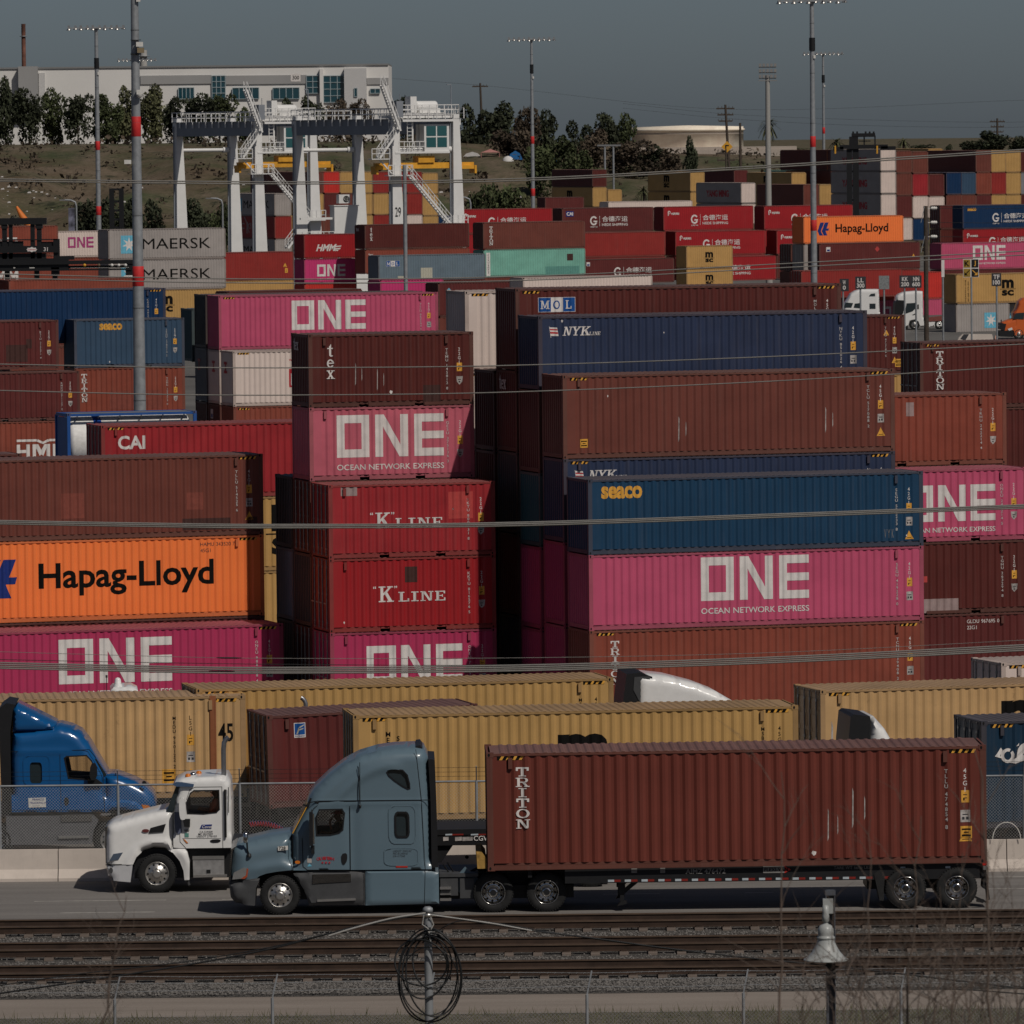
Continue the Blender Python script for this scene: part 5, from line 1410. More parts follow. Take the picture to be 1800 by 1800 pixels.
m = MB(); m.box(1.75, 4.1, .15, 2.3, 1.3, 1.38); m.box(2.85, 3.0, .12, 2.3, 2.35, 3.4); m.box(2.05, 2.3, .25, 2.2, 1.38, 1.78); m.build('cab_floor', BLACK, v.root)
px_ = Vector((seat[0], .62, seat[1] - .05)); wp = v.root.matrix_basis @ px_
driver(wp, 'person in red cap and yellow collar driving the teal tractor, hand at mouth', plain('dark_shirt', (.05, .05, .055), .9), plain('red_cap', (.4, .02, .02), .7), True, plain('pale_yellow_vest', (.52, .42, .22), .8), .10)

# ---- trailer chassis carrying the brown container
t = Veh('container_chassis', 857, 1612.6, 172.7, 'black container chassis under the brown container with white and red reflective tape', 'trailer')
xe = t.l(1740, 0)[0]
m = MB(); 
for yy in (.10, 2.22):
    m.box(1.9, xe - .02, yy, yy + .12, .72, 1.09)
m.box(0.0, 2.2, .55, 1.9, .95, 1.09)
for i in range(11): m.box(1.0 + 1.1 * i, 1.1 + 1.1 * i, .2, 2.3, .85, 1.07)
m.box(xe - .12, xe, .05, 2.4, .78, 1.10); m.box(xe - 2.9, xe - .25, .5, 1.9, .45, .8)
m.build('chassis_beam', BLACK, t.root)
m = MB(); m.plate(t.P((838.5,1503), (848,1503), (856,1513), (856,1532), (840,1532)), .05, 2.35); m.build('front_bolster', plain('worn_yellow_paint', (.34, .20, .05), .8, var=.5, scale=5), t.root)
tw = MB(); tr = MB()
for i in range(21):
    x = 2.95 + .41 * i
    if x < xe - 2.6: tw.box(x, x + .15, .092, .10, .745, .80); tr.box(x + .155, x + .31, .092, .10, .745, .80)
for xx in (xe - 2.1, xe - 1.0): tw.box(xx, xx + .12, .092, .1, .98, 1.03)
tw.build('white_reflective_tape', plain('white_reflective', (.42, .47, .50), .5), t.root); tr.build('red_reflective_tape', plain('red_reflective', (.20, .018, .012), .5), t.root)
x, z = t.l(1208, 1538); t.txt('lettering', text('AIMZ 476472', .125, .008, mk='g'), x, z - .06, 1, .085)
x, z = t.l(1345, 1536); t.plate('sign_plate', [(x, z - .07), (x + .52, z - .07), (x + .52, z + .10), (x, z + .10)], .085, MK['g'], .01); t.txt('lettering', text('FLEXI-VAN', .09, .02, mk='k'), x + .03, z - .03, 1, .08)
t.plate('arrow_mark', [(x + .52, z - .08), (x + .68, z + .01), (x + .52, z + .11)], .084, REDM, .01)
x, z = t.l(1470, 1530); t.txt('lettering', text('TARE WT 6600 LBS', .075, .0, mk='g'), x, z - .06, 1, .085)
for (pa, pw, mk) in ((1112, .14, 'g'), (1163, .12, 'g')):
    x, z = t.l(pa, 1536); t.plate('data_plate', [(x, z - .06), (x + pw, z - .06), (x + pw, z + .07), (x, z + .07)], .086, MK[mk], .008)
lx = t.l(1095, 0)[0]
for yy in (.32, 1.95):
    m = MB(); m.box(lx - .07, lx + .09, yy, yy + .16, .42, 1.0); m.box(lx - .04, lx + .06, yy + .02, yy + .14, .18, .45); m.plate([(lx - .10, .13), (lx + .12, .18), (lx + .12, .25), (lx - .02, .24)], yy - .03, yy + .19)
    a = t.l(1142, 0)[0]
    m.bar((lx + .06, yy + .05, .52), (a - .1, yy + .05, .92), .05); m.bar((lx + .06, yy + .12, .44), (a, yy + .12, .92), .05); m.build('landing_leg', BLACK, t.root)
for px in (1596.7, 1687.3):
    for yy in (.03, 1.80): wheel(t, px, 1569, 'drive', .50, yy, .60, .60)
m = MB(); m.plate(t.Z3((0,0), (1,0), (1,1)), 0, 0) ; 
a = t.P((1541,1543), (1552,1535), (1560,1545), (1558,1590), (1551,1590)); t.plate('mud_flap', a, .08, RUBBER, .60)
m = MB(); 
a = t.P((1736,1535), (1744,1550), (1741,1572), (1733,1568)); m.plate(a, .1, .7); a = t.P((1739,1555), (1742,1556), (1746,1588), (1743,1590)); m.plate(a, .06, .7); m.build('rear_mud_flap', RUBBER, t.root)
t.plate('tail_lamp', t.P((1733,1519), (1741,1519), (1741,1527), (1733,1527)), -.01, plain('tail_lens', (.45, .02, .015), .3), .06)
t.plate('bumper_lamp', t.P((1734,1528), (1741,1528), (1741,1535), (1734,1535)), -.01, ALU, .05)
m = MB(); a, b = t.P((1715,1590), (1742,1603)); m.bar((a[0], .1, .3), (b[0], .1, .12), .05); m.bar((a[0] + .1, .1, .2), (b[0] - .1, .1, .16), .09); m.build('hanging_bracket', BLACK, t.root)
q = at(855.5, 1323.5, F / 72.4)
container((q.x, q.y, q.z - 2.896), R(1.2), K('40H', 'truckbrown', 'brown container riding on the trailer behind the teal tractor', ('triton', .87, 2.53, .225), ('wstreak', 8.3, .6, .8), ('wstreak', 8.9, .9, 1.0), ('chip', 7.9, .25, .7, .8), ('caution', 11.55, .62, 1.0), code='TLLU 474854 8'), 2, None, -.0035)

# ---- white day-cab tractor in the second lane
WD = 178.3
v = Veh('day_cab_tractor', 187, 1586.5, WD, 'white day cab tractor with chrome exhaust stack and blue door emblem', 'truck', .5, .0108)
Wd = v.Z1((1328,1058), (1320,985), (1350,915), (1375,897), (1550,895), (1552,1030), (1530,1052), (1440,1062))
inflate('cab', v.Z1((1240,842), (1290,815), (1350,805), (1560,796), (1605,805), (1628,850), (1636,1000), (1636,1302), (1280,1306), (1225,1300), (1222,1042), (1262,870)), WHITEP, v.root, 1.12, .16, (Wd,), .07, low(1.5), None, .08)
inflate('hood', v.Z1((745,1420), (746,1240), (760,1152), (800,1128), (900,1100), (1000,1075), (1100,1050), (1180,1034), (1226,1040), (1226,1300), (1290,1290), (1322,1330), (1338,1400), (1335,1528), (1300,1530), (1294,1465), (1268,1395), (1222,1338), (1160,1308), (1085,1303), (1010,1325), (962,1368), (938,1420)), WHITEP, v.root, 1.08, .22, (), .06, lambda x, z: z > 1.0 + .05 * x and not (1.9 < x and z < 1.4) or x < .06,
        lambda x, z: .05 * math.exp(-((hypot(x - (277/70. - 187/70. + .02), z - .5) - .78) / .10) ** 2), .06)
inflate('bumper', v.Z1((745,1428), (935,1424), (918,1545), (800,1535), (760,1510)), plain('silver_white_paint', (.50, .50, .51), .3, .1, .05, coat=.4), v.root, 1.12, .2, (), .06, lambda x, z: x < .1, None, .04)
v.plate('windshield', v.Z1((1178,1046), (1225,1046), (1272,865), (1250,862)), .14, glass('windshield_glass'), 1.95)
v.plate('cowl_panel', v.Z1((1232,1048), (1282,1050), (1285,1190), (1262,1208), (1240,1190)), .068, plain('slate_grey_panel', C(70, 75, 90), .4), .02)
v.plate('sun_visor', v.Z1((1226,854), (1248,838), (1290,836), (1376,850), (1372,868), (1250,866)), .0, plain('blue_visor', C(50, 66, 88), .3), 2.3)
v.plate('door_window', Wd, .12, glass('clear_cab_glass', through=.9), .008); v.plate('far_window', Wd, 2.2, glass('clear_cab_glass', through=.9), .008)
v.line('window_seal', Wd, .03, .072, BLACK, True)
m = MB(); m.ribbon(v.Z1((1322,960), (1345,890), (1385,872), (1572,870), (1574,1304)), .012, .076); m.ribbon(v.Z1((1270,1180), (1272,1260), (1310,1302)), .012, .076); m.ribbon(v.Z1((1226,1040), (1222,1300)), .014, .05); m.ribbon(v.Z1((746,1422), (936,1418)), .02, .055); m.ribbon(v.Z1((1290,1236), (1560,1236)), .01, .077)
m.build('panel_gaps', DARK, v.root)
m = MB(); m.tube([(v.Z1((1595,920))[0][0], .04, v.Z1((0,905))[0][1]), (v.Z1((1595,1240))[0][0], .04, v.Z1((0,1245))[0][1])], .028, 8); m.build('grab_bar', BLACK, v.root)
m = MB(); m.tube([(v.Z1((1618,890))[0][0], .05, v.Z1((0,890))[0][1]), (v.Z1((1618,1070))[0][0], .05, v.Z1((0,1070))[0][1])], .012, 6); m.build('grab_bar', BLACK, v.root)
a = rounded(v.Z1((1270,942), (1316,938), (1322,1085), (1300,1098), (1274,1088)), 2); m = MB(); m.plate(a, -.28, -.02); mm = m.build('mirror', WHITEP, v.root)
mm.data.shade_smooth() if False else None
v.plate('mirror_arm', v.Z1((1296,1096), (1346,1096), (1344,1152), (1304,1150)), -.05, BLACK, .14)
v.plate('hood_intake', v.Z1((1052,1196), (1066,1160), (1174,1131), (1156,1188)), .03, BLACK, .05)
v.plate('emblem', [(x_, z_) for x_, z_ in [(v.Z1((1030,1180))[0][0] + .09*cos(a), v.Z1((1030,1180))[0][1] + .042*sin(a)) for a in frange(0, 5.9, 16)]], .03, plain('dark_red_badge', (.12, .03, .03), .4), .04)
v.plate('headlight', v.Z1((770,1396), (800,1345), (868,1334), (836,1386)), .045, plain('smoked_lens', (.10, .13, .18), .15, .3), .06)
v.plate('turn_lamp', v.Z1((928,1388), (945,1358), (968,1354), (952,1388)), .045, AMBER, .04)
v.plate('fog_lamp_recess', [(v.Z1((782,1462))[0][0] + .05*cos(a), v.Z1((782,1462))[0][1] + .07*sin(a)) for a in frange(0, 5.9, 14)], .035, GREYPL, .04)
v.plate('grille', v.Z1((742,1168), (756,1150), (756,1410), (742,1420)), .25, CHROME, 1.7)
v.plate('fuel_tank', v.Z1((1360,1368), (1580,1366), (1580,1495), (1362,1496)), .10, plain('brushed_tank', (.42, .41, .40), .4, .6, .2), .6)
v.plate('tank_strip', v.Z1((1358,1362), (1582,1360), (1582,1384), (1358,1386)), .085, ALU, .05); v.plate('tank_strip', v.Z1((1362,1494), (1600,1490), (1600,1508), (1362,1514)), .08, ALU, .06)
v.plate('fuel_cap', v.Z1((1456,1458), (1484,1458), (1484,1482), (1456,1482)), .085, BLACK, .03)
v.plate('door_handle', rounded(v.Z1((1482,1244), (1560,1240), (1556,1264), (1490,1268)), 1), .068, BLACK, .02)
v.plate('side_marker', v.Z1((1294,1240), (1304,1242), (1330,1268), (1318,1270)), .066, AMBER, .012)
x, z = v.Z1((1416,1168))[0]; w_ = (1500 - 1416) / 4 / v.s
v.plate('door_emblem', v.Z1((1412,1166), (1426,1138), (1500,1136), (1498,1145), (1488,1150), (1494,1166)), .066, MK['n'], .012)
v.txt('lettering', text('Coves', .075, .01, mk='w', shear=.25), x + .045, z + .018, 1, .06)
for i, s_ in enumerate(('CA 519309', 'MC 0519309', 'USDOT 2790103')):
    x, z = v.Z1((1412 - 10 * i, 1196 + 16 * i))[0]; v.txt('lettering', text(s_, .05, .002, mk='v'), x, z, 1, .07)
v.plate('decal', v.Z1((1300,1172), (1340,1172), (1336,1188), (1306,1188)), .07, MK['g'], .006); v.plate('decal', v.Z1((1305,1198), (1334,1198), (1334,1226), (1305,1226)), .07, MK['u'], .006)
m = MB(); xx = v.Z1((1582,0))[0][0]; zz = [v.Z1((0, Y))[0][1] for Y in (840, 640, 585, 562, 548)]
m.tube([(xx, .6, zz[0] - 1.2), (xx, .6, zz[0]), (xx, .6, zz[1]), (xx + .02, .6, zz[2]), (xx + .07, .6, zz[3]), (xx + .13, .6, zz[4])], .062, 12); m.build('exhaust_stack', plain('dull_chrome', (.30, .30, .31), .35, .8), v.root)
for i, X in enumerate((1330, 1362, 1400)):
    x, z = v.Z1((X, 806 - i))[0]; m = MB(); m.lathe([(.075, -.04), (.07, .01), (.04, .04), (0, .045)], 10, (x, .45 + .35 * i, z + .03)); m.build('roof_lamp', AMBER if i != 1 else CHROME, v.root)
fr_ = MB(); fr_.box(.6, 7.6, .75, .85, .6, .9); fr_.box(.6, 7.6, 1.6, 1.7, .6, .9); fr_.box(.7, 3.2, .3, 2.0, .35, 1.1); fr_.box(3.9, 7.2, .5, 1.9, .5, .95); fr_.box(2.0, 5.7, .12, 2.1, 1.20, 1.28); fr_.build('chassis_frame', BLACK, v.root)
wheel(v, 276.5, 1550, 'front', .49, .06, .30)
for px in (612, 706): wheel(v, px, 1546, 'drive', .49, .04, .6)
for px in (276.5, 612, 706): wheel(v, px, 1546, 'drive', .49, 1.75, .55)
m = MB(); a = v.Z1((1318,1530), (1334,1570)); m.bar((a[0][0], .2, a[0][1]), (a[1][0], .2, a[1][1]), .05); m.build('mud_bracket', GREYPL, v.root)
m = MB(); hx = v.l(432, 0)[0]
for k, col in enumerate((0, 1)):
    m.tube([(hx + .1 + .0075 * i, .9 + .2 * k + .05*cos(i * .7), 1.62 + .12 * sin(i / 140 * pi * 1.0) - .0019 * i + .06*sin(i * .7)) for i in range(160)], .012, 4, k)
m.build('coiled_air_hose', [plain('red_hose', (.35, .04, .03), .5), plain('blue_hose', (.03, .07, .2), .5)], v.root)
seat = v.Z1((1500,1090))[0]
m = MB(); m.box(seat[0] - .25, seat[0] + .25, .38, .92, seat[1] - .30, seat[1] - .02); m.box(seat[0] + .2, seat[0] + .32, .36, .94, seat[1] - .1, seat[1] + .62); m.build('seat', BLACK, v.root)
driver(v.root.matrix_basis @ Vector((seat[0] + .02, .48, seat[1] - .12)), 'person in bright orange shirt sitting in the white tractor cab', plain('orange_shirt', (.62, .12, .035), .85), None, False, None, .10)

# ---- chassis behind the white tractor: its nose shows beside the teal tractor
t = Veh('container_chassis', 770, 1580.5, 178.6, 'empty black chassis nose with white letters behind the white tractor', 'trailer', .5)
m = MB(); m.plate(t.P((766,1476), (900,1474), (900,1484), (766,1486)), .1, 2.3); m.plate(t.P((766,1488), (1080,1482), (1080,1502), (766,1504)), .1, .22); m.plate(t.P((766,1488), (1080,1482), (1080,1502), (766,1504)), 2.1, 2.22); m.plate(t.P((766,1500), (800,1500), (776,1535), (766,1535)), .2, 2.0)
m.plate(t.P((1010,1500), (1080,1498), (1080,1560), (1030,1560)), .5, 1.9); m.build('chassis_beam', BLACK, t.root)
for i, (a, b, mt) in enumerate(((784, 796, 'white_reflective'), (796, 816, 'red_reflective'), (829, 842, 'white_reflective'), (842, 858, 'red_reflective'))):
    t.plate('reflective_tape', t.P((a,1483.5), (b,1483), (b,1485.5), (a,1486)), .085, MATS[mt], .01)
for a, b in ((780, 789.5), (801, 813), (814, 832)): t.plate('data_plate', t.P((a,1489), (b,1488.5), (b,1495), (a,1496)), .085, MK['f'], .01)
x, z = t.l(834, 1495.5); t.txt('lettering', text('CGW', .125, .012), x, z, 1, .08)
for px in (1040,): wheel(t, px, 1545, 'drive', .49, .05, .6); wheel(t, px, 1545, 'drive', .49, 1.75, .6)

# ---- blue tractor behind the barrier fence
BLUEP = plain('metallic_blue_paint', C(8, 66, 112, 1.4), 0.26, 0.0, 0.04, 1.0, .6, .4)
BD = 195.5
v = Veh('sleeper_tractor', 0, 1531, BD, 'bright metallic blue tractor with roof wedge behind the chain link fence', 'truck', 1.5, .0108, -0.87)
Wb = v.Z1((466,680), (480,668), (620,662), (655,700), (690,790), (648,832), (492,820))
Ws = rounded(v.Z1((219,710), (262,709), (305,711), (305,785), (305,857), (262,858), (220,857), (219,785)), 2)
inflate('cab', v.Z1((88,1062), (84,700), (100,500), (300,478), (430,454), (510,474), (580,510), (640,590), (690,680), (762,800), (745,1062)), BLUEP, v.root, 1.2, .28, (Wb, Ws), .08, low(1.8), lambda x, z: .03 * math.exp(-((z - 3.0) / .06) ** 2) * smooth((2.2 - x) / .5))
inflate('hood', v.Z1((745,1062), (745,800), (830,805), (950,850), (1040,898), (1088,950), (1104,1030), (1072,1060), (1012,1070), (950,1010), (850,988), (785,1008), (742,1062)), BLUEP, v.root, 1.1, .3, (), .07, lambda x, z: z > 1.75 or x > 4.1, None, .08)
inflate('fender', v.Z1((738,1062), (780,1000), (850,975), (960,990), (1020,1040), (1025,1072), (1005,1072), (940,1055), (850,1048), (790,1052), (755,1075)), BLUEP, v.root, 1.2, .08, (), .06, None, None, 0)
inflate('roof_wedge', v.Z1((100,496), (105,340), (130,312), (200,345), (320,405), (404,448), (402,486), (300,492)), BLUEP, v.root, 1.15, .16, (), .07, None, None, .05)
v.plate('side_extender', v.Z1((6,330), (60,290), (125,302), (104,345), (84,500), (84,1090), (20,1090), (8,600)), .04, BLACK, 2.3)
for nm, W in (('door_window', Wb), ('sleeper_window', Ws)): v.plate(nm, W, .05, glass('clear_cab_glass', through=.9) if nm == 'door_window' else glass('dark_cab_glass'), .008)
v.plate('far_window', Wb, 2.3, glass('clear_cab_glass', through=.9), .008)
v.line('window_seal', Wb, .035, -.01, BLACK, True); v.line('window_frame', rounded(v.Z1((176,661), (268,660), (360,660), (361,765), (362,870), (268,871), (177,872), (176,765)), 2), .03, -.008, BLUEP, True)
m = MB(); m.ribbon(v.Z1((432,640), (436,1062)), .014, -.005); m.ribbon(v.Z1((90,634), (380,630)), .014, -.008); m.ribbon(v.Z1((380,632), (640,620), (680,670), (738,800), (742,1062)), .018, -.005); m.ribbon(v.Z1((86,1048), (740,1048)), .012, -.006); m.build('panel_gaps', DARK, v.root)
v.plate('windshield', v.Z1((690,690), (758,800), (745,815), (676,690)), .1, glass('windshield_glass'), 2.0)
v.plate('mirror', rounded(v.Z1((648,712), (694,712), (696,826), (640,832)), 1), -.25, BLACK, .16); v.plate('mirror_arm', v.Z1((624,826), (690,826), (734,860), (724,872), (630,870)), -.1, BLACK, .14)
v.plate('hood_mirror', rounded(v.Z1((1008,846), (1030,842), (1046,868), (1036,880), (1012,872)), 1), .02, BLACK, .1)
v.plate('door_handle', rounded(v.Z1((456,962), (490,955), (492,1010), (462,1022)), 1), -.012, BLACK, .02)
v.plate('headlight', v.Z1((1004,1012), (1050,1018), (1074,1040), (1020,1056)), .06, AMBER, .1)
v.plate('chassis_fairing', v.Z1((46,1092), (660,1085), (700,1120), (660,1200), (650,1290), (48,1296)), .05, plain('grey_fairing', (.10, .10, .105), .5), 2.2)
v.plate('tank_step', v.Z1((434,1082), (652,1078), (652,1128), (436,1132)), .02, CHROME, .04); v.plate('lower_step', v.Z1((414,1234), (630,1230), (632,1246), (416,1250)), .0, ALU, .06)
v.plate('door_sign', v.Z1((206,962), (329,958), (330,1026), (208,1030)), -.01, WHITE, .008)
x, z = v.Z1((222,980))[0]; v.txt('lettering', move(text('FRANCO', .06, .015, mk='n', shear=.2), .04, 0) + move(text('TRUCKING INC.', .055, .01, mk='n', shear=.2), -.03, -.09) + move(text('CA 519204', .03, 0, mk='v'), .05, -.16) + move(text('USDOT 2791033', .03, 0, mk='v'), 0, -.21), x, z, 1, -.016)
m = MB(); m.box(.2, 4.4, .4, 2.0, .5, 1.0); m.box(-1.5, .3, .5, 1.9, .6, 1.0); m.build('chassis_frame', BLACK, v.root)
wheel(v, 790/4, 1480, 'front', .52, .06); wheel(v, -8, 1480, 'drive', .52, .05, .6); wheel(v, -8, 1480, 'drive', .52, 1.7, .6); wheel(v, 790/4, 1480, 'drive', .52, 1.8, .3)
m = MB(); m.tube([(v.Z1((12,0))[0][0], .1, v.Z1((0,400))[0][1]), (v.Z1((12,0))[0][0], .1, v.Z1((0,650))[0][1])], .02, 6); m.build('grab_bar', ALU, v.root)
m = MB(); m.tube([(v.Z1((820,790))[0][0], .3, v.Z1((0,800))[0][1]), (v.Z1((826,870))[0][0], .25, v.Z1((0,1000))[0][1])], .012, 5); m.build('antenna', BLACK, v.root)

# ---- containers waiting on chassis behind the fence
def queue(px, py, s, yaw, sp, tilt=0.0, anchor='L', legs=True):
    D = F / s; p = at(px, py, D); L, H = SIZE[sp['kind']]; yw = R(yaw)
    q = Vector((p.x, p.y, p.z - H))
    if anchor == 'R': q -= Vector((cos(yw), sin(yw), 0)) * L
    c = container(q, yw, sp, 2, None, tilt)
    if legs:
        gz = terrain(q.x, q.y); h = q.z - gz
        r = empty('container_chassis', (q.x, q.y, gz), yw, legs, 'trailer', None)
        m = MB()
        for yy in (.35, 1.95): m.box(.1, L - .1, yy, yy + .14, h - .42, h - .02)
        for i in range(6): m.box(.3 + (L - .8) * i / 5, .45 + (L - .8) * i / 5, .05, 2.38, h - .2, h - .03)
        m.build('chassis_beam', BLACK, r)
        for i, x in enumerate((L * .80, L * .80 + 1.25, L * .12)):
            for yy in (.02, 1.8):
                t_ = bpy.data.objects.new('wheel', cached(('tyre', .49, .6), lambda: tyre_mesh(.49, .6))); COL.objects.link(t_); t_.parent = r; t_.location = (x, yy, .49)
                q_ = bpy.data.objects.new('rim', cached(('rim', 'drive', .49), lambda: rim_mesh('drive', .49 * .615))); COL.objects.link(q_); q_.parent = t_
    return c
queue(431.5, 1221.5, 62.2, 6.0, K('45H', 'yellow2', 'pale mustard container with black number and rusty posts behind the blue tractor', ('45', 12.93, 1.58, .52), ('caution', 11.33, .42, 1.35), code='MEDU 950122 2', ck='k', size='L5G1'), 0, 'R', 'chassis under the pale mustard container with the black number')
queue(472, 1258, 63.6, 15, K('20', 'maroon', 'short maroon container with blue and yellow square emblem tilted on its chassis', ('florens', .78, 1.93, .33), door=True), -.024, 'L', 'chassis under the tilted short maroon container')
queue(620.5, 1257, 65.4, 8.0, K('40H', 'yellow3', 'clean mustard container with black door end in front of the other mustard ones', ('medi', .95, 2.42, .65), ('msc', 5.58, .65, 1.37), code='MSBU 516084 2', ck='k', door=True), 0, 'L', 'chassis under the clean mustard container behind the teal tractor')
queue(345, 1211, 62.0, 12.5, K('40H', 'yellow3', 'mustard container farther back whose roof shows above the short maroon one', code='MSNU 703141 6', ck='k', door=True), 0, 'L', 'chassis under the far mustard container')
queue(1442, 1213, 61.6, 16, K('40H', 'yellow2', 'rust stained mustard container behind the brown trailer rear', ('medi', .95, 2.30, .75), ('msc', 5.5, .55, 1.6), ('wstreak', .3, .4, 1.6), door=True), 0, 'L', 'chassis under the rust stained mustard container')
queue(1725, 1268, 65.9, 14, K('40H', 'navy', 'navy container with white sea horse emblem behind the brown trailer rear', ('horse', .40, 1.72, .55), door=True), 0, 'L', 'chassis under the navy sea horse container behind the fence')
queue(1760, 1165, 59.0, 18, K('40H', 'white', 'white container roof and dark door end beside the frame edge', door=True), 0, 'L', 'chassis under the white container by the frame edge')

# ---- tractors partly hidden: roof fairings rising between the containers
def fairing(px0, D, poly, back, label, extra=None):
    p0 = poly[0]; z = -0.87
    v = Veh('tractor', px0, 230 - .0105 * (px0 - 900) + (CAMZ - z) * F / D, D, label, 'truck', 6, .0108, z)
    inflate('cab', v.P(*poly), WHITEP, v.root, 1.15, .25, (), .09, low(2.4))
    v.plate('sleeper_back', v.P(*back), .06, BLACK, 2.2)
    m = MB(); m.box(v.P(poly[0])[0][0] - .3, v.P(poly[0])[0][0] + 6, .5, 1.9, .6, 1.0); m.build('chassis_frame', BLACK, v.root)
    for dx in (0.3, 4.2): 
        t_ = wheel(v, px0 + dx * v.s, 0, 'drive', .49, .05, .6)
    return v
v = fairing(1100, 207, [(1118,1500), (1122,1192), (1128,1187), (1180,1193), (1230,1206), (1266,1220), (1300,1240), (1340,1275), (1372,1330), (1440,1360), (1455,1500)], [(1097,1240), (1104,1187), (1128,1184), (1150,1192), (1149,1500), (1098,1500)], 'white tractor whose rounded roof fairing rises above the mustard containers')
v.plate('fairing_recess', v.P((1118,1192), (1146,1191), (1142,1238), (1128,1238), (1116,1215)), .04, GREYPL, .03); v.plate('fairing_slot', v.P((1183,1231), (1240,1233), (1240,1238), (1183,1238)), .02, BLACK, .03)
v = fairing(1497, 192.5, [(1530,1560), (1533,1262), (1540,1262), (1560,1285), (1572,1306), (1610,1330), (1640,1400), (1700,1430), (1705,1560)], [(1493,1310), (1498,1262), (1504,1258), (1533,1262), (1531,1400), (1493,1400)], 'white tractor whose small roof wedge shows above the brown container')
# yard tractor with beacon dome
D = 205.0
v = Veh('yard_tractor', 200, 230 + 7.4 + (CAMZ + .87) * F / D, D, 'white yard tractor roof with domed antenna peeking over the pale mustard container', 'truck', 4, .0108, -0.87)
inflate('cab', v.P((197,1500), (198,1216), (203,1211), (235,1210), (246,1216), (250,1500)), WHITEP, v.root, 1.0, .15, (), .09, low(2.0))
m = MB(); x, z = v.l(211, 1211); m.lathe([(.13, -.03), (.13, .05), (.10, .09), (.09, .2), (.06, .25), (0, .27)], 16, (x, .5, z)); m.lathe([(.075, 0.075), (.105, .08), (.105, .09)], 16, (x, .5, z)); m.build('antenna_dome', WHITEP, v.root)
m = MB(); x, z = v.l(191, 1218); m.tube([(x, .2, z), (x, .2, z + .42)], .012, 5); m.lathe([(.03, .40), (.03, .47), (0, .48)], 8, (x, .2, z)); m.tube([(x + 1.25, .3, z), (x + 1.25, .3, z + .35)], .006, 4); m.build('whip_antenna', BLACK, v.root)
v.plate('roof_lights', v.P((206,1217), (232,1216), (234,1220), (206,1220)), -.02, BLACK, .04)
v.plate('side_window', v.P((206,1235), (240,1235), (240,1300), (206,1300)), -.01, glass('dark_cab_glass'), .02)
m = MB(); m.box(-.5, 4, .3, 1.8, .5, 1.0); m.build('chassis_frame', BLACK, v.root)
for dx in (.4, 3.4): wheel(v, 200 + dx * v.s, 0, 'drive', .49, .05, .5)
# exhaust pipe of a hidden truck behind the short maroon container
D = 199.5; p = at(541, 1245, D)
v = Veh('day_cab_tractor', 541, 230 + 3.7 + (CAMZ + .87) * F / D, D, 'dark tractor hidden behind the short maroon container, only its exhaust pipe rising', 'truck', 4, .0108, -0.87)
x, z = v.l(541, 1245)
m = MB(); m.tube([(x, .3, .8), (x, .3, z), (x, .3, z + .08), (x - .03, .3, z + .16), (x - .09, .3, z + .23), (x - .13, .3, z + .25)], .065, 10); m.build('exhaust_stack', MATS['dull_chrome'], v.root)
inflate('cab', [(x - 1.6, .8), (x - 1.5, 2.4), (x - 1.2, 2.6), (x - .25, 2.6), (x - .2, .8)], BLACK, v.root, .9, .2, (), .1, low(1.5), None, .5)
m = MB(); m.box(x - 3.2, x + 2.5, .6, 1.8, .6, 1.0); m.build('chassis_frame', BLACK, v.root)
for dx in (-2.6, 1.6): wheel(v, 541 + dx * v.s, 0, 'drive', .49, .15, .5)
# ------------------------------------------------------------------ gantry cranes
CW = plain('crane_white', (0.66, 0.65, 0.63), 0.5, var=0.06, scale=.5)
CG = plain('crane_grey', (0.21, 0.225, 0.25), 0.55, var=0.08, scale=.5)  # the girders' shaded side is put into this grey; small fittings share it
SPR = plain('spreader_yellow', (0.62, 0.30, 0.03), 0.5, var=.2, scale=1)
def railing(mb, a, b, h=1.1, n=8, w=.06):
    a = Vector(a); b = Vector(b); up = Vector((0, 0, h))
    for i in range(n + 1):
        p = a.lerp(b, i / n); mb.bar(p, p + up, w)
    mb.bar(a + up, b + up, w); mb.bar(a + up * .5, b + up * .5, w * .8)
def stair(mb, a, b, w=.9):
    a = Vector(a); b = Vector(b)
    for dy in (-w/2, w/2):
        d = Vector((0, dy, 0)); mb.bar(a + d, b + d, .10, .22)
        n = 7
        for i in range(n + 1): p = a.lerp(b, i / n) + d; mb.bar(p, p + Vector((0, 0, 1.0)), .05)
        mb.bar(a + d + Vector((0, 0, 1.0)), b + d + Vector((0, 0, 1.0)), .06)
    n = int(abs(b.z - a.z) / .3)
    for i in range(n):
        p = a.lerp(b, (i + .5) / n); mb.box(p.x - .14, p.x + .14, p.y - w/2, p.y + w/2, p.z - .02, p.z + .02)
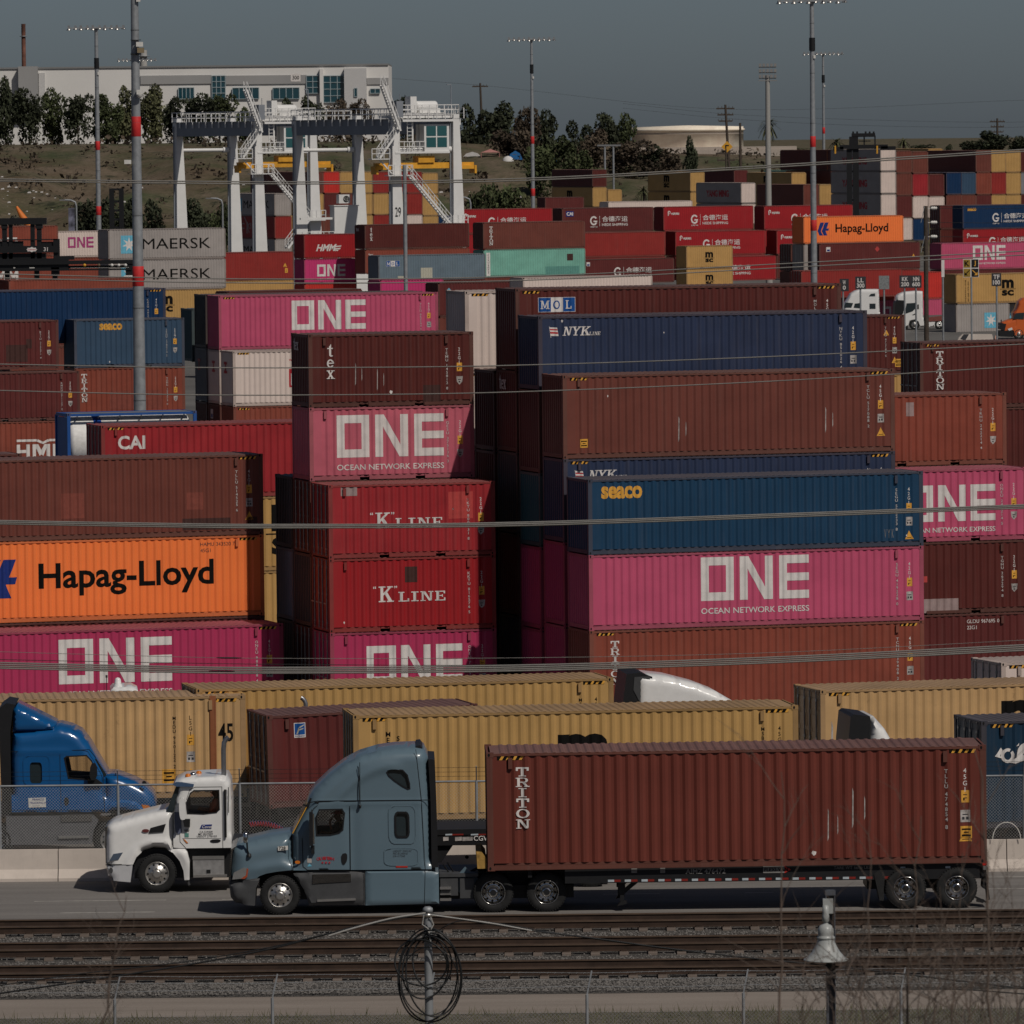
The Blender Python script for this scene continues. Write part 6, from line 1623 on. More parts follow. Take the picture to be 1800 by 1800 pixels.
def crane(px, D, wb, span, H, label, cabin_v, number=None, house=False, mach=True):
    p = at(px, 230, D)
    r = empty('gantry_crane', (p.x, D, -.9), R(27), label, 'gantry crane', 'gantry cranes')
    for (u, v_) in ((0, 0), (wb, 0), (0, span), (wb, span)):
        m = MB()
        w0, w1, d = 1.75, .85, 1.0
        x0 = u - .6
        vv = [(x0, v_, 1.6), (x0 + w0, v_, 1.6), (x0 + w0, v_ + d, 1.6), (x0, v_ + d, 1.6), (x0 + .1, v_, H + .9), (x0 + w1, v_, H + .9), (x0 + w1, v_ + d, H + .9), (x0 + .1, v_ + d, H + .9)]
        m.add(vv, [(0,3,2,1),(4,5,6,7),(0,1,5,4),(1,2,6,5),(2,3,7,6),(3,0,4,7)])
        leg = m.build('leg', CW, r)
        m = MB(); m.box(u - 1.5, u + 2.2, v_ - .1, v_ + 1.1, .9, 1.7); m.build('bogie_beam', CW, r)
        for dx in (-.9, 1.5):
            m = MB(); m.lathe([(.3, 0), (.8, .02), (.82, .15), (.82, .6), (.8, .7), (.3, .72)], 20, (u + dx, v_ + .14, .82), 'Y'); m.build('wheel', RUBBER, r)
        m = MB(); m.bar((u - .72, v_ + .5, 2.5), (u - .66, v_ + .5, H), .12)
        m.build('cable_duct', CG, leg)
    for v_ in (0, span):
        m = MB(); m.tube([(.4, v_ + .5, H - 3.0), (wb - .5, v_ + .5, H - 3.0)], .22, 10); m.lathe([(.34, 0), (.34, .8)], 10, (wb - 1.4, v_ + .5, H - 3.0), 'X'); m.build('tie_bar', CW, r)
        m = MB(); m.box(.5, wb - .5, v_ + .2, v_ + .8, 1.2, 1.9); m.build('sill_beam', CW, r)
    for u in (0, wb):
        m = MB(); m.box(u - .45, u + .45, 0.95, span + .05, H - 1.3, H + .35); m.box(u - .62, u + .62, .0, span + 1.2, H + .352, H + .44); m.box(u - .40, u + .40, span + .05, span + 1.4, H - .9, H + .35)
        m.build('girder', CG, r)
        m = MB(); s_ = -1 if u == 0 else 1
        railing(m, (u + s_ * .62, -.4, H + .44), (u + s_ * .62, span + 1.0, H + .44), 1.15, 17, .085)
        for i in range(12): m.bar((u + s_ * .62, .6 + span * i / 12, H - .3), (u + s_ * .62, .6 + span * i / 12, H + .45), .14)
        m.build('walkway_railing', CW, r)
    for v_ in (-.35, span + .9):
        m = MB(); m.box(.62, wb - .62, v_, v_ + .5, H + .1, H + .36); railing(m, (.6, v_, H + .36), (wb - .6, v_, H + .36), 1.1, 6, .08); m.build('end_walkway', CW, r)
    # trolley with machinery, cabin and spreader
    tv = cabin_v
    m = MB(); m.box(-.3, wb + .3, tv, tv + 3.6, H + .5, H + .85); m.box(1.2, wb - 1.2, tv + .4, tv + 3.2, H + .86, H + 1.1); railing(m, (-.3, tv, H + .85), (wb + .3, tv, H + .85), 1.1, 9, .08); railing(m, (wb + .3, tv, H + .85), (wb + .3, tv + 3.6, H + .85), 1.1, 4, .08); m.build('trolley', CW, r)
    m = MB(); m.lathe([(0, 0), (.62, .02), (.66, .2), (.66, 2.4), (.62, 2.6), (0, 2.62)], 14, (wb * .42, tv + 1.6, H + 1.75), 'X'); m.box(wb * .30, wb * .40, tv + .8, tv + 2.2, H + 1.1, H + 2.9); m.box(wb * .45, wb * .8, tv + 1.0, tv + 2.4, H + 1.1, H + 1.6); m.build('hoist_machinery', CW if mach else BLACK, r)
    cx = wb * .46
    m = MB(); m.box(cx, cx + 3.1, tv - .1, tv + 2.0, H - 3.2, H - .2); m.box(-.2, cx + 3.1, tv - .25, tv + 2.1, H - 3.42, H - 3.2); railing(m, (.3, tv - .2, H - 3.2), (cx, tv - .2, H - 3.2), 1.1, 5, .08)
    for xx in (.5, 2.2): m.bar((xx, tv + .2, H - 3.2), (xx, tv + .2, H + .5), .12)
    for i in range(9): m.bar((1.4, tv - .05, H - 3.0 + .4 * i), (2.0, tv - .05, H - 3.0 + .4 * i), .05)
    m.bar((1.4, tv - .05, H - 3.2), (1.4, tv - .05, H + .5), .07); m.bar((2.0, tv - .05, H - 3.2), (2.0, tv - .05, H + .5), .07)
    cb = m.build('operator_cabin', CW, r)
    for i in (0, 1):
        for j in (0, 1):
            m = MB(); m.box(cx + .25 + 1.35 * i, cx + 1.45 + 1.35 * i, tv - .13, tv - .09, H - 2.75 + 1.25 * j, H - 1.65 + 1.25 * j); m.build('window', glass('crane_glass', (.02, .09, .10) if 1 else 0), cb)
    sz = H - 4.9
    m = MB(); m.box(wb/2 - 6.1, wb/2 + 6.1, tv + .4, tv + 1.0, sz - .2, sz + .45); m.box(wb/2 - 6.3, wb/2 - 3.5, tv + .1, tv + 1.3, sz - .3, sz + .1); m.box(wb/2 + 3.5, wb/2 + 6.3, tv + .1, tv + 1.3, sz - .3, sz + .1); m.box(wb/2 - .9, wb/2 + 1.1, tv + .2, tv + 1.6, sz + .45, sz + 1.2)
    for xx in (wb/2 - 6.2, wb/2 + 6.0): m.box(xx, xx + .25, tv, tv + 1.4, sz - .8, sz + .1)
    m.build('spreader', SPR, r)
    m = MB()
    for xx in (wb/2 - .7, wb/2 + .8):
        for yy in (tv + .4, tv + 1.4): m.tube([(xx, yy, sz + 1.1), (xx, yy, H + .6)], .03, 4)
    m.build('hoist_rope', BLACK, r)
    # stairs up the near leg
    m = MB(); z1 = H - 5.8
    stair(m, (6.2, -.6, z1 - 5.6), (1.2, -.6, z1)); m.box(-1.6, 1.4, -1.1, -.1, z1 - .1, z1); railing(m, (-1.6, -1.1, z1), (1.4, -1.1, z1), 1.1, 4, .08); m.build('stair', CW, r)
    m = MB(); stair(m, (-2.6, -.6, z1 + 1.9), (-.2, -.6, z1 + 5.0)); stair(m, (-.2, -1.0, z1 + 4.9), (-2.2, -1.0, z1 + 10)); m.box(-3.6, -1.4, -1.1, -.1, z1 + 1.75, z1 + 1.85); railing(m, (-3.6, -1.1, z1 + 1.85), (-1.4, -1.1, z1 + 1.85), 1.1, 3, .08); m.bar((-2.5, -.6, z1 + 1.8), (-.8, -.6, z1 + .05), .14); m.build('stair', CW, r)
    m = MB(); m.box(5.6, 8.2, -1.1, -.1, z1 - 5.75, z1 - 5.62); railing(m, (6.4, -1.1, z1 - 5.62), (8.2, -1.1, z1 - 5.62), 1.1, 3, .08); stair(m, (6.0, -.6, z1 - 5.7), (3.2, -.6, z1 - 9.0)); m.build('stair', CW, r)
    if number:
        o = bpy.data.objects.new('lettering', flat_mesh(text(number, 1.05, .0, w=.72, mk='k'), -.02)); COL.objects.link(o); o.parent = r; o.location = (-.30, -.03, 10.6)
    if house:
        m = MB(); m.box(3.6, 6.6, span - 1.3, span - .1, 3.0, 11.6); m.box(3.5, 6.7, span - 1.4, span, 11.6, 11.7); railing(m, (-.5, span - 1.4, 7.6), (3.5, span - 1.4, 7.6), 1.1, 6, .08); m.bar((-.5, span - .8, 10.2), (7, span - .8, 10.2), .25); hs = m.build('electrical_house', CW, r)
        m = MB(); m.box(4.2, 5.6, span - 1.3, span - .6, 11.9, 12.9); m.lathe([(.0, 0), (.36, .0), (.38, -.04), (.3, -.05)], 14, (5.1, span - 1.3, 12.4), 'Y', 1); m.build('air_conditioner', [CW, BLACK], hs)
    m = MB(); m.box(-.4, .4, -.9, .4, H + .6, H + 2.4); m.build('control_cabinet', CG, r)
    m = MB(); m.bar((.3, -.3, H + .4), (.3, -.3, H + 3.2), .06); m.bar((wb - .6, .3, H + .4), (wb - .6, .3, H + 4.2), .09); m.bar((wb - 1.1, .3, H + 4.2), (wb - .6, .3, H + 4.2), .1); m.build('antenna', CG, r)
    return r
crane(697, 790, 7.55, 25.0, 21.0, 'white gantry crane numbered 29 with yellow spreader and white stairs', .2, '29', True)
crane(455, 852, 7.3, 22.8, 21.0, 'white gantry crane standing behind the numbered one, above the grey lettered pair', .2, None, False, True)

# ------------------------------------------------------------------ light masts and poles
def mast(px, D, ytop, wbase, wtop, label, bands=(12.0, 19.5), bar=6.2, ybar=True):
    p = ground_px(px, -.9, D)
    top = at(px, ytop, D).z; x = at(px, 500, D).x
    r = empty('light_mast', (x, D, -.9), 0, label, 'light mast', 'red banded light masts')
    H = top + .9
    rad = lambda z: (wbase + (wtop - wbase) * z / H) / 2
    m = MB(); zs = frange(0, H, 12); m.tube([(0, 0, z) for z in zs], [rad(z) for z in zs], 14); m.build('pole', STEEL, r)
    m = MB()
    for z in frange(2, H - 2, 7): m.lathe([(rad(z) + .006, 0), (rad(z) + .014, .03), (rad(z) + .006, .06)], 14, (0, 0, z))
    m.build('pole_joint', plain('pole_joint', (.12, .125, .13), .6), r)
    for b in bands:
        m = MB(); z = b + .9; m.lathe([(rad(z) + .004, -.5), (rad(z) + .012, -.49), (rad(z) + .012, .49), (rad(z) + .004, .5)], 14, (0, 0, z)); m.build('red_band', plain('red_band', C(150, 34, 34), .6), r)
    if bar:
        m = MB(); m.box(-bar/2, bar/2, -.12, .12, H, H + .14); m.box(-.3, .3, -.5, .5, H + .0, H + .18)
        for i in range(4): m.bar((-bar/2 + bar*i/3, -.9, H + .07), (-bar/2 + bar*i/3, .9, H + .07), .09)
        m.build('crossarm', STEEL, r)
        for i in range(10):
            xx = -bar/2 + bar * (i + .1) / 9.2; yy = (-.6, .6)[i % 2]
            m = MB(); m.lathe([(.12, .0), (.26, -.16), (.27, -.22), (0, -.23)], 10, (xx, yy, H + .02 + .1 * (i % 2))); m.box(xx - .12, xx + .12, yy - .12, yy + .12, H + .05, H + .36)
            m.build('floodlight', ALU, r)
        m = MB(); m.tube([(.0, 0, H - 4.5), (.0, 0, H - 3.3)], rad(H) + .09, 10); m.build('service_box', BLACK, r)
        m = MB(); m.tube([(bar*.34, 0, H - 1.5), (bar*.42, 0, H - 1.55), (bar*.45, 0, H - 1.7), (bar*.45, 0, H - 2.2)], .05, 6) if bar < 0 else m.box(.1, .3, -.3, 0, H - 5.2, H - 4.9); m.build('camera', WHITE, r)
    return r
mA = mast(243, 357, -180, .70, .33, 'thick grey light mast with red bands and cameras in front of the grey lettered pair', (12.0, 19.5))
for nm, x0, x1, y0, y1, z_, mt in (('antenna_box', 240, 252, 74, 82, -.35, WHITE), ('antenna_box', 242, 254, 84, 93, -.40, plain('tan_plastic', (.22, .17, .10), .6)), ('dome_camera', 241, 251, 158, 166, -.4, WHITE), ('camera', 219, 231, 281, 288, -.2, WHITE), ('pole_band', 230, 248, 94, 96, -.25, BLACK), ('pole_band', 230, 248, 70, 71, -.25, BLACK)):  # the black strips paint the boxes' shadows across the mast
    a = at(x0, y0, 357); b = at(x1, y1, 357); c = mA.location
    m = MB(); m.box(a.x - c.x, b.x - c.x, z_ - .12, z_ + .12, b.z - c.z, a.z - c.z)
    if nm == 'dome_camera': m.lathe([(.16, 0), (.14, -.1), (.07, -.17), (0, -.19)], 12, ((a.x + b.x)/2 - c.x, z_, b.z - c.z))
    m.build(nm, mt, mA)
mast(175, 800, 50, .66, .40, 'light mast with wide lamp bar and red bands against the white warehouse', (10.6, 17.9))
mast(938.5, 957, 70, .66, .34, 'slender light mast with lamp bar standing before the dark hillside trees', (10.8, 17.8))
mast(1431, 655, 3, .66, .40, 'tall light mast with lamp bar beside the small orange container', (10.1, 17.8))
mast(1450, 1130, 95, .6, .34, 'far light mast with lamp bar just behind the tall one near the orange container', (18.6,))
mast(246, 1190, 106, .5, .3, 'far light mast whose lamp bar shows behind the thick mast', (17.5,))
def simple_pole(px, ytop, D, w, label, mat, zb=-.9, cat='pole', name='pole'):
    a = at(px, ytop, D); r = empty(name, (a.x, D, zb), 0, label, cat)
    m = MB(); m.tube([(0, 0, 0), (0, 0, a.z - zb)], [w/2, w/2 * .85], 12); m.build('shaft', mat, r)
    return r, a.z - zb
WOOD = plain('weathered_wood_pole', (.06, .045, .035), .9, var=.3)
simple_pole(711, 290, 480, .30, 'plain thin grey pole in front of the numbered crane leg', STEEL)
r, h = simple_pole(1627, 362, 650, .46, 'dark wooden utility pole with white insulators beside the lane signs', WOOD, name='utility_pole', cat='utility pole')
for py in (366, 391, 416):
    z = at(1640, py, 650).z + .9; m = MB(); m.lathe([(.06, 0), (.17, .05), (.10, .12), (.19, .2), (.11, .28), (.19, .36), (.10, .44), (.17, .52), (.05, .6)], 10, (.45, 0, z), 'X'); m.bar((0, 0, z), (.5, 0, z), .05); m.build('insulator', WHITE, r)
    m = MB(); m.tube([(1.0, 0, z), (5, .5, z - .1), (12, 1, z - .05)], .02, 4); m.build('line', BLACK, r)
for py in (380, 432): m = MB(); z = at(1620, py, 650).z + .9; m.bar((-.1, -.2, z + .9), (-.45, -.2, z - .6), .05); m.build('guy_bracket', STEEL, r)
# hillside poles
def cross_pole(px, ytop, D, lean, label, arms=3, wmul=1.0):
    a = at(px, ytop, D); zb = terrain(a.x, D); H = a.z - zb
    r = empty('utility_pole', (a.x, D, zb), 0, label, 'utility pole'); m = MB(); m.tube([(lean * H, 0, 0), (0, 0, H)], [.28 * wmul, .2 * wmul], 8); m.build('shaft', WOOD, r)
    for i in range(arms):
        m = MB(); m.box(-1.6 + .2 * i, 1.6 - .2 * i, -.08, .08, H - .8 - 1.1 * i, H - .55 - 1.1 * i)
        for xx in (-1.4, -.7, .7, 1.4): m.bar((xx * .9, 0, H - .6 - 1.1 * i), (xx * .9, 0, H - .3 - 1.1 * i), .1)
        m.build('crossarm', WOOD, r)
    return r
cross_pole(1275, 184, 1250, .05, 'leaning wooden utility pole before the long pale tank wall')
cross_pole(1301, 216, 1280, 0, 'short wooden pole beside the long pale tank wall', 0)
cross_pole(844, 146, 1420, .03, 'wooden pole rising out of the hillside trees', 1)
cross_pole(1753, 208, 1500, 0, 'wooden utility pole over the dark round tree near the frame edge', 3)
cross_pole(1276, 262, 1120, 0, 'pole with cross arms low on the slope under the yellow sign', 2, .6)
a = at(1278, 258, 1122); m = MB(); m.plate([(-.9, 0), (0, -.9), (.9, 0), (0, .9)], -.03, .03); m.plate([(-.3, -.3), (-.1, -.3), (-.1, .1), (.3, .1), (.3, .3), (-.3, .3)], -.05, -.03, 1); tag(m.build('road_sign', [YELLOW, BLACK], None, a), 'yellow diamond road sign on the slope pole', 'road sign')
def street_lamp(px, ytop, D, label, side=-1, H=None):
    a = at(px, ytop, D); zb = terrain(a.x, D)
    r = empty('street_lamp', (a.x, D, zb), 0, label, 'street lamp', 'grey street lamps'); h = a.z - zb
    m = MB(); m.tube([(0, 0, 0), (0, 0, h - .8), (side * .15, 0, h - .25), (side * .7, 0, h), (side * 1.6, 0, h + .05)], .12, 8); m.build('post', STEEL, r)
    m = MB(); m.box(min(side * 1.5, side * 2.3), max(side * 1.5, side * 2.3), -.15, .15, h - .03, h + .12); m.build('lamp_head', ALU, r)
    return r
r = street_lamp(134, 352, 980, 'street lamp with a dark banner near the round dark bush')
m = MB(); m.box(-1.1, -.25, -.02, .02, 6.0, 10.0); m.build('banner', plain('banner_cloth', (.12, .12, .16), .8, var=.8, scale=1), r)
street_lamp(391, 349, 985, 'street lamp beside the second crane leg in front of the dark bush')
street_lamp(827, 347, 990, 'street lamp between the crane leg and the red lettered row')
for i, (px, yt) in enumerate(((1078, 257), (1063, 257))):
    a = at(px, yt, 1130 + 8 * i); zb = terrain(a.x, 1130); r = empty('floodlight_pole', (a.x, 1130 + 8 * i, zb), 0, ('twin flood light pole, slightly forward one, below the hillside trees', 'twin flood light pole, rear one, below the hillside trees')[i], 'light pole')
    m = MB(); m.tube([(0, 0, 0), (0, 0, a.z - zb)], .16, 8); m.build('post', STEEL, r); m = MB(); m.box(-1.2, 1.2, -.2, .2, a.z - zb, a.z - zb + .25)
    m.build('lamp_bar', ALU, r)
a = at(1349, 116, 900); r = empty('light_tower', (a.x, 900, -.9), 0, 'light tower with square lamp cluster beside the palm tree', 'light tower')
H = a.z + .9; m = MB(); m.tube([(0, 0, 0), (0, 0, H - 1.2)], [.45, .28], 12); m.build('pole', plain('pale_concrete_pole', (.30, .29, .27), .8), r)
m = MB()
for i in range(3):
    m.box(-1.1, 1.1, -.08, .08, H - 1.6 + .7 * i, H - 1.5 + .7 * i)
    for j in range(5): m.box(-1.1 + .48 * j, -.8 + .48 * j, -.4, -.1, H - 1.5 + .7 * i, H - 1.1 + .7 * i)
m.box(-1.2, 1.2, -.3, .5, H - 1.9, H - 1.8); m.build('lamp_cluster', plain('dull_lamp_metal', (.22, .21, .20), .6), r)

# ------------------------------------------------------------------ warehouse, tank wall, chimneys
def wall_at(name, label, cat, D, x0, x1, ytop, depth=30, ybase=None):
    a = at(x0, ytop, D); b = at(x1, ytop, D); zb = min(terrain(a.x, D), terrain(b.x, D)) - 1
    r = empty(name, (a.x, D, zb), 0, label, cat); return r, a, b, zb
WD_ = 1450
r, a, b, zb = wall_at('warehouse', 'long white warehouse with blue glass panels on top of the hill', 'warehouse', WD_, -20, 683, 124)
def loc(px, py): p = at(px, py, WD_); return p.x - r.location.x, p.z - zb
WHW = plain('warehouse_white', (.66, .64, .61), .8, var=.05, scale=.1); WHG = plain('warehouse_grey', (.30, .295, .29), .8, var=.06, scale=.1)
def slab(name, x0, x1, y0, y1, mat, out=0.0, thick=.5, parent=None, dep=None):
    xa, za = loc(x0, y0); xb, zb_ = loc(x1, y1); m = MB(); m.box(xa, xb, -out, (dep if dep else -out + thick), min(za, zb_), max(za, zb_)); return m.build(name, mat, parent or r)
xa, za = loc(-20, 122); xb, _ = loc(683, 122)
m = MB(); m.box(xa, xb, 0, 40, 0, za); m.build('wall', WHW, r)
m = MB(); m.box(xa, xb, -.25, 40.2, za, za + .35); m.build('roof', plain('roof_grey', (.20, .20, .20), .9), r)
slab('stair_tower', 33, 68, 117, 200, WHG, 2.0, 3); slab('side_strip', 68, 80, 128, 200, plain('light_panel', (.50, .49, .48), .8), .3)
slab('grey_band', 247, 372, 133, 147, WHG, .25); slab('grey_band', 397, 539, 133, 147, WHG, .25); slab('grey_band', 645, 683, 137, 148, WHG, .25)
slab('pilaster', 562, 569, 121, 190, WHW, 1.0, 1.2); slab('entrance_block', 605, 645, 120, 190, plain('light_panel', (.5, .5, .5), .8), 1.4, 2)
GL = glass('blue_facade_glass', (.012, .055, .075))
for (x0, x1, y0, y1, nx, ny) in ((314, 341, 154, 174, 4, 1), (409, 455, 154, 174, 4, 1), (480, 526, 154, 174, 4, 1), (373, 396, 133, 174, 3, 4), (539, 561, 133, 164, 2, 3), (569, 605, 133, 180, 3, 4), (623, 628, 155, 170, 1, 1), (651, 668, 156, 164, 2, 1)):
    w = slab('window', x0, x1, y0, y1, GL, 1.5 if x0 == 623 else .3, .4)
    xa, za = loc(x0, y1); xb, zb2 = loc(x1, y0); m = MB(); y_ = -(1.6 if x0 == 623 else .4)
    for i in range(nx + 1): x = xa + (xb - xa) * i / nx; m.box(x - .07, x + .07, y_, y_ + .12, za, zb2)
    for j in range(ny + 1): z = za + (zb2 - za) * j / ny; m.box(xa, xb, y_ - .01, y_ + .11, z - .06, z + .06)
    m.build('window_frame', plain('pale_mullion', (.30, .36, .38), .5), w)
for (x0, x1, y0, y1) in ((206, 220, 117, 124), (390, 397, 119, 124), (475, 492, 118, 124), (594, 610, 119, 124), (670, 680, 122, 126)): slab('roof_vent', x0, x1, y0, y1, WHG if x0 == 390 else WHW, -4, 3, dep=8)
x, z = loc(514, 140); o = bpy.data.objects.new('lettering', flat_mesh(comps([rect(-.3, -.35, 1.45, 1.05)], 'w') + text('300', .7, .02, w=1.2, mk='k'), 0, 1.15)); COL.objects.link(o); o.parent = r; o.location = (x, -.3, z)
def stackpipe(name, px, w, y0, y1, D, label, mat, cat):
    a = at(px, y0, D); s_ = F / D; zb_ = terrain(a.x, D); q = empty(name, (a.x, D, zb_), 0, label, cat)
    m = MB(); m.tube([(0, 0, 0), (0, 0, a.z - zb_)], w / s_ / 2, 14); m.build('shaft', mat, q)
    m = MB(); z = at(px, y0 + (y1 - y0) * .3, D).z - zb_; m.lathe([(w / s_ / 2, 0), (w / s_ * .9, .02), (w / s_ * .9, .16), (w / s_ / 2, .18)], 14, (0, 0, z)); m.build('platform', STEEL, q)
stackpipe('chimney', 41, 7.5, 42, 117, 1600, 'rusty chimney above the warehouse grey tower', plain('rusty_chimney', (.16, .07, .05), .9, var=.6, scale=.3), 'chimney')
stackpipe('silo', 252, 13, 88, 126, 1560, 'pale round silo top behind the thick light mast', plain('pale_silo', (.36, .35, .33), .8), 'silo')
r, a, b, zb = wall_at('storage_tank', 'long low pale tank with rust stains behind the hillside bush', 'tank', 1350, 1112, 1310, 224)
s_ = F / 1350; W = b.x - a.x; m = MB(); Hh = a.z - zb
m.lathe([(W/2, 0), (W/2, Hh - .8), (W/2 + .25, Hh - .8), (W/2 + .25, Hh - .4), (W/2, Hh - .4), (W/2, Hh), (0, Hh + .3)], 64, (W/2, W/2, 0)); m.build('shell', paint('tank_cream', C(190, 176, 160), .5, .8, .8), r)
m = MB(); m.lathe([(W/2 + .02, Hh - 1.4), (W/2 + .06, Hh - 1.2)], 64, (W/2, W/2, 0)); m.box(-3, W * 1.45, -3.5, -3, 0, Hh * .32); m.box(-3, W * 1.45, -3.3, 3, Hh * .32, Hh * .32 + .5); m.build('base_wall', plain('low_wall', (.40, .34, .29), .9), r)

# ------------------------------------------------------------------ trees and scrub
def leaf_mat(key, c, k=.5):
    m, nt, b = new_mat(key)
    v = coords(nt, (1, 1, 1))
    geo = nd(nt, 'ShaderNodeNewGeometry')
    base = mix(nt, ramp(nt, noise(nt, v, 1.3, 3), .35, .65), tuple(x * (1 - k) for x in c), tuple(x * (1 + k) for x in c))
    base = mix(nt, geo.outputs['Random Per Island'], mix(nt, 1.0, base, (.6, .6, .6), 'MULTIPLY'), mix(nt, 1.0, base, (1.4, 1.4, 1.35), 'MULTIPLY'))
    nt.links.new(base, b.inputs['Base Color']); b.inputs['Roughness'].default_value = .8; b.inputs['Specular IOR Level'].default_value = .15
    return m
LEAF = {'dark': leaf_mat('foliage_dark', (.038, .044, .026)), 'green': leaf_mat('foliage_green', (.055, .066, .030)), 'olive': leaf_mat('foliage_olive', (.078, .080, .042)), 'brown': leaf_mat('foliage_brown', (.068, .052, .038)), 'grey': leaf_mat('foliage_grey', (.085, .080, .062))}
BARK = plain('bark', (.06, .045, .035), .95, var=.3)
def crown_mesh(seed, n=2600, lobes=12, flat=1.0, leaf=.075):
    """leaf clusters in a unit crown: x,y in -.5...5, z 0..1"""
    rs = random.Random(seed); mb = MB(); L = []
    for i in range(lobes):
        a = rs.uniform(0, 2*pi); d = rs.uniform(.08, .34); L.append((d*cos(a), d*sin(a), rs.uniform(.14, .80), rs.uniform(.13, .22)))
    L += [(0, 0, .45, .32), (0, 0, .25, .3)]
    for i in range(n):
        x, y, z, r_ = L[rs.randrange(len(L))]
        th = rs.uniform(0, 2*pi); ph = math.acos(rs.uniform(-1, 1)); rr = r_ * rs.uniform(.55, 1.12) ** .6
        p = Vector((x + rr*sin(ph)*cos(th), y + rr*sin(ph)*sin(th), z + rr*cos(ph) * flat))
        s_ = leaf * rs.uniform(.5, 1.25); u = Vector((rs.gauss(0, 1), rs.gauss(0, 1), rs.gauss(0, .6))).normalized(); w = u.cross(Vector((rs.gauss(0, 1), rs.gauss(0, 1), rs.gauss(0, 1)))).normalized()
        mb.add([p - u*s_*.6, p + w*s_*.35, p + u*s_*.6, p - w*s_*.35], [(0, 1, 2, 3)])
    me = mb.mesh('crown'); me.materials.append(None); return me
def trunk_mesh(seed):
    rs = random.Random(seed); mb = MB()
    mb.tube([(0, 0, 0), (.01, .01, .2), (-.01, 0, .45), (.02, 0, .7)], [.035, .028, .02, .006], 7)
    for i in range(6):
        a = rs.uniform(0, 2*pi); z = rs.uniform(.22, .5); mb.tube([(0, 0, z), (.12*cos(a), .12*sin(a), z + .12), (.3*cos(a), .3*sin(a), z + .26)], [.014, .01, .003], 5)
    me = mb.mesh('trunk'); mb.fix(me); me.materials.append(BARK); return me
CROWNS = [crown_mesh(i + 3, 2600, 10 + i % 4) for i in range(6)]; TRUNKS = [trunk_mesh(i) for i in range(3)]
def tree(px, y0, y1, w, D, leaf, label, k=0, name='tree', cat='tree', grp='trees on the hill'):
    s_ = F / D; a = at(px, y0, D); zb = terrain(a.x, D); zpix = at(px, y1, D).z
    zb = min(zb, zpix) if zpix < zb + 8 else zb
    r = empty(name, (a.x, D, zb), random.uniform(0, 6), label, cat, grp)
    H = a.z - zb
    c = bpy.data.objects.new('crown', CROWNS[k % 6]); COL.objects.link(c); c.parent = r; c.scale = (w / s_ * 1.12, w / s_ * 1.12, H); c.material_slots[0].link = 'OBJECT'; c.material_slots[0].material = LEAF[leaf]
    t = bpy.data.objects.new('trunk', TRUNKS[k % 3]); COL.objects.link(t); t.parent = r; t.scale = (w / s_ * .8, w / s_ * .8, H)
    return r
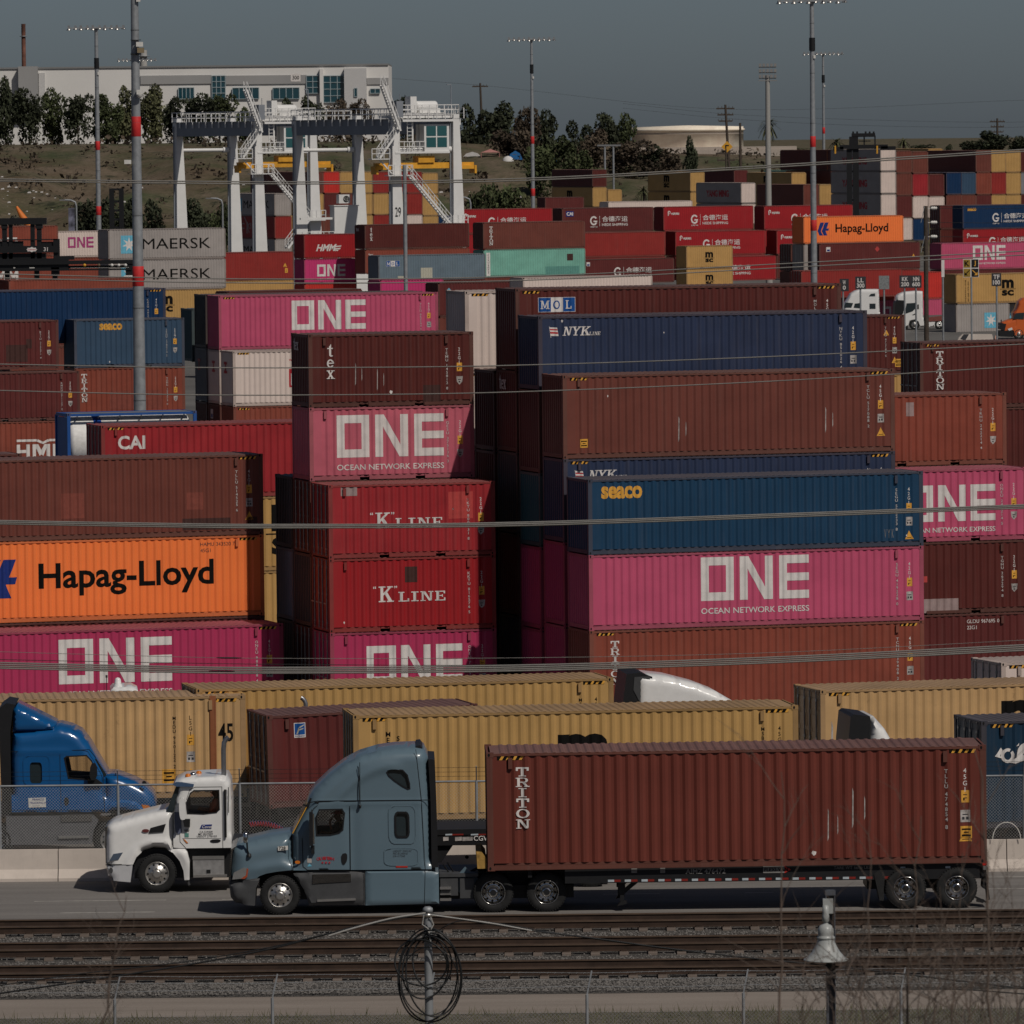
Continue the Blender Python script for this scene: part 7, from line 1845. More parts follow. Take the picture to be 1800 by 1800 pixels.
TR = [(8, 130, 238, 46, 1400, 'dark', 'dark tree at the frame edge before the warehouse'), (50, 150, 240, 62, 1385, 'dark', 'dark spreading tree before the grey warehouse tower'), (92, 152, 240, 50, 1395, 'green', 'green tree just before the narrow warehouse strip'), (136, 158, 240, 56, 1390, 'dark', 'dark round tree beside the wide lamp bar mast, lower'),
 (185, 152, 240, 60, 1380, 'green', 'green tree behind the wide lamp bar mast'), (222, 146, 240, 50, 1385, 'olive', 'olive tree between the two banded masts'), (270, 144, 238, 62, 1395, 'olive', 'olive tree behind the thick mast toward the first crane'), (300, 165, 240, 40, 1380, 'dark', 'dark small tree beside the first crane girder'),
 (345, 162, 215, 70, 1375, 'dark', 'dark broad tree in front of the warehouse windows'), (385, 158, 215, 60, 1380, 'green', 'green broad tree in front of the tall glass panel'), (430, 178, 215, 40, 1385, 'green', 'small green tree over the first crane trolley'), (505, 168, 200, 44, 1390, 'dark', 'dark tree over the crane railing before the warehouse windows'), (545, 166, 200, 46, 1395, 'dark', 'dark tree below the number plate of the warehouse'),
 (590, 170, 200, 44, 1390, 'brown', 'brownish tree below the widest glass panel'), (630, 172, 205, 46, 1395, 'brown', 'brownish thin tree below the grey entrance block'), (712, 162, 215, 40, 1385, 'dark', 'dark tree just beyond the warehouse end'), (740, 172, 230, 44, 1375, 'green', 'green tree behind the numbered crane hoist'),
 (832, 178, 300, 74, 1330, 'dark', 'tall dark tree beside the crane leg on the slope'), (880, 174, 305, 84, 1335, 'dark', 'tallest dark tree cluster under the slender mast'), (925, 182, 300, 60, 1330, 'brown', 'brown tinged tree behind the slender mast'), (958, 190, 300, 52, 1335, 'dark', 'dark tree just past the slender mast'), (905, 220, 320, 80, 1290, 'brown', 'low brown tree under the tall dark ones'), (985, 225, 320, 64, 1280, 'green', 'green rounded tree beside the slender mast on the slope'),
 (1015, 207, 310, 60, 1320, 'dark', 'dark tree in the middle of the hillside wood'), (1050, 222, 315, 70, 1300, 'brown', 'brown tree in the middle of the hillside wood'), (1070, 192, 300, 58, 1330, 'dark', 'dark pointed tree at the summit of the wood'), (1100, 196, 305, 44, 1335, 'green', 'green slim tree ending the wood near the pale tank'), (1105, 240, 320, 80, 1270, 'brown', 'broad brown bush at the foot of the wood'), (1150, 244, 315, 76, 1275, 'dark', 'dark broad bush under the pale tank'), (1175, 262, 320, 60, 1260, 'brown', 'brown bush at the end of the wood'),
 (1215, 236, 276, 32, 1240, 'dark', 'single small dark round tree before the pale tank'), (950, 250, 330, 70, 1240, 'green', 'green bush on the slope by the tents'), (1020, 262, 330, 60, 1230, 'green', 'green bush below the hillside wood'),
 (165, 338, 405, 80, 1090, 'dark', 'large dark bush at the hill foot under the wide lamp bar mast'), (225, 332, 405, 90, 1095, 'dark', 'large dark round bush behind the thick mast'), (268, 345, 405, 60, 1090, 'dark', 'dark bush before the first crane leg'), (345, 346, 405, 72, 1092, 'dark', 'dark bush framed by the first crane legs'), (385, 352, 405, 44, 1088, 'green', 'green bush beside the second crane leg'),
 (845, 322, 372, 60, 1105, 'green', 'green shrub above the red lettered row by the crane leg'), (890, 312, 372, 70, 1108, 'green', 'green shrub above the red lettered row, taller'), (930, 325, 372, 50, 1100, 'olive', 'olive shrub by the slender mast foot'), (35, 375, 420, 60, 1100, 'grey', 'grey scrub bush behind the black reach stacker'),
 (1745, 228, 268, 64, 1480, 'dark', 'dark round tree at the horizon behind the end wall of containers'), (1710, 246, 268, 50, 1490, 'dark', 'low dark tree at the horizon beside the round one'), (1795, 238, 268, 40, 1480, 'dark', 'dark tree at the frame edge on the horizon'), (1620, 252, 268, 44, 1500, 'dark', 'low dark bush at the horizon behind the white end'), (1668, 250, 266, 20, 1500, 'dark', 'tiny dark tree at the horizon'), (1800, 245, 268, 60, 1500, 'green', 'green tree cut by the frame edge on the horizon'), (1400, 258, 275, 60, 1400, 'green', 'low green bush beside the palm at the ridge')]
for i, q in enumerate(TR):
    bush = 'bush' in q[6] or 'shrub' in q[6]
    tree(*q, k=i, name='bush' if bush else 'tree', cat='bush' if bush else 'tree', grp='bushes on the hill' if bush else 'trees on the hill')
def palm(px, y0, y1, D, label, fr_=1.6):
    a = at(px, y0, D); zb = terrain(a.x, D); H = a.z - zb - fr_ * .5; r = empty('palm_tree', (a.x, D, zb), 0, label, 'palm tree', 'palm trees')
    m = MB(); m.tube([(0, 0, 0), (.05, 0, H * .5), (0, 0, H)], [.35, .25, .25], 8); m.build('trunk', BARK, r)
    rs = random.Random(int(px)); m = MB()
    for i in range(46):
        th = rs.uniform(0, 2*pi); up = rs.uniform(-.9, 1.0); pts = []
        for j in range(5): t = j / 4; pts.append(Vector((cos(th) * fr_ * t * (1 - .2 * abs(up)), sin(th) * fr_ * t * (1 - .2 * abs(up)), H + up * fr_ * t - .55 * fr_ * t * t)))
        for j in range(4):
            sd = Vector((-sin(th), cos(th), 0)) * fr_ * .09 * (1 - j / 5); m.add([pts[j] - sd, pts[j + 1] - sd * .8, pts[j + 1] + sd * .8, pts[j] + sd], [(0, 1, 2, 3)])
    m.build('crown', LEAF['olive'], r, fix=False)
palm(1351, 206, 270, 1060, 'tall palm tree beside the light tower', 1.9); palm(1130, 325, 354, 1085, 'small palm in front of the slope near mustard ends', 1.6); palm(1588, 240, 262, 1500, 'palm tree on the horizon above the white end', 2.0); palm(1470, 240, 262, 1500, 'palm tree on the horizon beside the black stacker', 2.2)
rs = random.Random(21); m = MB()
for i in range(1500):
    x = rs.uniform(-110, 105); y = rs.uniform(1115, 1345)
    if rs.random() > .35 + .65 * abs(sin(x * .13 + y * .03)): continue
    z = terrain(x, y); h = rs.uniform(.3, 1.5) * (1.4 if rs.random() < .15 else 1)
    for j in range(9):
        p = Vector((x + rs.gauss(0, h * .7), y + rs.gauss(0, h * .5), z + rs.uniform(0, h))); u = Vector((rs.gauss(0, 1), rs.gauss(0, 1), rs.gauss(0, 1))).normalized() * h * .35; w = Vector((rs.gauss(0, 1), rs.gauss(0, 1), rs.gauss(0, 1))).normalized() * h * .3
        m.add([p - u, p + w, p + u, p - w], [(0, 1, 2, 3)])
tag(m.build('scrub', LEAF['brown'], fix=False), kind='stuff')
def on_ground(px, py, D):
    best = D; e = 9
    for k in range(1100, 1400, 3):
        p = at(px, py, k); d = abs(p.z - terrain(p.x, k))
        if d < e: e = d; best = k
    return best
# tents and tarps of a hillside camp
def tent(px, py, w, h, D, col, label, kind=0):
    D = on_ground(px, py, D); s_ = F / D; a = at(px, py, D); zb = a.z; r = empty('tent', (a.x, D, zb - .1), 0, label, 'tent', 'tents on the hillside'); W = w / s_; H = h / s_
    mt = plain('tent_' + label.split()[0], col, .8, var=.15); m = MB()
    if kind == 0: m.plate([(-W/2, 0), (W/2, 0), (W*.3, H*.7), (0, H), (-W*.34, H*.66)], 0, 2.5)
    elif kind == 1:
        m.add([(-W/2, 0, H*.6), (W/2, 0, H*.6), (W/2, 2.5, H*.6), (-W/2, 2.5, H*.6), (0, 1.25, H)], [(0,1,4), (1,2,4), (2,3,4), (3,0,4)])
        for xx in (-W/2 + .1, W/2 - .1): m.bar((xx, .1, 0), (xx, .1, H*.6), .1)
    else: m.lathe([(W/2, 0), (W*.45, H*.5), (W*.25, H*.85), (0, H)], 14, (0, 1.2, 0))
    m.build('tent_cloth', mt, r)
tent(830, 275, 32, 9, 1215, (.55, .52, .5), 'white low tent on the hillside beside the crane leg'); tent(862, 276, 34, 15, 1225, (.38, .17, .15), 'pinkish canopy tent on the hillside', 1); tent(893, 283, 20, 10, 1205, (.6, .58, .55), 'pale dome tent beside the blue tarp', 2); tent(906, 280, 26, 16, 1220, (.02, .13, .34), 'blue tarp tent near the slender mast'); tent(975, 284, 22, 7, 1205, (.02, .16, .40), 'bright blue low tarp past the slender mast'); tent(918, 262, 18, 10, 1245, (.25, .25, .25), 'grey tent above the blue tarp under the trees')
rs = random.Random(4); m = MB()
for i in range(260):
    px = rs.choice([rs.gauss(20, 30), rs.gauss(900, 60), rs.uniform(0, 1250)]); D = rs.uniform(1130, 1240); x = at(px, 300, D).x; z = terrain(x, D); k = rs.uniform(.1, .35)
    m.add([(x - k, D, z + .1), (x + k, D, z + .12), (x + k*.6, D + .2, z + k*1.2), (x - k*.7, D + .1, z + k)], [(0, 1, 2, 3)])
tag(m.build('litter', plain('pale_litter', (.42, .40, .38), .9, var=.6, scale=30), fix=False), kind='stuff')

# ------------------------------------------------------------------ reach stackers
BLK = plain('stacker_black', (.010, .010, .011), .5)
class Px:
    def __init__(s, name, px, D, label, cat, zb=-.9, group=None):
        a = at(px, 400, D); s.D = D; s.r = empty(name, (a.x, D, zb), 0, label, cat, group)
    def l(s, px, py): p = at(px, py, s.D); return (p.x - s.r.location.x, p.z - s.r.location.z)
    def box(s, m, x0, x1, y0, y1, ya=0, yb=1, mi=0):
        a = s.l(x0, y1); b = s.l(x1, y0); m.box(a[0], b[0], ya, yb, a[1], b[1], mi)
v = Px('reach_stacker', 50, 655, 'black reach stacker with number plate and long spreader arm at the frame edge', 'reach stacker')
m = MB()
for x0, x1 in ((4, 11), (16, 21), (54, 60), (65, 72)): v.box(m, x0, x1, 385, 470, .2, .9)
v.box(m, -6, 81, 383, 395, 0, 1.2); v.box(m, 2, 12, 393, 402, .1, 1.1); v.box(m, 62, 74, 393, 402, .1, 1.1); v.box(m, -6, 101, 420, 423, .1, .5); v.box(m, -6, 40, 424, 433, .3, 1.0); v.box(m, 66, 98, 425, 433, .3, .8); m.build('mast_frame', BLK, v.r)
m = MB(); v.box(m, -6, 103, 432, 445, -.1, 1.3); v.box(m, 94, 104, 420, 470, .1, .9); v.box(m, -6, 80, 445, 462, .2, 1.3)
for x in (8, 60, 92): v.box(m, x, x + 8, 460, 500, .3, .9)
m.build('counterweight_body', BLK, v.r)
x, z = v.l(56, 438.6); o = bpy.data.objects.new('emblem', flat_mesh(comps([[(.0, -.24), (.5, 0), (0, .24), (-.5, 0)], [(-.4, -.16), (.4, -.16), (.4, .16), (-.4, .16)]], 'w') + move(text('Loron', .16, .02, w=.7, mk='r'), -.35, -.07), 0)); COL.objects.link(o); o.parent = v.r; o.location = (x, -.13, z)
x, z = v.l(77, 441.5); o = bpy.data.objects.new('lettering', flat_mesh(text('31', .36, .01), 0)); COL.objects.link(o); o.parent = v.r; o.location = (x, -.13, z)
m = MB(); v.box(m, -6, 234, 457, 466, -.2, .9); v.box(m, -6, 232, 472, 477, -.2, .9); v.box(m, -6, 120, 454, 476, 0, .8); v.box(m, 120, 234, 466, 472, .2, .8); v.box(m, 90, 104, 470, 483, 0, .8); v.box(m, 221, 235, 460, 484, -.1, .9); v.box(m, 100, 130, 450, 457, .2, .8); sp = m.build('spreader', BLK, v.r)
m = MB(); v.box(m, 124, 227, 469.8, 471.2, -.24, -.2); v.box(m, 52, 61, 470, 471.5, -.24, -.2); v.box(m, 24, 27, 470, 471.5, -.24, -.2); m.build('bright_rail', WHITE, sp)
for px, mt in ((149, YELLOW), (174, plain('brown_lens', (.12, .08, .05), .4)), (197, WHITE), (209, WHITE), (221, WHITE)):
    x, z = v.l(px, 466); m = MB(); m.lathe([(.0, -.3), (.12, -.3), (.14, -.2)], 14, (x, 0, z), 'Y'); m.build('spreader_lamp', mt, sp)
for px in (15, 75):
    x, z = v.l(px, 560); m = MB(); m.lathe([(.4, 0), (.85, .03), (.88, .2), (.88, .6), (.4, .65)], 20, (x, .2, .88), 'Y'); m.build('wheel', RUBBER, v.r)
m = MB(); v.box(m, -20, 110, 540, 562, .2, 1.6); m.build('chassis', BLK, v.r)
v = Px('reach_stacker', 1500, 903, 'black reach stacker lifting the top grey lettered container', 'reach stacker')
m = MB(); v.box(m, 1489, 1497, 262, 395, -.5, .2); v.box(m, 1500, 1509, 258, 395, -.5, .2)
for y in (300, 325, 350, 375): v.box(m, 1490, 1508, y, y + 3, -.3, .1)
v.box(m, 1493, 1508, 240, 265, -.6, .4); v.box(m, 1497, 1538, 234, 241, -.6, .4); v.box(m, 1537, 1539, 238, 262, -.4, .2); v.box(m, 1510, 1530, 247, 249, -.4, .2); v.box(m, 1518, 1520, 240, 260, -.4, .2)
for x in (1498, 1505, 1520, 1527, 1534): v.box(m, x, x + 3, 231, 235, -.4, 0)
m.build('mast_frame', BLK, v.r)
m = MB(); v.box(m, 1476, 1560, 254, 262, -.8, .6); v.box(m, 1465, 1482, 258, 266, -.8, .6); v.box(m, 1548, 1574, 257, 264, -.8, .6); m.build('spreader', BLK, v.r)
m = MB()
for x in (1466.5, 1540): v.box(m, x, x + 2.5, 256, 270, -1.0, -.8)
m.build('twistlock_arm', YELLOW, v.r)
m = MB(); v.box(m, 1470, 1540, 440, 475, -3.5, 1.0); v.box(m, 1500, 1525, 395, 440, -2, .5); m.build('chassis', BLK, v.r)
for px in (1478, 1530): x, z = v.l(px, 470); m = MB(); m.lathe([(.4, 0), (.85, .03), (.88, .2), (.88, .6), (.4, .65)], 20, (x, -3.6, .88), 'Y'); m.build('wheel', RUBBER, v.r)
v = Px('forklift', 206, 900, 'dark forklift mast standing before the large dark round bush', 'forklift')
m = MB(); v.box(m, 194, 200, 331, 500, 0, .5); v.box(m, 211, 217, 331, 500, 0, .5)
for y in (331, 352, 368, 384, 398): v.box(m, 196, 216, y, y + 4, .1, .4)
m.build('mast', BLK, v.r); m = MB(); v.box(m, 190, 225, 470, 500, 0, 3); m.build('body', BLK, v.r)
v = Px('boom', 35, 830, 'orange boom tip rising behind the black reach stacker', 'crane boom')
m = MB(); a = v.l(41, 384); b = v.l(29, 363); m.tube([(a[0] + 8, 0, 0), (a[0], 0, a[1]), (b[0], 0, b[1])], [.6, .42, .14], 8); m.build('boom_arm', plain('boom_orange', (.62, .17, .03), .6), v.r)

# ------------------------------------------------------------------ tank container
pal('tankblue', (20, 58, 110))
p = at(118, 727, 322); L, H = SIZE['20']
r = empty('tank_container', (p.x, p.y, p.z - H), R(YW), 'white tank container in a blue frame beside the long red container', 'tank container')
m = MB()
for x in (0, L - .15):
    for y in (0, WID - .15): m.box(x, x + .15, y, y + .15, .12, H - .12)
    m.box(x + .02, x + .13, .15, WID - .15, H - .16, H - .02); m.box(x + .02, x + .13, .15, WID - .15, .02, .16)
for y in (0.01, WID - .13): m.box(.15, L - .15, y, y + .12, H - .14, H - .03); m.box(.15, L - .15, y, y + .12, .03, .15)
m.box(.05, .08, .16, WID - .16, .2, H - .2); fm_ = m.build('frame', PAL['tankblue'][0], r)
m = MB(); m.lathe([(0, .1), (.9, .14), (1.14, .24), (1.18, .36), (1.18, L - .36), (1.14, L - .24), (.9, L - .14), (0, L - .1)], 36, (0, WID/2, 1.28), 'X'); m.build('tank', plain('tank_white', (.70, .68, .65), .4), r)
m = MB(); m.lathe([(1.185, L*.22), (1.2, L*.23), (1.2, L*.27), (1.185, L*.28)], 36, (0, WID/2, 1.28), 'X'); m.build('tank_band', plain('tank_band_blue', (.01, .06, .30), .4), r)
m = MB(); m.box(.2, L - .2, .25, .7, H - .06, H - .02)
for i in range(6): m.bar((.5 + i, .1, H - .1), (.6 + i, .75, H - .35), .05)
m.box(.2, L - .2, 1.0, 1.45, H - .06, H - .02); m.build('walkway', plain('walkway_grey', (.16, .16, .17), .7), r)
for (x, z) in ((0, 0), (0, H - .118), (L - .178, 0), (L - .178, H - .118)):
    o = bpy.data.objects.new('corner_casting', cached('cast', casting_mesh)); COL.objects.link(o); o.parent = r; o.location = (x, 0, z); o.material_slots[0].link = 'OBJECT'; o.material_slots[0].material = PAL['tankblue'][1]
c0 = container((p.x, p.y, p.z - 2*H), R(YW), K('20', 'maroon', 'short maroon container under the white tank container'), 1)
container((p.x, p.y, p.z - 3*H), R(YW), K('20', 'brown', 'short brown container on the ground under the white tank container'), 1)

# ------------------------------------------------------------------ lane signs, far tractors, barrier, cone
def sign(px, x0, x1, y0, y1, ybase, lines, label, col='k', D=650, letter='w', extra=None, tilt=0):
    a = at(px, y1, D); r = empty('lane_sign', (a.x, D, -.9), 0, label, 'sign', 'lane signs on grey posts')
    loc_ = lambda X, Y: (at(X, Y, D).x - a.x, at(X, Y, D).z + .9)
    m = MB(); m.tube([(0, .08, 0), (0, .08, loc_(px, y0)[1] - .1)], .085, 8); m.build('post', STEEL, r)
    A = loc_(x0, y1); B = loc_(x1, y0); m = MB(); m.box(A[0], B[0], -.03, .03, A[1], B[1]); pn = m.build('panel', MK[col] if col in MK else col, r)
    h = (B[1] - A[1]); w = B[0] - A[0]
    for i, s_ in enumerate(lines):
        hh = h * (.34 if len(lines) > 1 else .6); c = text(s_, hh, .025, w=min(w * .72, hh * .72 * len(s_)), mk=letter); lo, hi = widen(c)
        o = bpy.data.objects.new('lettering', flat_mesh(c, -.045)); COL.objects.link(o); o.parent = r; o.location = ((A[0] + B[0]) / 2 - (lo + hi) / 2, 0, A[1] + h * (.54 if i == 0 else .12))
    return r, A, B
sign(1512.5, 1503.5, 1522, 486, 508.5, 590, ('LL', '300'), 'black lane sign with white letters LL and 300', 'v')
sign(1554, 1545, 1563, 484.5, 508.5, 590, (), 'worn grey lane sign scraped blank', plain('worn_panel', (.20, .21, .21), .8, var=.5, scale=8))
sign(1590, 1581, 1600.5, 484, 506, 590, ('KK', '200'), 'black lane sign with letters KK and 200', 'v'); sign(1610, 1600.8, 1620, 484, 506, 590, ('NN', '600'), 'black lane sign with letters NN and 600', 'v')
sign(1752, 1743, 1760, 480, 503, 592, ('TF', '100'), 'black lane sign with letters TF and 100', 'v', 640)
sign(1482, 1476, 1492, 490, 512, 590, ('W', '0'), 'bent black lane sign partly behind the blue panel container', 'v', 655)
sign(1657.5, 1655, 1660, 457, 487, 590, (), 'narrow white edged sign seen edge on', 'w', 645)
r, A, B = sign(1707.5, 1693, 1720.5, 455, 487.5, 592, (), 'square black and gold sign with letters K and J above two arrows', 'w', 640)
w, h = B[0] - A[0], B[1] - A[1]; q = .035 * w
gold = plain('gold_panel', (.30, .19, .03), .6)
for i in (0, 1):
    for j in (0, 1):
        m = MB(); m.box(A[0] + w*(i*.5) + q, A[0] + w*(i*.5 + .5) - q, -.05, -.03, A[1] + h*(j*.5) + q, A[1] + h*(j*.5 + .5) - q); m.build('sign_field', gold if i == 0 else BLACK, r)
gk = {'k': 'k', 'y': 'y'}
for s_, i, j, mk in (('K', 0, 1, 'k'), ('J', 1, 1, 'y')):
    c = text(s_, h * .30, .03, mk=mk); lo, hi = widen(c); o = bpy.data.objects.new('lettering', flat_mesh(c, -.06)); COL.objects.link(o); o.parent = r; o.location = (A[0] + w * (i * .5 + .25) - (lo + hi)/2, 0, A[1] + h * .60)
for i, mk, sx in ((0, 'k', -1), (1, 'y', 1)):
    cx, cz = A[0] + w*(i*.5 + .25), A[1] + h*.25; k = w * .15
    ar = [[(cx - sx*k*1.0, cz + k*1.25), (cx - sx*k*1.25, cz + k*1.0), (cx + sx*k*.5, cz - k*.75), (cx + sx*k*.75, cz - k*.5)], [(cx + sx*k*1.1, cz - k*1.1), (cx - sx*k*.3, cz - k*1.1), (cx + sx*k*1.1, cz + k*.3)]]
    o = bpy.data.objects.new('arrow', flat_mesh(comps(ar, mk), -.06)); COL.objects.link(o); o.parent = r
def far_truck(px0, pyg, D, label, P, wins, dark, body, wheels, extra=()):
    v = Veh('tractor', px0, pyg, D, label, 'truck', 3, .0105, -.885)
    for i, (poly, soft) in enumerate(P): inflate('cab' if i == 0 else 'hood', v.P(*poly), body, v.root, 1.2, .25, (), .12, low(soft), None, .02 * i)
    for q_ in wins: v.plate('window', v.P(*q_), -.03, glass('dark_cab_glass'), .05)
    for q_ in dark: v.plate('dark_trim', v.P(*q_), -.02, BLACK, 2.0)
    for (x, k) in wheels:
        wheel(v, x, 0, k, .5, .0, .5)
    m = MB(); xs = [x for x, k in wheels]; m.box(v.l(min(xs), 0)[0], v.l(max(xs), 0)[0], .4, 2.0, .45, 1.0); m.build('chassis_frame', BLACK, v.root)
    for nm, q_, mt in extra: v.plate(nm, v.P(*q_), -.03, mt, .06)
    return v
far_truck(1500, 581, 700, 'white sleeper tractor with long curved roof behind the navy flag container', [([(1483, 545), (1485, 536), (1491, 527), (1497, 517), (1505, 512), (1515, 509), (1546, 509), (1547.5, 560), (1484, 560)], 1.8)], [[(1484, 541), (1486, 532), (1500, 533), (1497, 541)], [(1501, 541), (1503, 534), (1512, 533), (1512, 542)], [(1528, 521), (1531, 517), (1539, 516), (1539, 521)], [(1529, 534), (1539.5, 534), (1539.5, 543), (1529, 543)]], [[(1474, 560), (1484, 558), (1484, 577), (1474, 577)]], WHITEP, [(1482, 'front'), (1560, 'drive'), (1583, 'drive')])
far_truck(1590, 577.5, 700, 'white flat nosed tractor with black grille and bare frame near the lane signs', [([(1573, 570), (1574, 538), (1577, 520), (1582, 515), (1592, 511), (1612, 509.5), (1623, 510), (1624, 571), (1618, 572), (1615, 563), (1608, 559), (1599, 561), (1596, 572)], 1.2), ([(1617, 563), (1656, 562), (1656, 571), (1617, 573)], 9)], [[(1592, 542), (1594, 531), (1611, 530), (1612, 538), (1604, 545), (1592, 549)]], [[(1572, 552), (1574, 530), (1577, 525), (1591, 526), (1588, 548), (1584, 556), (1572, 555)], [(1591, 572), (1596, 569), (1596, 577), (1591, 577)]], WHITEP, [(1608, 'front'), (1652, 'drive')], [('door_slot', [(1604, 551), (1609, 549), (1609, 550.5), (1605, 552)], BLACK), ('coupling', [(1630, 556), (1656, 553), (1656, 562), (1630, 563)], plain('rusty_coupling', (.20, .06, .05), .8)), ('mirror', [(1613, 533), (1615.5, 533), (1615.5, 541), (1613, 541)], BLACK)])
ORP = plain('orange_truck_paint', (.55, .11, .025), .35, coat=.3, var=.04)
far_truck(1790, 592, 665, 'bright orange tractor nose entering at the frame edge', [([(1783, 559), (1782, 546), (1787, 540), (1792, 526), (1800, 520), (1830, 516), (1860, 516), (1862, 585), (1783, 585)], 1.4), ([(1759, 575), (1758, 568), (1762, 563), (1772, 559), (1784, 555), (1800, 556), (1800, 575), (1797, 575), (1790, 571), (1783, 577), (1778, 580)], 1.0)], [[(1781, 556), (1786, 546), (1801, 545), (1800, 557)]], [[(1757, 574), (1759, 563), (1769, 565), (1766, 577)], [(1756, 577), (1782, 576), (1781, 588), (1759, 587)]], ORP, [(1791, 'front'), (1860, 'drive')], [('headlight', [(1771, 574), (1779, 571), (1780, 575), (1774, 577)], WHITE), ('mirror_stem', [(1759, 558), (1761, 557), (1761, 566), (1759.5, 566)], BLACK)])
a = at(1716, 588, 655); r = empty('barrier_block', (a.x - 1.9, 655, -.9), R(5), 'concrete barrier block with a dark blue corner beside the traffic cone', 'barrier')
m = MB(); m.plate([(0, 0), (3.6, 0), (3.5, .35), (3.4, .8), (.7, .85), (.3, .5)], 0, .5); m.build('barrier_body', CONCRETE, r); m = MB(); m.plate([(.42, .4), (.9, .25), (1.25, .83), (.75, .84)], -.01, 0); m.build('painted_corner', MK['v'], r)
a = at(1744, 588, 657); r = empty('traffic_cone', (a.x, 652, -.9), 0, 'faded orange traffic cone beside the concrete barrier block', 'traffic cone'); m = MB(); m.box(-.22, .22, -.22, .22, 0, .05); m.lathe([(.17, .05), (.04, .78), (0, .79)], 14); m.build('cone_body', plain('faded_cone', (.55, .30, .22), .8), r)
# ------------------------------------------------------------------ overhead wires in front of the yard
WM = plain('aluminium_wire', (.20, .19, .175), .6, .2); WDK = plain('black_wire', (.02, .02, .02), .7)
def spline(pts, n=40):
    """smooth curve through pixel points (Catmull-Rom in x)"""
    out = []
    for i in range(n):
        x = pts[0][0] + (pts[-1][0] - pts[0][0]) * i / (n - 1)
        k = 0
        while k < len(pts) - 2 and x > pts[k+1][0]: k += 1
        p0 = pts[max(k-1, 0)]; p1 = pts[k]; p2 = pts[k+1]; p3 = pts[min(k+2, len(pts)-1)]
        t = (x - p1[0]) / (p2[0] - p1[0]); m1 = (p2[1]-p0[1]) / ((p2[0]-p0[0]) or 1) * (p2[0]-p1[0]); m2 = (p3[1]-p1[1]) / ((p3[0]-p1[0]) or 1) * (p2[0]-p1[0])
        y = (2*t**3-3*t**2+1)*p1[1] + (t**3-2*t**2+t)*m1 + (-2*t**3+3*t**2)*p2[1] + (t**3-t**2)*m2
        out.append((x, y))
    return out
def wire(pts, rad, D, label, mat=None, strands=((0, 0),)):
    c = spline(pts); mb = MB()
    for dy, dz in strands: mb.tube([at(x, y, D) + Vector((0, dy, dz)) for x, y in c], rad, 6, 0, False)
    tag(mb.build('overhead_wire', mat or WM, fix=False), label, 'wire', 'overhead wires crossing in front of the yard')
two = ((0, 0), (0.05, -.03))
W1_ = [(-60, 314), (300, 318.5), (600, 319.5), (940, 313), (1350, 291), (1860, 259)]
wire(W1_, .011, 104, 'topmost pair of wires, crossing the crane legs', None, two)
wire([(-60, 480), (350, 489.5), (700, 490), (1000, 483), (1350, 465), (1860, 438)], .0095, 104, 'wire across the lower grey lettered container, upper of two')
wire([(-60, 487), (350, 496.5), (700, 497), (1000, 490), (1350, 472), (1860, 445)], .0095, 106, 'wire across the lower grey lettered container, lower of two')
wire([(-60, 639), (300, 645.5), (520, 646.5), (870, 643), (1340, 627.5), (1860, 602)], .0095, 103, 'wire crossing the vertical white lettering of the tall narrow stack')
wire([(-60, 685), (300, 693.5), (520, 694.5), (870, 690), (1340, 671), (1860, 640)], .0095, 105, 'wire along the bottom of the dark brown short container')
wire([(-60, 917), (250, 922.5), (465, 925), (870, 922), (1350, 907), (1860, 888)], .012, 98, 'thick doubled wire crossing the upper red container', None, ((0, 0), (.05, -.026), (.03, .02)))
wire([(-60, 1167), (250, 1174), (440, 1177), (900, 1173), (1350, 1159), (1860, 1134)], .012, 97, 'thick tripled wire crossing the lowest magenta lettering', None, ((0, 0), (.05, -.03), (.03, .024), (.0, -.05)))
wire([(-60, 1144), (250, 1153), (440, 1157), (900, 1156.5), (1350, 1147.5), (1860, 1122)], .004, 97, 'thinnest pale wire just above the thick tripled one')
wire([(-60, 1158), (200, 1163.5), (520, 1168), (900, 1168.5), (1350, 1155), (1860, 1131)], .005, 100, 'thin black wire hugging the thick tripled one', WDK)
m = MB(); m.tube([at(380, 1156, 96.9), at(390, 1156.4, 96.9), at(415, 1156.6, 96.9), at(425, 1156.8, 96.9)], [.006, .013, .013, .006], 6); tag(m.build('wire_splice', WDK, fix=False), 'dark splice sleeve on the thinnest pale wire', 'wire splice')
for i, (pp, w) in enumerate((([(690, 138), (845, 150), (1280, 192), (1800, 176)], .02), ([(1095, 182), (1275, 200), (1500, 210), (1755, 215), (1860, 212)], .02), ([(1095, 190), (1275, 208), (1500, 220), (1755, 224), (1860, 221)], .02))):
    wire(pp, w, 1255, 'faint distant power line over the hill, %s' % ('highest', 'middle', 'lowest')[i], WDK)

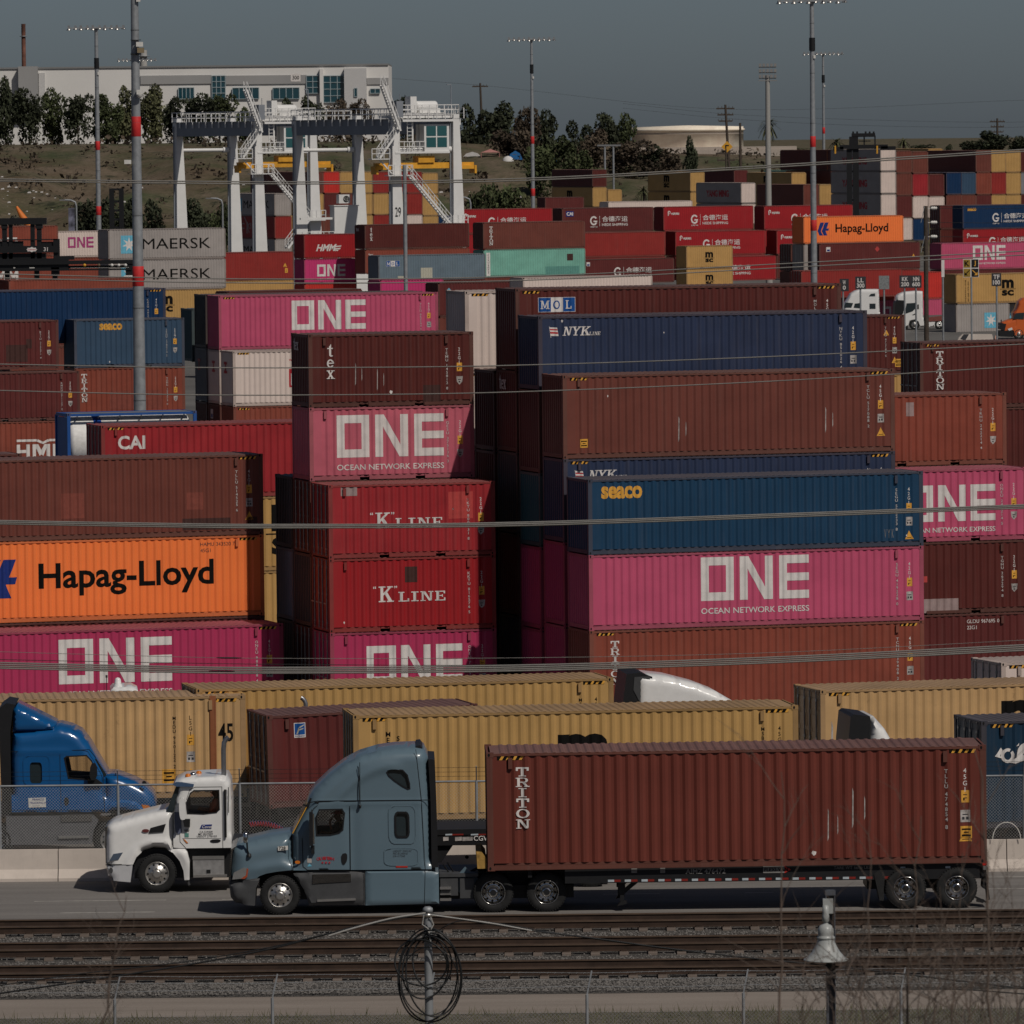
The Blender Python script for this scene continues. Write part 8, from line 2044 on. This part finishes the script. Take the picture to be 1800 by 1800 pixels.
# ------------------------------------------------------------------ pole with coiled cable
D = 83.0; s_ = F / D
top = at(752, 1602, D); zb = terrain(top.x, D)
r = empty('service_pole', (top.x, D, zb), 0, 'grey service pole with coiled black cable in front of the tracks', 'pole')
PL = lambda px, py, dy=0: ((at(px, py, D).x - top.x), dy, at(px, py, D).z - zb)
m = MB(); b_ = PL(756, 1900); m.tube([(b_[0], 0, 0), b_, PL(752, 1602)], [.055, .052, .048], 14); m.lathe([(.05, 0), (.058, .0), (.058, .05), (.03, .07), (0, .07)], 14, PL(752, 1604)); m.build('shaft', STEEL, r)
m = MB(); z = PL(752, 1612)[2]; m.lathe([(.05, 0), (.062, .005), (.062, .04), (.05, .045)], 14, (PL(752, 1612)[0], 0, z)); m.lathe([(.05, 0), (.058, .005), (.058, .02), (.05, .025)], 14, (PL(753, 1650)[0], 0, PL(753, 1650)[2])); m.build('pole_band', ALU, r)
rs = random.Random(3); 
COILS = [(752, 1712, 52, 82, .12), (757, 1716, 55, 78, -.1), (748, 1700, 40, 54, .3), (760, 1690, 34, 46, -.2), (740, 1690, 46, 40, .5), (756, 1722, 50, 60, .05), (762, 1708, 48, 76, -.16)]
def coil_at(cx, cy, rx, ry, tilt, dy, rad):
    m = MB(); m.tube([PL(cx + rx*cos(a)*cos(tilt) - ry*sin(a)*sin(tilt), cy + rx*cos(a)*sin(tilt) + ry*sin(a)*cos(tilt), dy + .05*sin(a*2)) for a in frange(0, 2*pi, 44)], rad, 6, 0, False); return m
cr = empty('cable_coil', (top.x, D, zb), 0, 'tangled coil of black cable hanging on the grey service pole', 'cable')
for i, (cx, cy, rx, ry, tl) in enumerate(COILS): coil_at(cx, cy, rx, ry, tl * .5, -.09 - .012 * i, .0105 if i != 5 else .007).build('cable_loop', plain('cable_black', (.012, .013, .014), .5), cr, fix=False)
m = MB()
for i in range(5): m.tube([PL(735 + 8*i, 1655 + rs.uniform(-4, 4), -.1), PL(750 + 5*i, 1640 + rs.uniform(-4, 4), -.12), PL(775 + 4*i, 1652 + rs.uniform(-6, 6), -.1)], .009, 5)
m.build('cable_knot', MATS['cable_black'], cr, fix=False)
def cable(pts, rad, label, mat, dz=0):
    m = MB(); m.tube([at(x, y, D - .1 + dz) for x, y in spline(pts, 36)], rad, 6, 0, False); tag(m.build('cable', mat, fix=False), label, 'cable', 'cables strung from the service pole')
CB = MATS['cable_black']; CGY = plain('pale_cable_sheath', (.34, .33, .31), .6)
cable([(-40, 1752), (150, 1724), (330, 1696), (480, 1667), (575, 1642), (640, 1625), (745, 1604)], .011, 'thick black cable sloping down to the frame edge past the tracks', CB)
cable([(-40, 1738), (140, 1712), (330, 1690), (480, 1664), (600, 1636), (745, 1606)], .007, 'thinner black cable sloping beside the thick one', CB, -.1)
cable([(578, 1645), (620, 1632), (690, 1614), (748, 1605)], .011, 'pale sheathed end of the sloping cable at the pole', CGY, -.25)
cable([(758, 1606), (820, 1618), (880, 1627), (935, 1636), (1050, 1650), (1150, 1664), (1300, 1682), (1500, 1702), (1860, 1745)], .010, 'long black cable leaving the pole toward the frame edge', CB)
cable([(757, 1608), (815, 1616), (870, 1624), (935, 1636)], .009, 'pale sheathed cable end leaving the pole', CGY, -.2)
cable([(765, 1640), (790, 1624), (818, 1618), (880, 1624), (1000, 1644), (1200, 1672)], .007, 'arching black cable beside the pale sheathed end', CB, .1)
cable([(1660, 1738), (1720, 1741), (1860, 1752)], .008, 'short black cable run low beside the bare shrubs', CB)
for i, pp in enumerate(([(745, 1608), (742, 1625), (752, 1632), (756, 1650)], [(757, 1612), (762, 1625), (754, 1640), (757, 1655)])):
    m = MB(); m.tube([at(x, y, D - .12) for x, y in pp], .008, 5); tag(m.build('wire_tie', CGY, fix=False), ('pale wire tie hanging at the pole head, longer', 'pale wire tie hanging at the pole head, curled')[i], 'wire tie')

# ------------------------------------------------------------------ hooded lamp on a steel channel post
top = at(1460, 1566, D); zb = terrain(top.x, D)
r = empty('hooded_lamp', (top.x, D, zb), 0, 'grey bell shaped lamp on a dark steel channel post', 'lamp')
PL = lambda px, py: (at(px, py, D).x - top.x, at(px, py, D).z - zb)
H = PL(1460, 1566)[1]
m = MB(); m.box(-.055, -.045, 0.06, .16, 0, H); m.box(.045, .055, .06, .16, 0, H); m.box(-.055, .055, .15, .16, 0, H); m.box(-.06, .06, .055, .165, H - .06, H); m.build('channel_post', plain('dark_galvanised', (.10, .105, .12), .6, .3), r)
x, z0 = PL(1452, 1688)
LG = plain('lamp_enamel', (.33, .34, .33), .35, var=.05)
m = MB(); m.lathe([(.262, .0), (.268, .008), (.262, .016), (.215, .045), (.165, .10), (.125, .17), (.105, .22), (.098, .25)], 36, (x, 0, z0)); m.build('lamp_shade', LG, r)
m = MB(); m.lathe([(.098, .25), (.106, .255), (.106, .275), (.092, .285), (.09, .30), (.094, .32), (.092, .37), (.07, .41), (.03, .43), (0, .432)], 28, (x, 0, z0)); m.build('lamp_cap', LG, r)
m = MB(); m.lathe([(.03, .43), (.022, .45), (.042, .46), (.042, .52), (.036, .56), (.036, .64), (0, .65)], 16, (x, 0, z0)); m.box(x - .03, x + .09, .0, .08, z0 + .55, z0 + .72); m.build('lamp_stem', LG, r)
m = MB(); m.lathe([(0, .06), (.07, .08), (.09, .15)], 14, (x, 0, z0)); m.build('bulb', WHITE, r)

# ------------------------------------------------------------------ bare shrubs close to the camera
TW = plain('bare_twig', (.115, .085, .068), .9, var=.3, scale=3); TW2 = plain('bare_twig_grey', (.075, .064, .058), .9, var=.3, scale=3)
def shrub(label, base_px, stems, D, mat, seed, fine=0, box=None, grp='bare shrubs in front of the tracks'):
    rs = random.Random(seed); s_ = F / D; gx = at(base_px, 1800, D).x; gz = terrain(gx, D)
    r = empty('bare_shrub', (gx, D, gz), 0, label, 'shrub', grp)
    def grow(m, p, d, l, rad, lev):
        pts = [p]; q = p.copy(); dd = d.copy()
        n = 6
        for i in range(n):
            dd = (dd + Vector((rs.gauss(0, .10), rs.gauss(0, .10), rs.gauss(0, .06)))).normalized(); q = q + dd * (l / n); pts.append(q.copy())
            if lev > 0 and i > 0 and rs.random() < .62:
                sd = rs.choice((-1, 1)); nd_ = (dd + Vector((sd * rs.uniform(.35, .9), rs.gauss(0, .4), rs.uniform(-.1, .25)))).normalized()
                grow(m, q.copy(), nd_, l * rs.uniform(.28, .55), rad * .55, lev - 1)
        m.tube(pts, [rad * (1 - .75 * i / n) for i in range(n + 1)], 5, 0, False)
    for (bx, tx, ty, rd) in stems:
        m = MB()
        b = at(bx, 1815, D); t = at(tx, ty, D); low_ = Vector((gx + (b.x - gx) * .3, D, gz)); yo = rs.uniform(-.6, .6)
        pts = []
        mid = [low_, low_.lerp(b, .6) + Vector((rs.gauss(0, .05), yo * .5, 0)), b + Vector((0, yo, 0))]
        n = 9
        for i in range(1, n + 1):
            q = b.lerp(t, i / n) + Vector((rs.gauss(0, .012), yo, 0)); mid.append(q)
            if i < n and rs.random() < .75:
                sd = rs.choice((-1, 1)); d = Vector((sd * rs.uniform(.25, .6), rs.gauss(0, .3), rs.uniform(.5, 1))).normalized()
                grow(m, q.copy(), d, (t.z - b.z) * rs.uniform(.10, .32) + .1, rd * .42, 1)
        k = len(mid); loc_ = [p - Vector((gx, D, gz)) for p in mid]
        m.v = [tuple(Vector(q) - Vector((gx, D, gz))) for q in m.v]
        m.tube(loc_, [rd * (1.25 - 1.0 * i / k) for i in range(k)], 6, 0, False)
        m.build('stem', mat, r, fix=False)
    if fine:
        m = MB()
        for i in range(fine):
            px = rs.uniform(*box[:2]); py = rs.uniform(1690, 1830); p = at(px, py, D) + Vector((0, rs.uniform(-.6, .6), 0))
            grow(m, p, Vector((rs.gauss(0, .6), rs.gauss(0, .3), rs.uniform(.2, 1))).normalized(), rs.uniform(.12, .42), rs.uniform(.0022, .0045), 1)
        m.v = [tuple(Vector(q) - Vector((gx, D, gz))) for q in m.v]
        m.build('twig_tangle', mat, r, fix=False)
    return r
shrub('thin bare brown shrub with forked stem rising past the white tractor front wheel', 183, [(184, 228, 1560, .007), (196, 205, 1640, .003)], 40, TW, 1)
shrub('bare shrub whose straight stem crosses the trailer middle', 1378, [(1376, 1386, 1372, .0075), (1420, 1400, 1735, .003), (1300, 1305, 1700, .003)], 40, TW, 2)
shrub('tangled bare shrub beside the bell lamp, forked tan stems', 1590, [(1588, 1612, 1425, .0075), (1527, 1540, 1440, .0055), (1480, 1512, 1640, .004), (1640, 1657, 1560, .0055), (1560, 1500, 1660, .004), (1610, 1640, 1600, .004), (1550, 1575, 1600, .004)], 39, TW, 3, 50, (1400, 1720))
shrub('bare shrub by the trailer rear wheels with the tallest stem', 1745, [(1748, 1722, 1318, .0085), (1675, 1690, 1500, .006), (1700, 1760, 1460, .0045), (1770, 1735, 1440, .004), (1790, 1770, 1520, .004), (1720, 1650, 1600, .004)], 38, TW, 5, 40, (1600, 1830))
shrub('grey bare shrub low in front of the dirt road, densest tangle', 1650, [(1600, 1560, 1690, .004), (1640, 1700, 1680, .004), (1560, 1460, 1720, .003), (1700, 1640, 1660, .004), (1780, 1800, 1620, .006)], 42, TW2, 7, 70, (1450, 1830))
